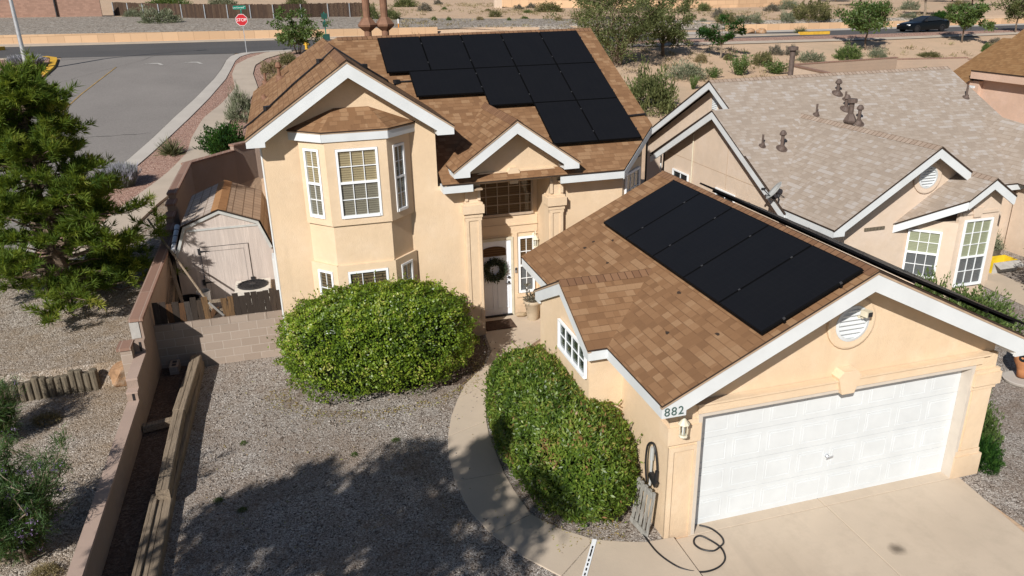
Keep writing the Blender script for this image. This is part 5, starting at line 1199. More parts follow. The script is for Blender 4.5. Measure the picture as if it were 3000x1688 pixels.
def limb(m, p0, p1, r0, r1, rng, n=5, wob=.08):
    p0, p1 = V(*p0), V(*p1); L = np.linalg.norm(p1 - p0); pts = []; rs = []
    for i in range(n + 1):
        t = i / n; q = p0 + (p1 - p0) * t
        if 0 < i < n: q = q + rng.normal(0, wob * L / n, 3)
        pts.append(q); rs.append(r0 + (r1 - r0) * t)
    m.tube(pts, rs, 6); return pts
def tree(name, label, cat, loc, h, rad, nleaf, L, W, mat, seed, trunk_r=.12, fork=.3, nb=9, bark='bark', group=None, flat=.75, crown_z=.62, clumps=60, lean=(0, 0), upright=.2, stems=1, clump_r=.2):
    """tapered trunk, limbs, and leaf clumps spread through the crown"""
    rng = np.random.default_rng(seed); root = thing(name, label, cat, loc, group)
    m = MB(); base = V(*loc); tips = []
    for s in range(stems):
        off = V(rng.normal(0, .12), rng.normal(0, .12), 0) * (stems > 1)
        top = base + off * 3 + V(lean[0], lean[1], h * fork)
        limb(m, base + off - V(0, 0, .1), top, trunk_r, trunk_r * .75, rng)
        for b in range(nb // stems):
            a = 2 * PI * (b + rng.uniform(0, .8)) / (nb // stems); rr = rng.uniform(.45, .95)
            e = base + V(lean[0] * 1.5, lean[1] * 1.5, 0) + V(math.cos(a) * rad * rr * .8, math.sin(a) * rad * rr * .8, h * rng.uniform(crown_z - .12, .93))
            pts = limb(m, top, e, trunk_r * .45, trunk_r * .1, rng, 5, .25); tips += pts[2:]
            for k in range(3):
                e2 = pts[2 + k] + V(rng.normal(0, rad * .25), rng.normal(0, rad * .25), rng.normal(.05 * h, .07 * h)); p2 = limb(m, pts[2 + k], e2, trunk_r * .16, trunk_r * .05, rng, 3, .2); tips += p2[1:]
    tips = np.array(tips)
    m.build('trunk', P[bark], root)
    cz = base + V(lean[0] * 1.5, lean[1] * 1.5, h * crown_z)
    d = nrm(rng.normal(size=(clumps, 3))); rr = rng.uniform(.35, 1, (clumps, 1)) ** .55 * lump(d, seed, 3, .22)[:, None]
    cc = cz + d * rr * V(rad, rad, (1 - crown_z) * h * flat * 1.35)
    cc = np.vstack([cc, tips[rng.integers(0, len(tips), clumps // 2)]])
    ci = rng.integers(0, len(cc), nleaf); csz = rng.uniform(.5, 1.25, len(cc)) * rad * clump_r
    o = rng.normal(size=(nleaf, 3)); o = nrm(o) * rng.random((nleaf, 1)) ** .6
    p = cc[ci] + o * csz[ci][:, None] * V(1, 1, .65)
    tone = (.42 + rng.normal(0, .17, len(cc)))[ci] + rng.normal(0, .16, nleaf)
    ax = o + rng.normal(0, .6, (nleaf, 3)) + V(0, 0, upright)
    co, uv = leaf_quads(p, ax, rng.normal(size=(nleaf, 3)) + V(0, 0, .8), rng.uniform(.7, 1.3, nleaf) * L, rng.uniform(.7, 1.3, nleaf) * W, tone.clip(0, 1))
    link('crown', quads_mesh('crown', co - base, uv, P[mat]), root)
    return root
def pine(name, label, loc, h, rad, seed, nb=90, per=26, needle=.16):
    rng = np.random.default_rng(seed); root = thing(name, label, 'pine tree', loc); base = V(*loc); m = MB(); tufts = []; tn = []
    limb(m, base - V(0, 0, .1), base + V(.15, .1, h * .97), .17, .02, rng, 9, .1)
    for b in range(nb):
        t = (b + rng.random()) / nb; z = h * (.03 + .94 * t); R = rad * (1.04 - .88 * max(0, (t - .10) / .90) ** 1.25) * rng.uniform(.5, 1.12); a = rng.uniform(0, 2 * PI)
        p0 = base + V(.15 * z / h, .1 * z / h, z); p1 = p0 + V(math.cos(a) * R, math.sin(a) * R, R * (rng.uniform(-.10, .30) if t > .12 else rng.uniform(.0, .14)))
        pts = limb(m, p0, p1, .035, .008, rng, 5, .2)
        for k in range(7):
            s = rng.uniform(.35, 1.0) if k else 1.0; q = p0 + (p1 - p0) * s
            d = unit(unit(p1 - p0) * rng.uniform(.3, 1) + rng.normal(0, .65, 3) * V(1, 1, .45) + V(0, 0, .28)); Lb = rng.uniform(.30, .62)
            for j in range(per):
                tufts.append(q + d * Lb * (j + .5) / per + rng.normal(0, .03, 3)); tn.append(unit(d * .9 + V(0, 0, .35)))
    m.build('trunk', P['bark'], root)
    tufts = np.array(tufts); tn = np.array(tn); nn = 15; N = len(tufts)
    c = np.repeat(tufts, nn, 0); d = np.repeat(tn, nn, 0)
    ax = d + rng.normal(0, .5, (N * nn, 3)); tone = np.repeat(np.repeat(.45 + rng.normal(0, .17, N // per), per) + rng.normal(0, .08, N), nn) + rng.normal(0, .1, N * nn)
    co, uv = leaf_quads(c, ax, rng.normal(size=(N * nn, 3)), rng.uniform(.7, 1.25, N * nn) * needle, .022, tone.clip(0, 1))
    link('crown', quads_mesh('pine_crown', co - base, uv, P['pine']), root)
    return root
pine('pine_tree', 'big dark green pine tree left of the stepped block wall', (-11.25, 11.35, .85), 5.6, 2.3, 21, 165, 7, .20)
# desert willow at the picture corner, and the street tree behind the photographer that shades the yard
def willow(loc, h, rad, seed, label, nbr, center):
    rng = np.random.default_rng(seed); root = thing('desert_willow', label, 'tree', loc); base = V(*loc); m = MB(); P_, A_ = [], []; F_ = []
    for b in range(nbr):
        a = rng.uniform(0, 2 * PI); R = rad * rng.uniform(.35, 1.0); e = base + V(center[0] + math.cos(a) * R, center[1] + math.sin(a) * R, h * rng.uniform(.45, 1.0))
        pts = limb(m, base + rng.normal(0, .08, 3) * V(1, 1, 0), e, .028, .005, rng, 7, .3)
        for k in range(6):
            q = pts[2 + int(rng.integers(0, 6))]; e2 = q + rng.normal(0, .22, 3) * rad * .8 + V(0, 0, .08); p2 = limb(m, q, e2, .008, .003, rng, 4, .25)
            for w in p2:
                for _ in range(16): P_.append(w + rng.normal(0, .05, 3)); A_.append(unit(e2 - q) + rng.normal(0, .55, 3) + V(0, 0, .1))
            if rng.random() < .28: F_.append(e2)
    m.build('trunk', P['palebark'], root)
    P_, A_ = np.array(P_), np.array(A_); n = len(P_)
    co, uv = leaf_quads(P_, A_, rng.normal(size=(n, 3)), rng.uniform(.09, .17, n), .011, (rng.normal(.45, .2, n)).clip(0, 1)); link('crown', quads_mesh('willow_crown', co - base, uv, P['willow']), root)
    if F_:
        F_ = np.array(F_); c = np.repeat(F_, 22, 0) + rng.normal(0, .03, (len(F_) * 22, 3)); co, uv = leaf_quads(c, rng.normal(size=c.shape), rng.normal(size=c.shape), .035, .025); link('flowers', quads_mesh('willow_flowers', co - base, uv, P['purple']), root)
    return root
willow((-9.95, 2.2, .2), 1.7, .85, 31, 'desert willow with narrow leaves and purple flowers in the near left corner', 52, (.0, .0))
willow((-11.2, 6.0, .25), 1.2, .6, 33, 'small purple flowered desert willow in front of the log edging', 18, (-.1, 0))
tree('street_tree', 'spreading shade tree standing on the bank left of the photographer', 'tree', (-12.15, -7.1, .1), 9.6, 2.8, 23000, .19, .11, 'green', 41, .17, .42, 12, clumps=40, crown_z=.72, flat=.74, clump_r=.215)

# ---- reusable small plants, built once at unit size and copied
def unit_plant(kind, seed):
    rng = np.random.default_rng(seed)
    if kind in ('sage', 'olive', 'dry', 'grey', 'green', 'mesq', 'deep'):
        fine = kind in ('green', 'deep', 'mesq', 'olive'); n = (11000 if kind == 'deep' else 5200) if fine else 2600; d = nrm(rng.normal(size=(n, 3))); d[:, 2] = np.abs(d[:, 2])
        r = rng.uniform(.35, 1, (n, 1)) ** .45 * lump(d, seed, 4, .2)[:, None]
        p = d * r * V(1, 1, .92); ax = d * .8 + V(0, 0, .7) + rng.normal(0, .35, (n, 3)); tone = .45 + .35 * (lump(d, seed + 2, 7, 1) - 1) + rng.normal(0, .18, n)
        co, uv = leaf_quads(p - ax * .05, ax, rng.normal(size=(n, 3)), rng.uniform(.12, .28, n) * (.42 if fine else .8), rng.uniform(.025, .06, n) * (1.0 if kind in ('green', 'olive', 'mesq', 'deep') else .8), tone.clip(0, 1))
    elif kind == 'yuc':
        n = 260; d = nrm(rng.normal(size=(n, 3)) + V(0, 0, .35)); d[:, 2] = np.abs(d[:, 2]) + .08
        p = d * .08; co, uv = leaf_quads(p, d, np.cross(d, rng.normal(size=(n, 3))), rng.uniform(.7, 1.1, n), .045, rng.random(n))
    elif kind == 'lav':
        n = 1500; a = rng.uniform(0, 2 * PI, n); rr = rng.random(n) ** .6; p = np.stack([rr * np.cos(a) * .6, rr * np.sin(a) * .6, np.zeros(n)], 1)
        d = np.stack([rr * np.cos(a) * .6, rr * np.sin(a) * .6, np.ones(n)], 1) + rng.normal(0, .12, (n, 3)); hh = rng.uniform(.6, 1.05, n)
        c1, u1 = leaf_quads(p, d, rng.normal(size=(n, 3)), hh, .02, rng.uniform(0, .45, n)); t_ = np.repeat(p + nrm(d) * hh[:, None] * .6, 4, 0) + rng.normal(0, .05, (n * 4, 3))
        c2, u2 = leaf_quads(t_, np.repeat(d, 4, 0), rng.normal(size=(n * 4, 3)), rng.uniform(.12, .35, n * 4), .03, rng.uniform(.5, 1, n * 4)); co, uv = np.concatenate([c1, c2]), np.concatenate([u1, u2])
    elif kind == 'stalk':
        P_, A_ = [], []
        for s in range(26):
            a = rng.uniform(0, 2 * PI); e = V(math.cos(a) * rng.uniform(.2, 1), math.sin(a) * rng.uniform(.2, 1), rng.uniform(.55, 1.05))
            for k in range(55): t = rng.uniform(.15, 1); P_.append(e * t + rng.normal(0, .06, 3)); A_.append(unit(e) + rng.normal(0, .7, 3))
        n = len(P_); co, uv = leaf_quads(np.array(P_), np.array(A_), rng.normal(size=(n, 3)), rng.uniform(.08, .16, n), .06, rng.normal(.5, .2, n).clip(0, 1)); kind = 'green'
    return quads_mesh(kind + '_plant', co, uv, P[kind])
PROTO = {}
def plant(kind, x, y, w, h, label, name='shrub', cat='shrub', group=None, z=None):
    k = (kind, random.randint(0, 1))
    if k not in PROTO: PROTO[k] = unit_plant(kind, 50 + len(PROTO))
    zz = T(x, y) if z is None else z
    o = link(name, PROTO[k], None, (x, y, zz - .03), (w / 2, w / 2, h), random.uniform(0, 6.28)); return tag(o, label, cat, group)
GS = 'shrubs of the sandy desert slope'
for a in (
 ('sage', 20.5, 39.2, 2.6, 1.05, 'wide silvery sagebrush on the sand above the neighbour\'s left gable'),
 ('mesq', 14.6, 32.4, 3.3, 2.5, 'big bushy green shrub behind the right end of the house roof'),
 ('dry', 12.9, 33.6, 1.8, 1.6, 'straw coloured bush beside the big green shrub behind the house'),
 ('olive', 26.4, 43.9, .75, .5, 'small yellowish tuft at the foot of the forked young tree'),
 ('olive', 28.1, 42.1, 1.6, 1.0, 'round olive shrub left of the neighbour\'s tall roof flue'),
 ('dry', 23.9, 43.5, 1.0, .7, 'pale straw bush at the shade edge of the mesquite trees'),
 ('stalk', 24.7, 39.4, 2.0, 1.5, 'tall leafy green shrub just above the pale roof ridge'),
 ('stalk', 27.4, 39.4, 2.2, .85, 'low spreading leafy shrub at the left foot of the tall roof flue'),
 ('stalk', 19.6, 36.5, .9, .8, 'sparse leafy plant close to the neighbour\'s gable peak'),
 ('stalk', 22.4, 39.0, 1.3, .7, 'low leafy plant right of the wide silvery sagebrush'),
 ('grey', 31.2, 45.2, 1.25, .75, 'grey twiggy bush left of its twin behind the roof flue'),
 ('grey', 32.4, 44.9, 1.05, .8, 'grey twiggy bush right at the top of the roof flue'),
 ('grey', 42.4, 73.5, 1.4, 1.1, 'grey bush on the rocks below the peach wall of the far fence'),
 ('olive', 40.3, 68.2, 2.2, 1.2, 'yellow green rounded bush on the rock slope left of the pale ones'),
 ('sage', 42.9, 68.3, 3.3, .85, 'wide low pale green brush on the rock slope'),
 ('sage', 38.2, 69.2, .8, .4, 'very small pale bush at the rock slope edge'),
 ('yuc', 34.3, 56.1, .9, .65, 'little spiky yucca on the median by the tan rock'),
 ('sage', 32.5, 42.6, 2.0, .75, 'pale silver brush just behind the pale block wall, left part'),
 ('green', 36.0, 42.9, 2.0, 1.2, 'dense bright green bush behind the pale block wall'),
 ('sage', 38.9, 43.2, 1.4, .75, 'pale silver bush right of the dense bright green one'),
 ('olive', 43.4, 42.8, 1.7, .45, 'low yellow green tuft peeping over the pale block wall'),
 ('yuc', 40.0, 54.7, 1.5, .85, 'large spiky yucca on the median left of the yellow kerb end'),
 ('olive', 51.6, 69.5, 4.8, 2.1, 'very large olive brown bush on the far side above the road'),
 ('sage', 47.9, 68.4, 1.6, 1.1, 'pale bush touching the left side of the very large olive one'),
 ('deep', 68.8, 69.1, 1.6, .8, 'low dark rounded bush just behind the black car'),
 ('sage', 64.4, 69.2, 2.1, .55, 'pale flat brush left of the dark bush behind the car'),
 ('grey', 53.8, 46.7, 1.0, .5, 'grey tuft by the tan roof at the right edge'),
 ('dry', 51.5, 44.6, 1.6, .6, 'straw grass patch beside the tan roof'),
 ('green', 50.0, 43.9, .8, .75, 'small bright bush against the slope of the tan roof'),
 ('green', 10.6, 76.0, .65, .48, 'small round green bush on the rock slope top, first of two'),
 ('green', 12.1, 75.7, .6, .45, 'small round green bush on the rock slope top, second of two'),
 ('dry', 15.4, 75.4, .9, .48, 'little tan bush along the rock slope top'),
 ('green', 18.3, 74.4, .5, .4, 'tiny round green bush at the right of the rock slope top'),
 ('olive', 18.3, 80.2, 1.5, .8, 'rounded olive shrub alone on the open sand'),
 ('grey', 26.2, 97.5, 1.4, .7, 'grey bush high on the sand, left of a pair'),
 ('grey', 29.1, 101, 1.5, .75, 'grey bush high on the sand, right of a pair'),
 ('green', 24.6, 88, 1.2, .42, 'flat green plant on the sand below the grey pair'),
 ('green', 20.5, 76.1, 1.1, .32, 'flat green plant close to the rock slope'),
 ('green', 16.7, 100.7, .9, .4, 'small green plant far up the open sand'),
 ('grey', 13.3, 96.7, 1.8, 1.0, 'thin grey bush up the sand right of the roof pipes'),
 ('mesq', 6.4, 78.5, 2.0, 1.2, 'dark bush right behind the right hand roof pipe'),
 ('mesq', 4.5, 79.8, 1.8, 1.6, 'dark bush between the two tall roof pipes'),
 ('olive', 27.9, 89.7, 3.6, 1.25, 'broad yellow green bush left of the big mesquite'),
 ('dry', 23.4, 73.4, 1.0, .5, 'tan tuft at the foot of the big mesquite'),
 ('olive', 21.3, 95, .8, .32, 'tiny yellowish plant in the middle of the sand'),
 ('grey', 19.2, 118, 1.5, .8, 'grey bush at the top edge above the open sand'),
 ('mesq', 13.0, 111, 3.4, 1.4, 'large dark bush at the top edge above the open sand'),
 ): plant(a[0], a[1], a[2], a[3], a[4], a[5], 'shrub', 'shrub', GS)
GL = 'shrubs along the street and the rock slope'
for a in (
 ('sage', -16.5, 79.8, 3.9, 1.5, 'big silver green shrub on the rock slope before the dark fence'),
 ('sage', -21.0, 93.5, 1.9, .9, 'smaller pale shrub at the left end of the dark fence'),
 ('green', -19.5, 116, 6.0, 1.9, 'broad green bush top showing above the dark fence, leftmost'),
 ('sage', -12.2, 114, 4.5, 1.8, 'pale bush top showing above the dark fence, near the street sign'),
 ('mesq', -2.4, 112, 3.0, 1.9, 'dark bush top showing above the right end of the dark fence'),
 ('lav', -20.4, 47.0, 2.0, .9, 'purple flowering sage at the foot of the light pole'),
 ('lav', -11.3, 20.9, 1.25, 1.0, 'purple flowering sage behind the pine by the kerb'),
 ('yuc', -10.0, 24.7, 1.35, .85, 'spiky yucca tuft on the pink gravel strip'),
 ('sage', -7.45, 30.5, 1.4, 1.55, 'tall silver sage bush between sidewalk and house roof'),
 ('deep', -7.9, 24.8, 1.9, 1.25, 'dark green juniper bush behind the brown wall'),
 ('dry', -5.9, 42.5, 1.6, .9, 'straw grass clump on the verge near the roof vents'),
 ('dry', -5.6, 39.0, 1.5, .8, 'second straw grass clump close to the roof edge'),
 ('olive', -4.9, 45.6, 1.3, .8, 'olive bush by the sidewalk bend'),
 ): plant(a[0], a[1], a[2], a[3], a[4], a[5], 'shrub', 'shrub', GL)
GW = 'tiny weeds in the yard gravel'
for i, (x, y, lb) in enumerate(((-6.9, 4.75, 'green weed in the gravel in front of the bush'), (-7.25, 3.0, 'weed in the gravel right of the long timber'), (-6.85, 2.6, 'pale weed near the timber shadow'), (-4.9, 3.7, 'weed at the tree shadow edge'), (-4.1, 3.95, 'weed close to the curved path'), (-7.6, .9, 'weed by the narrow timber in the foreground'))):
    plant('green', x, y, .20, .07, lb, 'weed', 'weed', GW, .03)
for i, (x, y, w, h, lb) in enumerate(((-10.3, 3.3, .5, .18, 'dry grass tuft on the near gravel bank beside the low wall'), (-9.55, 1.6, .5, .22, 'dry grass tuft close against the low wall'), (-10.6, 6.4, .6, .2, 'dry grass tuft below the log edging'))):
    plant('dry', x, y, w, h, lb, 'grass_tuft', 'grass', None)
# ---- trees beyond the house
GT = 'street and desert trees'
tree('mesquite_tree', 'big grey green mesquite tree behind the right end of the house', 'tree', (17.4, 43.6, T(17.4, 43.6)), 5.6, 3.8, 13000, .22, .06, 'mesq', 61, .2, .16, 14, group=GT, clumps=120, crown_z=.55, flat=.85, stems=3, clump_r=.19)
tree('mesquite_tree', 'smaller mesquite tree joined to the right of the big one', 'tree', (22.2, 46.0, T(22.2, 46)), 4.2, 2.3, 8000, .22, .07, 'mesq', 62, .14, .18, 9, group=GT, clumps=60, crown_z=.6, flat=.8, stems=2)
tree('mesquite_tree', 'olive scrub tree at the top edge behind the big mesquite', 'tree', (28.1, 72.9, T(28.1, 72.9)), 4.2, 3.0, 3600, .3, .1, 'mesq', 63, .14, .2, 9, group=GT, clumps=50, stems=2)
tree('young_tree', 'forked young tree with dark green clumps and bare twigs', 'tree', (26.1, 44.5, T(26.1, 44.5)), 3.0, 1.7, 1900, .22, .09, 'deep', 64, .09, .3, 12, 'palebark', GT, clumps=11, crown_z=.66, flat=.7, clump_r=.22)
tree('roadside_tree', 'spreading green roadside tree left of the black car', 'tree', (39.8, 45.8, T(39.8, 45.8)), 3.6, 2.25, 4200, .26, .11, 'green', 65, .085, .42, 10, group=GT, clumps=55, crown_z=.72, flat=.85)
tree('roadside_tree', 'bright green roadside tree right of the black car', 'tree', (51.0, 47.5, T(51, 47.5)), 3.4, 1.75, 3600, .26, .12, 'green', 66, .08, .35, 9, group=GT, clumps=45, crown_z=.68, flat=.9)
tree('roadside_tree', 'pale green roadside tree at the right edge above the tan roof', 'tree', (60.3, 50.9, T(60.3, 50.9)), 3.4, 1.9, 2600, .26, .09, 'mesq', 67, .08, .35, 9, group=GT, clumps=40, crown_z=.68, flat=.9)
tree('roadside_tree', 'grey trunked tree at the top edge above the black car', 'tree', (67.8, 70.5, T(67.8, 70.5)), 4.4, 3.0, 3600, .3, .12, 'mesq', 68, .16, .5, 9, 'palebark', GT, clumps=45, crown_z=.8, flat=.8)
tree('garden_tree', 'small bright green tree between the street sign and house roof', 'tree', (-4.1, 49.3, T(-4.1, 49.3)), 2.9, 1.6, 3400, .19, .10, 'green', 69, .05, .2, 12, group=GT, clumps=55, crown_z=.6, flat=.95, stems=3)
for i, (x, y, h, r, lb) in enumerate(((44, 97, 4, 3.2, 'dark tree before the far fence, left of the parked white car'), (62, 100, 4.6, 3.4, 'dark green tree at the top edge right of the far fence'), (76, 92, 4.4, 3.6, 'dark tree at the top edge beside the grey trunked one'), (92, 88, 4.4, 4.0, 'light green tree in the far upper right corner'), (70, 112, 5, 4, 'round tree at the top edge, farthest right of the fence'), (100, 100, 5, 4, 'last green tree of the far upper right corner'), (84, 108, 5, 3.6, 'bushy tree behind the far upper right pair'))):
    tree('far_tree', lb, 'tree', (x, y, T(x, y)), h, r, 2600, .42, .2, 'mesq' if i % 2 else 'green', 80 + i, .14, .3, 7, group=GT, clumps=36, crown_z=.6)
for i, (x, y, w, h) in enumerate(((40, 88, 2.5, 1.4), (47, 85, 1.8, 1.1), (55, 82, 2.2, 1.0), (60, 86, 2.6, 1.3), (74, 80, 2.4, 1.2), (80, 78, 3, 1.3), (36, 84, 1.6, .8), (88, 76, 3.2, 1.1), (33, 108, 2, 1.0), (66, 78, 2, .8))):
    plant(['sage', 'olive', 'grey', 'sage'][i % 4], x, y, w, h, ['pale brush by the far fence corner', 'brown olive brush below the far peach wall', 'grey brush right of the far peach wall', 'pale brush on the sand under the dark far tree', 'silver brush on the sand behind the black car', 'olive brush on the sand right of the black car', 'grey brush at the left of the far peach wall', 'broad pale brush at the right edge of the far sand', 'pale brush at the top edge by the plank fence', 'olive brush left of the grey trunked tree'][i], 'shrub', 'shrub', GS)
# plants round the garage and neighbour
for k_, x, y, w, h, lb in (('hedge', 6.2, .75, .95, 1.0, 'light green bush by the right garage pillar'), ('deep', 5.75, .0, .6, .55, 'dark green bush at the foot of the right garage pillar')):
    o = plant('green' if k_ == 'hedge' else k_, x, y, w, h, lb, 'shrub', 'bush', None, 0)
plant('green', 10.3, 4.9, 2.2, 1.0, 'wide light green bush below the neighbour\'s tall window', 'shrub', 'bush', None, -.05)
plant('olive', 8.6, 5.4, 2.0, .6, 'yellow green low bush along the neighbour\'s front wall', 'shrub', 'bush', None, -.05)
plant('stalk', 10.1, 6.1, 1.0, 1.1, 'leafy stems in front of the neighbour\'s angled window', 'shrub', 'bush', None, -.05)

def dry_cover():
    rng = np.random.default_rng(93); P_ = []
    for i in range(5200):
        x, y = rng.uniform(6, 78), rng.uniform(34, 120)
        if 48 < y < 70 and x > 8 and y < 66 or y < 66 and x < 14: continue
        if math.sin(x * .31) + math.sin(y * .27 + x * .11) + rng.normal(0, .8) < .1: continue
        P_.append((x, y, T(x, y)))
    P_ = np.array(P_); k = 9; c = np.repeat(P_, k, 0); n = len(c); sp = rng.normal(0, .16, (n, 3)) * V(1, 1, 0); c = c + sp
    ax = sp * 1.2 + rng.normal(0, .35, (n, 3)) + V(0, 0, .6); co, uv = leaf_quads(c, ax, rng.normal(size=(n, 3)), rng.uniform(.15, .42, n), .05, np.repeat(rng.random(len(P_)), k))
    tag(link('dry_grass', quads_mesh('dry_grass', co, uv, P['dry'])), 'sparse dry grass and weeds covering the desert sand', 'grass', None, 'stuff')
dry_cover()
def shoots(c, rad, n, seed, mat, label_root):
    rng = np.random.default_rng(seed); c, rad = V(*c), V(*rad); d = nrm(rng.normal(size=(n, 3))); d[:, 2] = np.abs(d[:, 2]) * .9 + .1; d = nrm(d)
    sup = 1 / (np.abs(d) ** (2 / .68)).sum(1) ** .34; p0 = c + d * sup[:, None] * rad * .97; m = MB(); P_, A_ = [], []
    for p, q in zip(p0, d):
        e = p + (q + rng.normal(0, .35, 3) + V(0, 0, .5)) * rng.uniform(.06, .17); m.tube([p, (p + e) / 2 + rng.normal(0, .01, 3), e], [.004, .003, .002], 4)
        for k in range(7): t = rng.uniform(.2, 1); P_.append(p + (e - p) * t); A_.append((e - p) + rng.normal(0, .09, 3))
    m.build('shoots', P['bark'], label_root)
    co, uv = leaf_quads(np.array(P_), np.array(A_), rng.normal(size=(len(P_), 3)), rng.uniform(.045, .075, len(P_)), .03, rng.uniform(.55, .95, len(P_)))
    link('shoot_leaves', quads_mesh('shoot_leaves', co - V(c[0], c[1], 0), uv, P[mat]), label_root)
hb_ = [o for o in bpy.data.objects if o.name.startswith('hedge_bush')]
hb_.sort(key=lambda o: o.location.x)
shoots((-4.02, 6.55, .95), (2.0, 1.22, 1.17), 130, 71, 'hedge', hb_[0]); shoots((-1.42, 2.40, .72), (.98, 2.12, .93), 120, 72, 'hedge2', hb_[1])
# ================================================================ NEIGHBOUR HOUSE
nb = thing('neighbour_house', 'beige stucco one storey house with pale grey shingle roof beside the garage', 'house', (12, 7.2, 0))
s1, nry, nrz = .53, 14.32, 5.07
zf = lambda y: nrz - s1 * abs(nry - y)
NR = MB(); NC = MB()
NR.roof([(8.0, nry, nrz), (17.5, nry, nrz), (17.5, 8.93, zf(8.93)), (7.38, 8.93, zf(8.93)), (7.38, 12.94, zf(12.94)), (8.0, 12.94, zf(12.94))], (1, 0, 0), .03)
NR.roof([(8.0, nry, nrz), (17.5, nry, nrz), (17.5, 19.8, zf(19.8)), (8.0, 19.8, zf(19.8))], (1, 0, 0), .03)
zB = zf(12.94)
NR.roof([(7.38, 12.94, zB), (8.9, 12.94, zB), (8.9, 17.15, zB - .51 * 4.21), (7.38, 17.15, zB - .51 * 4.21)], (1, 0, 0), .03)
wx, wz, ws = 10.32, 4.10, .655
wl_ = lambda x: wz - ws * abs(x - wx)
yv = lambda z: nry - (nrz - z) / s1
NR.roof([(wx, 6.70, wz), (7.44, 6.70, wl_(7.44)), (7.44, 8.95, wl_(7.44)), (wx, yv(wz) + .1, wz)], (0, 1, 0), .03)
NR.roof([(wx, 6.70, wz), (11.42, 6.70, wl_(11.42)), (11.42, 7.3, wl_(11.42)), (13.2, 7.3, wl_(13.2)), (13.2, 8.95, wl_(13.2)), (wx, yv(wz) + .1, wz)], (0, 1, 0), .03)
gxr, gzr2, gs2 = 11.56, 3.33, .673
gl = lambda x: gzr2 - gs2 * abs(x - gxr)
NR.roof([(gxr, 6.05, gzr2), (10.82, 6.05, gl(10.82)), (9.62, 7.19, gl(9.62)), (gxr, 7.19, gzr2)], (0, 1, 0), .03)
NR.roof([(gxr, 6.05, gzr2), (12.30, 6.05, gl(12.30)), (12.30, 9.0, gl(12.30)), (gxr, 9.0, gzr2)], (0, 1, 0), .03)
NR.roof([(17.0, 5.0, 3.1), (15.6, 5.0, 2.2), (15.6, 8.95, 2.2), (17.0, 12.0, 3.1 + .74)], (0, 1, 0), .03)
NR.roof([(17.0, 5.0, 3.1), (18.4, 5.0, 2.2), (18.4, 8.95, 2.2), (17.0, 12.0, 3.84)], (0, 1, 0), .03)
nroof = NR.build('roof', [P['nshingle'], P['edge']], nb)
ridge_caps(NC, (8.0, nry, nrz), (17.5, nry, nrz), s1, s1, (0, 1, 0), .15); ridge_caps(NC, (wx, 6.71, wz), (wx, yv(wz), wz), ws, ws, (1, 0, 0), .15); ridge_caps(NC, (gxr, 6.06, gzr2), (gxr, 9.0, gzr2), gs2, gs2, (1, 0, 0), .13)
NC.build('ridge_cap', P['nridge'], nroof)
m = MB(); zg = -.12
m.prism([(8.35, 9.3, zg), (8.35, 19.4, zg), (8.35, 19.4, 2.2), (8.35, nry, 4.9), (8.35, 9.3, 2.2)], (.1, 0, 0))
m.prism([(7.75, 8.95, zg), (7.75, 16.8, zg), (7.75, 16.8, 2.25), (7.75, 12.97, 4.2), (7.75, 8.95, 2.0)], (.12, 0, 0)); m.box(7.75, 8.4, 16.68, 16.8, zg, 2.3)
m.prism([(7.80, 7.18, zg), (13.2, 7.18, zg), (13.2, 7.18, 2.0), (12.0, 7.18, wl_(12.0) - .1), (wx, 7.18, wz - .12), (7.80, 7.18, wl_(7.8) - .1)], (0, .12, 0)); m.box(7.80, 7.92, 7.3, 8.95, zg, 2.2)
cA, cB = (9.87, 7.455), (10.95, 6.38)
m.prism([(9.87, 7.455, zg), (10.95, 6.38, zg), (12.22, 6.38, zg), (12.22, 7.455, zg)], (0, 0, 2.25))
m.prism([(10.95, 6.38, 2.131), (12.22, 6.38, 2.131), (12.22, 6.38, gl(12.22) - .1), (gxr, 6.38, gzr2 - .12), (10.95, 6.38, gl(10.95) - .08)], (0, .1, 0))
m.box(12.1, 12.219, 7.46, 9.3, zg, 2.5); m.box(12.22, 17.2, 9.3, 9.42, zg, 2.4); m.prism([(17.2, 9.3, zg), (17.2, 19.4, zg), (17.2, 19.4, 2.2), (17.2, nry, 4.9), (17.2, 9.3, 2.2)], (.1, 0, 0)); m.box(15.9, 18.1, 5.4, 9.2, zg, 2.3)
m.build('wall', P['nstucco'], nb)
m = MB()   # panel joints on the gable wall
m.box(7.744, 7.752, 9.4, 16.6, 2.36, 2.372); m.box(7.7435, 7.752, 12.4, 12.412, zg, 3.9); m.build('wall_joint', P['soffit'], nb)
rake_fascia(nb, 12.94, 7.395, 4.2, zB - .055, .525, None, 0, .20, .04, ax='x', strip='edge')
rake_fascia(nb, nry, 8.015, 5.4, nrz - .055, .53, None, 0, .20, .04, ax='x', strip='edge')
rake_fascia(nb, wx, 6.715, 2.87, wz - .055, ws, 2.55, 2.02, .20, .04, sides=(1, 0), strip='edge'); rake_fascia(nb, wx, 6.715, 1.08, wz - .055, ws, None, 0, .20, .04, sides=(0, 1), strip='edge')
rake_fascia(nb, gxr, 6.065, .735, gzr2 - .055, gs2, None, 0, .19, .04, strip='edge')
m = MB()
a, b = V(10.82, 6.075, gl(10.82) - .06), V(9.64, 7.17, gl(9.64) - .06); m.prism([a, b, b - V(0, 0, .2), a - V(0, 0, .2)], (.03, .03, 0)); m.build('eave_board', P['white'], nb)
for bx_ in ((7.455, 7.495, 6.76, 8.9, 1.98, 2.15), (12.3, 17.4, 8.945, 8.985, 2.0, 2.16), (7.5, 7.8, 6.78, 7.18, 2.02, 2.06)): MB().box(*bx_).build('eave_board', P['white'], nb)
round_vent(nb, (10.46, 7.18, 3.21), .285, .43, trim='nstucco')
m = MB()
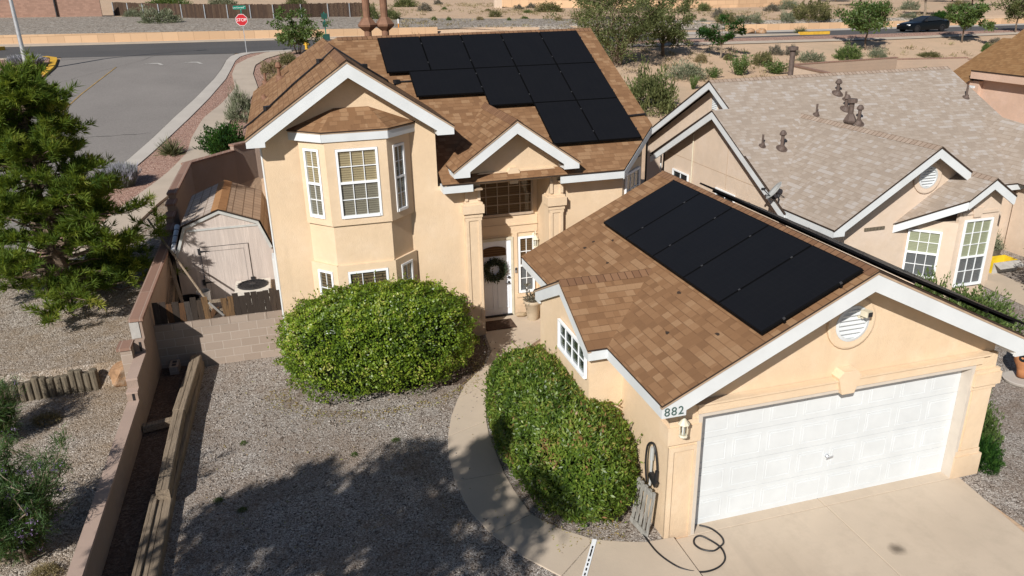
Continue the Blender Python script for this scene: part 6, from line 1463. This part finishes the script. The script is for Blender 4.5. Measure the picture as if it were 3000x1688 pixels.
for i in range(6): m.obox((8.33, 14.42, 4.12 + i * .06), (.02, 0, .02), (0, .14, 0), (-.004, 0, .006))
m.box(8.325, 8.35, 14.26, 14.58, 4.08, 4.5); m.build('gable_vent', P['white'], nb)
window(nb, cA, cB, .40, 1.20, .55, 1.86, 3, 2, .52, 'blindgreen', 'screen', label='grid window in the angled bay wall'); window(nb, (10.95, 6.38), (12.22, 6.38), .16, 1.06, .36, 2.20, 3, [2, 3], .44, 'blindgreen', 'screen', label='tall grid window with olive blinds')
for y in (15.95, 12.95): window(nb, (7.75, y), (7.75, y - 1.2), .02, 1.17, 1.36, 1.86, 2, 1, None, 'darkglass', name='slider_window')
window(nb, (12.22, 9.3), (17, 9.3), .9, 1.6, .3, 1.9, 1, 1, .5, 'screen', 'darkglass')
m = MB(); m.prism([(11.36, 6.33, 2.26), (11.58, 6.33, 2.26), (11.66, 6.33, 2.50), (11.28, 6.33, 2.50)], (0, .07, 0)); m.box(11.0, 12.15, 6.345, 6.378, 2.34, 2.41); bevel(m.build('window_trim', P['nstucco'], nb), .01)
m = MB(); m.box(8.74, 9.36, 7.15, 7.185, 1.92, 2.0); m.build('name_plaque', P['log'], nb)
m = MB(); m.tube([(7.72, 14.58, .2), (7.72, 14.58, 3.3)], .022, 8); m.build('mast_pipe', P['cream'], nb)
m = MB(); m.tube([(7.72, 16.9, 0), (7.72, 16.9, 2.2)], .03, 8); m.build('downpipe', P['white'], nb)
for (x, y, z, h, r, cap, hood) in ((7.94 + .25, 11.27, 3.44, .34, .032, False, False), (8.75, 11.1, 3.36, .44, .05, True, False), (10.8, 12.4, 4.04, .34, .032, False, False), (12.2, 13.3, 4.52, .36, .055, True, False), (12.3, 13.0, 4.36, .26, .032, False, False), (12.0, 12.55, 4.12, .36, .055, True, False), (12.02, 11.9, 3.78, .46, .055, True, False), (16.9, 12.7, 4.2, .42, .035, False, False)):
    pipe_vent(nroof, (x, y, zf(y)), h, r, cap, 'bronze', hood, (0, -.47, .88))
pipe_vent(nroof, (11.35, 14.75, 4.80), 1.15, .09, 'flat', 'bronze', False, (0, .47, .88)); pipe_vent(nroof, (10.75, 10.75, wl_(10.75) - .02), .95, .075, 'flat', 'bronze', True, (.5, -.2, .8))
di = thing('satellite_dish', 'grey satellite dish mounted on the neighbour\'s left roof edge', 'satellite dish', (7.42, 9.1, 2.25))
m = MB(); ax_ = unit(V(-.62, .35, .55)); c = V(7.36, 9.18, 2.62)
m.lathe([(.30, .075), (.22, .04), (.12, .012), (.002, 0)], c, 24, 0, ax_, cap=False); m.lathe([(.002, -.012), (.12, .0), (.22, .028), (.305, .07), (.30, .075)], c, 24, 0, ax_, cap=False); m.build('reflector', P['shedtrim'], di, smooth=True)
m = MB(); m.tube([(7.42, 9.1, 2.20), (7.42, 9.1, 2.5), tuple(c)], .02, 8); m.tube([c - V(0, 0, .25), c + ax_ * .4 - V(0, 0, .2)], .014, 6); m.obox(c + ax_ * .42 - V(0, 0, .19), (.05, 0, 0), (0, .03, 0), (0, 0, .03)); m.tube([c, (7.7, 9.25, 2.42)], .012, 6); m.build('arm', P['dark'], di)
bx = thing('yellow_crate', 'open yellow cardboard crate on the neighbour\'s gravel', 'crate', (14.2, 7.9, 0))
m = MB(); x0, x1, y0, y1 = 13.75, 14.65, 7.55, 8.05
m.box(x0, x1, y0, y0 + .02, 0, .32, 1); m.box(x0, x1, y1 - .02, y1, 0, .32, 0); m.box(x0, x0 + .02, y0 + .02, y1 - .02, 0, .32, 0); m.box(x1 - .02, x1, y0 + .02, y1 - .02, 0, .32, 0); m.box(x0 + .02, x1 - .02, y0 + .02, y1 - .02, 0, .02, 0)
m.obox((14.2, 7.42, .26), (.45, 0, 0), (0, .12, .05), (0, -.004, .008), 1)
m.build('carton', [simple('yellow_card', (.70, .50, .03), .6, .4), P['whitemark']], bx)
m = MB(); m.lathe([(.05, 0), (.05, .004)], (13.749, 7.75, .14), 12, 0, (-1, 0, 0)); m.build('printed_mark', P['orange'], bx)
for i, (x, y, r, lb) in enumerate(((13.6, 8.75, .30, 'empty half barrel planter behind the yellow crate'), (14.7, 8.7, .36, 'half barrel planter holding a grey green bush'))):
    can('barrel_planter', lb, 'planter', (x, y, 0), r, .36, 'log', 'soil')
plant('sage', 14.7, 8.7, .75, .55, 'grey green bush growing in the half barrel planter', 'shrub', 'bush', None, .36)
sheet('neighbour_path', [(11.8, -2), (12.4, 4), (13.0, 9.2)], [(13.2, -2), (13.8, 4), (14.0, 9.2)], .03, P['concrete'], 1, 1)
def vine():
    rng = np.random.default_rng(77); root = thing('flowering_vine', 'tall orange flowered shrub at the right picture edge', 'bush', (13.4, 5.3, 0)); n = 6500
    d = nrm(rng.normal(size=(n, 3))); p = V(13.55, 5.2, 1.2) + d * (rng.random((n, 1)) ** .4) * V(.75, .7, 1.25) * lump(d, 7, 5, .25)[:, None]
    co, uv = leaf_quads(p, d + rng.normal(0, .5, (n, 3)), rng.normal(size=(n, 3)), rng.uniform(.06, .12, n), .04, rng.normal(.4, .2, n).clip(0, 1)); link('leaves', quads_mesh('vine_leaves', co - V(13.4, 5.3, 0), uv, P['green']), root)
    k = rng.integers(0, n, 40); p2 = np.repeat(p[k] + d[k] * .1, 14, 0) + rng.normal(0, .035, (560, 3)); co, uv = leaf_quads(p2, rng.normal(size=(560, 3)), rng.normal(size=(560, 3)), .06, .04); link('flowers', quads_mesh('vine_flowers', co - V(13.4, 5.3, 0), uv, P['orange']), root)
    m = MB(); limb(m, (13.4, 5.3, -.05), (13.5, 5.25, 1.4), .05, .02, rng); m.build('trunk', P['bark'], root)
vine()
ch = thing('chiminea', 'terracotta chiminea on a round pale base right of the garage', 'chiminea', (9.0, 2.2, 0))
m = MB(); c = (9.02, 2.22, .05); m.lathe([(.10, .05), (.12, .2), (.15, .28), (.21, .40), (.24, .55), (.21, .72), (.13, .84), (.10, .95), (.11, 1.08), (.14, 1.10), (.10, 1.11)], c, 24); m.build('clay_body', simple('terracotta', (.50, .22, .10), .8, .2, 0, .15), ch, smooth=True)
m = MB(); m.lathe([(.34, 0), (.36, .05), (.33, .06)], (9.02, 2.22, .0), 28); m.build('round_base', P['kerb'], ch)
m = MB(); m.lathe([(.075, -.02), (.08, .012)], (8.82, 2.12, .60), 16, 0, (-.9, -.4, 0)); m.build('fire_mouth', P['black'], ch)
# ================================================================ RIGHT EDGE HOUSE
rh = thing('tan_roof_house', 'pink stucco house with tan shingle roof at the right picture edge', 'house', (27, 15, 0))
m = MB(); rs = .66
m.roof([(25.35, 20.95, 4.0), (25.35, 6, 4.0), (33, 6, 4 + rs * 7.65), (33, 20.95, 4 + rs * 7.65)], (0, 1, 0), .05); m.roof([(33, 20.95, 4 + rs * 7.65), (33, 6, 4 + rs * 7.65), (40.6, 6, 4), (40.6, 20.95, 4)], (0, 1, 0), .05)
m.roof([(25.19, 20.97, 3.4), (25.19, 22.5, 3.4), (28.5, 22.5, 3.4 + .55 * 3.31), (28.5, 20.97, 3.4 + .55 * 3.31)], (0, 1, 0), .05); m.roof([(28.5, 22.5, 5.22), (28.5, 20.97, 5.22), (31.8, 20.97, 3.4), (31.8, 22.5, 3.4)], (0, 1, 0), .05)
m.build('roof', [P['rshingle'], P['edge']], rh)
m = MB(); m.box(25.82, 40, 6.4, 20.6, -.3, 4.15); m.prism([(25.82, 20.6, 4.1), (33, 20.6, 8.7), (40, 20.6, 4.1)], (0, -.2, 0)); m.box(25.6, 31.4, 20.61, 22.2, -.3, 3.5); m.prism([(25.6, 22.2, 3.5), (28.5, 22.2, 5.0), (31.4, 22.2, 3.5)], (0, -.2, 0)); m.build('wall', P['pinkstucco'], rh)
m = MB(); m.box(25.38, 25.43, 6, 20.95, 3.62, 3.94); m.box(25.43, 25.81, 6, 20.9, 3.70, 3.74); m.prism([(25.4, 20.93, 3.93), (33, 20.93, 3.93 + rs * 7.6), (33, 20.93, 3.6 + rs * 7.6), (25.4, 20.93, 3.6)], (0, -.05, 0)); m.build('fascia', P['pinkstucco'], rh)
m = MB(); m.box(25.10, 25.20, 20.4, 22.5, 3.24, 3.34); m.build('gutter', P['white'], rh)
m = MB(); m.lathe([(.12, 0), (.10, .06)], (25.58, 21.3, 2.9), 12, 0, (-1, 0, 0)); m.build('bracket_lamp', P['dark'], rh)
pipe_vent(rh, (27.6, 14.2, 4 + rs * 2.25), .5, .05, False, 'rust', False, (-.5, 0, .8))
# pale block walls behind the neighbour
pw = thing('block_wall', 'pale tan stepped block wall behind the neighbour\'s roof ridge', 'wall', (33, 37, 0))
m = MB(); c2 = MB()
for (a, b, z0, z1) in (((26.9, 36.6), (35.77, 37.49), 2.86, 2.86), ((35.77, 37.49), (40.0, 35.7), 2.74, 2.80), ((40.0, 35.7), (46, 33), 2.70, 2.70)):
    a, b = V(*a), V(*b); m.prism([(*a, -.5), (*b, -.5), (*b, z1), (*a, z0)], (0, .2, 0)); c2.prism([(*(a - V(0, .03)), z0 + .001), (*(b - V(0, .03)), z1 + .001), (*(b + V(0, .23)), z1 + .001), (*(a + V(0, .23)), z0 + .001)], (0, 0, .06))
m.build('wall_face', P['farblock'], pw); c2.build('wall_cap', P['cap'], pw)
pw2 = thing('block_wall', 'pale cream wall end by the neighbour\'s tall roof flue', 'wall', (26.2, 34, 0))
MB().prism([(26.69, 36.6, -.5), (25.7, 31.7, -.5), (25.7, 31.7, 2.84), (26.69, 36.6, 2.84)], (.2, 0, 0)).build('wall_face', P['nstucco'], pw2); MB().prism([(26.62, 36.55, 2.842), (25.63, 31.65, 2.842), (25.96, 31.65, 2.842), (26.95, 36.55, 2.842)], (0, 0, .06)).build('wall_cap', P['cap'], pw2)
plant('stalk', 36.2, 34.9, 3.2, 1.25, 'dark leafy plant between the roof ridge and pale block wall', 'shrub', 'bush', None, 1.05)
# ================================================================ STREET FURNITURE AND FAR STRUCTURES
sg = thing('stop_sign', 'red octagonal stop sign on a steel post at the street corner', 'road sign', (-7.54, 50.09, 4.05))
P['red'] = simple('sign_red', (.50, .02, .03), .45, .4, 0, .06); P['signgreen'] = simple('sign_green', (.0, .19, .13), .45, .4, 0, .04); P['signwhite'] = simple('sign_white', (.82, .82, .82), .45, .4, 0, .02)
tb = T(-7.54, 50.09); m = MB(); m.box(-7.565, -7.515, 50.07, 50.12, tb - .1, tb + 3.1); m.build('post', P['steel'], sg)
def octa(r, y): return [(-7.58 + r * math.cos(PI / 8 + k * PI / 4), y, 6.28 + r * math.sin(PI / 8 + k * PI / 4)) for k in range(8)]
pl_ = MB().prism(octa(.405, 50.05), (0, .006, 0)).build('sign_plate', P['signwhite'], sg); MB().prism(octa(.38, 50.046), (0, .003, 0)).build('red_face', P['red'], pl_); text_mesh('stop_lettering', 'STOP', .285, P['signwhite'], (-7.58, 50.043, 6.275), (1, 0, 0), (0, 0, 1), sg, .001, .95)
m = MB(); m.box(-8.02, -7.20, 50.06, 50.068, 6.96, 7.20); sp_ = m.build('street_name_plate', P['signgreen'], sg); text_mesh('street_lettering', 'Los Cerritos', .14, P['signwhite'], (-7.68, 50.057, 7.075), (1, 0, 0), (0, 0, 1), sg, .001); text_mesh('street_lettering', 'Dr NE', .06, P['signwhite'], (-7.29, 50.057, 7.14), (1, 0, 0), (0, 0, 1), sg, .001)
m = MB(); m.box(-7.575, -7.505, 50.0, 50.8, 6.72, 6.92); m.build('cross_name_plate', P['signgreen'], sg)
lp = thing('light_pole', 'tall silver light pole at the left street corner', 'lamp post', (-19.95, 45.2, T(-19.95, 45.2)))
zb = T(-19.95, 45.2); MB().lathe([(.13, -.1), (.125, 1.0), (.085, 7.5)], (-19.95, 45.2, zb), 14).build('pole', P['steel'], lp); m = MB(); m.lathe([(.2, 0), (.2, .05)], (-19.95, 45.2, zb), 12); m.build('base_plate', P['steel'], lp)
m = MB(); m.tube([(-19.95, 45.2, zb + 7.3), (-19.3, 45.6, zb + 7.7), (-18.2, 46.2, zb + 7.75)], .05, 8); m.obox((-17.9, 46.4, zb + 7.75), (.3, .18, 0), (-.08, .13, 0), (0, 0, .06)); m.build('lamp_arm', P['steel'], lp)
ds = thing('waste_station', 'dark green dog waste station post beyond the house roof', 'waste station', (-1.3, 63.6, T(-1.3, 63.6)))
zb = T(-1.3, 63.6); m = MB(); m.box(-1.34, -1.26, 63.56, 63.64, zb, zb + 2.3); m.build('post', P['signgreen'], ds); m = MB(); m.box(-1.55, -1.05, 63.45, 63.55, zb + 1.75, zb + 2.2); m.box(-1.5, -1.1, 63.4, 63.56, zb + 1.1, zb + 1.55); m.box(-1.6, -1.0, 63.3, 63.9, zb, zb + .5); m.build('bag_box', simple('dark_green', (.015, .07, .055), .5, .4), ds)
hy = thing('fire_hydrant', 'yellow fire hydrant beside the small green tree', 'hydrant', (-3.4, 52.6, T(-3.4, 52.6)))
zb = T(-3.4, 52.6); m = MB(); m.lathe([(.16, 0), (.16, .05), (.11, .06), (.11, .5), (.14, .52), (.12, .6), (.03, .68)], (-3.4, 52.6, zb), 12); m.tube([(-3.6, 52.6, zb + .38), (-3.2, 52.6, zb + .38)], .06, 8); m.build('hydrant_body', P['yellow'], hy)
mk = MB(); zb = T(6.0, 67.4); mk.lathe([(.06, -.1), (.06, .55)], (5.6, 67.4, zb), 8, 0); mk.lathe([(.06, .55), (.06, .95)], (5.6, 67.4, zb), 8, 1); tag(mk.build('marker_post', [P['orange'], P['signwhite']]), 'orange and white marker post on the rock slope behind the roof', 'marker post')
# peach retaining walls along the far kerb
def farwall(name, label, pts, h, th, mat, cat='wall', cap=None):
    t_ = thing(name, label, cat, (pts[0][0], pts[0][1], 0)); m = MB(); c2 = MB()
    for a, b in zip(pts, pts[1:]):
        L = max(1, int(math.hypot(b[0] - a[0], b[1] - a[1]) / 3))
        for i in range(L):
            p = V(*a) + (V(*b) - V(*a)) * i / L; q = V(*a) + (V(*b) - V(*a)) * (i + 1) / L
            z0, z1 = T(*p) , T(*q)
            m.prism([(*p, z0 - .6), (*q, z1 - .6), (*q, z1 + h), (*p, z0 + h)], (0, th, 0))
            if cap: c2.prism([(*(p - V(0, .04)), z0 + h + .001), (*(q - V(0, .04)), z1 + h + .001), (*(q + V(0, th + .04)), z1 + h + .001), (*(p + V(0, th + .04)), z0 + h + .001)], (0, 0, .08))
    m.build('wall_face', P[mat], t_)
    if cap: c2.build('wall_cap', P[cap], t_)
    return t_
farwall('retaining_wall', 'low peach retaining wall along the far side of the cross street', [(-60, 65.7), (-27, 65.75), (-4.8, 66.3), (9.1, 66.6)], .72, .2, 'peach')
farwall('retaining_wall', 'low peach retaining wall behind the black car', [(36.5, 61.6), (44, 61.4), (54, 61.6), (66, 62), (80, 62.6)], .62, .2, 'peach')
fbw = farwall('block_wall', 'pink block wall with a dark joint at the far left corner', [(-60, 99.4), (-42, 97.6), (-24.4, 94.9)], 2.6, .25, 'pinkblock')
m = MB(); z_ = T(-29.2, 95.6); m.box(-29.25, -29.13, 95.35, 95.62, z_, z_ + 2.6); m.build('wall_joint', P['dark'], fbw)
def far_fence(label, pts, h, post, step=2.4, lift=0.0):
    t_ = thing('plank_fence', label, 'fence', (pts[0][0], pts[0][1], 0)); m = MB(); rr = random.Random(len(label)); d0 = 0
    P2 = []
    for a, b in zip(pts, pts[1:]):
        L = math.hypot(b[0] - a[0], b[1] - a[1]); r = V((b[0] - a[0]) / L, (b[1] - a[1]) / L, 0); n = int(L / .15)
        for i in range(n):
            p = V(*a, 0) + r * (i + .5) * .15; z = T(p[0], p[1]) + lift; hh = h + rr.uniform(-.04, .04)
            k = len(m.f); c = p + V(0, 0, z + hh / 2); w = r * .071
            m.face([c - w - V(0, 0, hh / 2 + .1), c + w - V(0, 0, hh / 2 + .1), c + w + V(0, 0, hh / 2), c - w + V(0, 0, hh / 2)], [((d0 + i) * .15 + .03, z), ((d0 + i) * .15 + .11, z), ((d0 + i) * .15 + .11, z + hh), ((d0 + i) * .15 + .03, z + hh)])
        d0 += n; k = int(L / step)
        P2 += [V(*a, 0) + r * L * i / max(1, k) for i in range(k)]
    o = m.build('board_panel', P['farfence'], t_); so = o.modifiers.new('thickness', 'SOLIDIFY'); so.thickness = .025
    for p in P2:
        z = T(p[0], p[1]) + lift; MB().box(p[0] - .045, p[0] + .045, p[1] - .10, p[1] - .03, z - .1, z + h * .97).build('post', P[post], t_)
far_fence('long dark brown plank fence with steel posts on top of the rock slope', [(-23.6, 97.7), (-17.8, 90.8), (-12.7, 87), (-5.5, 84.2), (.4, 85.6), (5.2, 85.8)], 1.5, 'steel')
farwall('retaining_wall', 'peach block wall carrying the far plank fence', [(26, 106), (40, 97), (47.5, 93.5), (57, 93.5), (67, 95.4)], 1.0, .25, 'peach')
far_fence('far brown plank fence on top of its peach block wall', [(26, 106.2), (40, 97.2), (47.5, 93.7), (57, 93.7), (67, 95.6)], 1.6, 'log', 2.4, 1.0)
tt = thing('electric_box', 'pale beige utility cabinet at the top edge left of the far fence', 'cabinet', (25, 103, T(25, 103))); zb = T(25, 103); MB().box(24.3, 25.3, 102.6, 103.2, zb - .1, zb + 1.6).build('cabinet', P['nstucco'], tt); MB().box(24.25, 25.35, 102.55, 103.25, zb + 1.6, zb + 1.66).build('lid', P['nstucco'], tt)
# ================================================================ CARS
def car(label, x, y, rz, paint, L=4.75, Wd=1.82, H=1.37):
    z0 = T(x, y) + .045; root = thing('car', label, 'car', (x, y, z0)); root.rotation_euler.z = rz
    def B(mb, name, mats, parent=None, smooth=False):
        o = mb.build(name, mats, None, loc=(0, 0, 0), smooth=smooth); o.parent = parent or root; return o
    # stations: x, half width at sill, half width at belt, sill z, belt z
    st = [(-L / 2, .62, .60, .42, .62), (-L / 2 + .10, .80, .76, .25, .72), (-L / 2 + .6, .90, .86, .2, .83), (-L / 2 + 1.2, .91, .87, .2, .91), (-.25, .91, .87, .2, .95), (.8, .91, .87, .2, .98), (L / 2 - .75, .91, .86, .2, 1.0), (L / 2 - .25, .86, .80, .24, 1.0), (L / 2, .74, .70, .42, .88)]
    m = MB(); rings = []
    for X, a, b, zs, zb in st: rings.append([V(X, -a, zs), V(X, -a * 1.0, zs + (zb - zs) * .55), V(X, -b, zb - .05), V(X, -b * .8, zb), V(X, b * .8, zb), V(X, b, zb - .05), V(X, a, zs + (zb - zs) * .55), V(X, a, zs)])
    for A, Bq in zip(rings, rings[1:]):
        for k in range(8): m.face([A[k], A[(k + 1) % 8], Bq[(k + 1) % 8], Bq[k]])
    m.face(rings[0][::-1]); m.face(rings[-1]); body = B(m, 'body', paint, smooth=True)
    es = body.modifiers.new('edges', 'EDGE_SPLIT'); es.split_angle = .6
    cs = [(-.95, .72, .90), (-.22, .60, 1.25), (.22, .58, H), (.75, .58, H - .02), (1.15, .60, 1.25), (1.72, .70, 1.0)]
    m = MB(); R = [[V(X, -.80 + (z - .9) * .42, .9) if False else V(X, -w - (.16 if z < 1.0 else 0), z), V(X, w + (.16 if z < 1.0 else 0), z)] for X, w, z in cs]
    for A, Bq in zip(R, R[1:]): m.face([A[0], A[1], Bq[1], Bq[0]][::-1])
    top = B(m, 'roof', paint)
    so = top.modifiers.new('thick', 'SOLIDIFY'); so.thickness = .02
    m = MB()
    for sg in (-1, 1):
        lo = [(-.85, .86, .95), (1.55, .86, 1.0)]; up = [(-.2, .61, 1.22), (.22, .59, H - .04), (.75, .59, H - .06), (1.12, .61, 1.22)]
        pts = [V(X, sg * w, z) for X, w, z in [lo[0]] + up + [lo[1]]]; m.face(pts if sg > 0 else pts[::-1])
    m.face([V(-.93, -.70, .935), V(-.93, .70, .935), V(-.22, .56, 1.265), V(-.22, -.56, 1.265)]); m.face([V(1.17, -.56, 1.265), V(1.17, .56, 1.265), V(1.70, .66, 1.02), V(1.70, -.66, 1.02)])
    B(m, 'window', P['darkglass'])
    for sx_ in (-L / 2 + .88, L / 2 - .98):
        for sg in (-1, 1):
            m = MB(); m.lathe([(.33, -.10), (.335, -.06), (.335, .06), (.33, .10), (.22, .105), (.22, -.105)], (sx_, sg * .82, .33), 20, 0, (0, sg, 0), cap=False); w_ = B(m, 'wheel', P['black'])
            m = MB(); m.lathe([(.22, .08), (.20, .085), (.05, .10)], (sx_, sg * .82, .33), 14, 0, (0, sg, 0)); B(m, 'rim', P['dark'], w_)
    m = MB()
    for sg in (-1, 1): m.obox((-L / 2 + .09, sg * .62, .66), (.04, .03 * sg, 0), (0, .14, 0), (0, 0, .05))
    B(m, 'headlight', P['signwhite'])
    m = MB()
    for sg in (-1, 1): m.obox((L / 2 - .02, sg * .56, .84), (.03, 0, 0), (0, .14, 0), (0, 0, .05))
    B(m, 'tail_light', P['red'])
    m = MB()
    for sg in (-1, 1): m.obox((-.62, sg * .95, .98), (.07, 0, 0), (0, .07, 0), (0, 0, .05))
    B(m, 'mirror', P['dark'])
    return root
cp_ = NT('black_car_paint'); cp_.set(.2, .3); cp_.col((.003, .004, .006)); cw_ = NT('white_car_paint'); cw_.set(.25, .5); cw_.col((.75, .75, .74))
car('black sedan driving along the far road', 52.3, 53.6, .04, cp_.m)
car('pale parked car half hidden by trees at the far top edge', 66, 101, .25, cw_.m)
# ================================================================ CAMERA, LIGHT, SKY
F_, W_, H_ = 2280.247, 3000, 1688
yaw, pit, rol = 0.272545, -0.370419, -0.022211
cy, sy, cp0, sp0 = math.cos(yaw), math.sin(yaw), math.cos(pit), math.sin(pit)
fw = V(sy * cp0, cy * cp0, sp0); r0 = V(cy, -sy, 0); u0 = np.cross(r0, fw); cr0, sr0 = math.cos(rol), math.sin(rol)
rt = cr0 * r0 + sr0 * u0; up = -sr0 * r0 + cr0 * u0
cam = bpy.data.cameras.new('camera'); co_ = bpy.data.objects.new('camera', cam); COL.objects.link(co_)
cam.sensor_width = 36; cam.lens = F_ / W_ * 36; cam.clip_end = 3000; cam.clip_start = .1
M = Matrix((Vector(rt), Vector(up), Vector(-fw))).transposed().to_4x4(); M.translation = Vector((-5.34748, -9.01262, 8.07755)); co_.matrix_world = M
scene.camera = co_
sd_ = unit(V(-.86, -1.0, .905))   # towards the sun
sun = bpy.data.lights.new('sun', 'SUN'); sun.energy = 4.9; sun.angle = math.radians(.55); sun.color = (1.0, .96, .90)
so_ = bpy.data.objects.new('sun', sun); COL.objects.link(so_); so_.rotation_euler = Vector(sd_).to_track_quat('Z', 'Y').to_euler()
w = bpy.data.worlds.new('World'); scene.world = w; w.use_nodes = True
bg = w.node_tree.nodes['Background']; sk = w.node_tree.nodes.new('ShaderNodeTexSky'); sk.sky_type = 'NISHITA'; sk.sun_disc = False
sk.sun_elevation = math.asin(sd_[2]); sk.sun_rotation = math.atan2(sd_[0], sd_[1]); sk.altitude = 1600; sk.air_density = 1.0; sk.dust_density = 1.2
w.node_tree.links.new(sk.outputs[0], bg.inputs[0]); bg.inputs[1].default_value = .055
scene.view_settings.view_transform = 'Standard'; scene.view_settings.look = 'None'; scene.view_settings.exposure = 0.2; scene.view_settings.gamma = 1
scene.cycles.max_bounces = 8; scene.cycles.transparent_max_bounces = 12
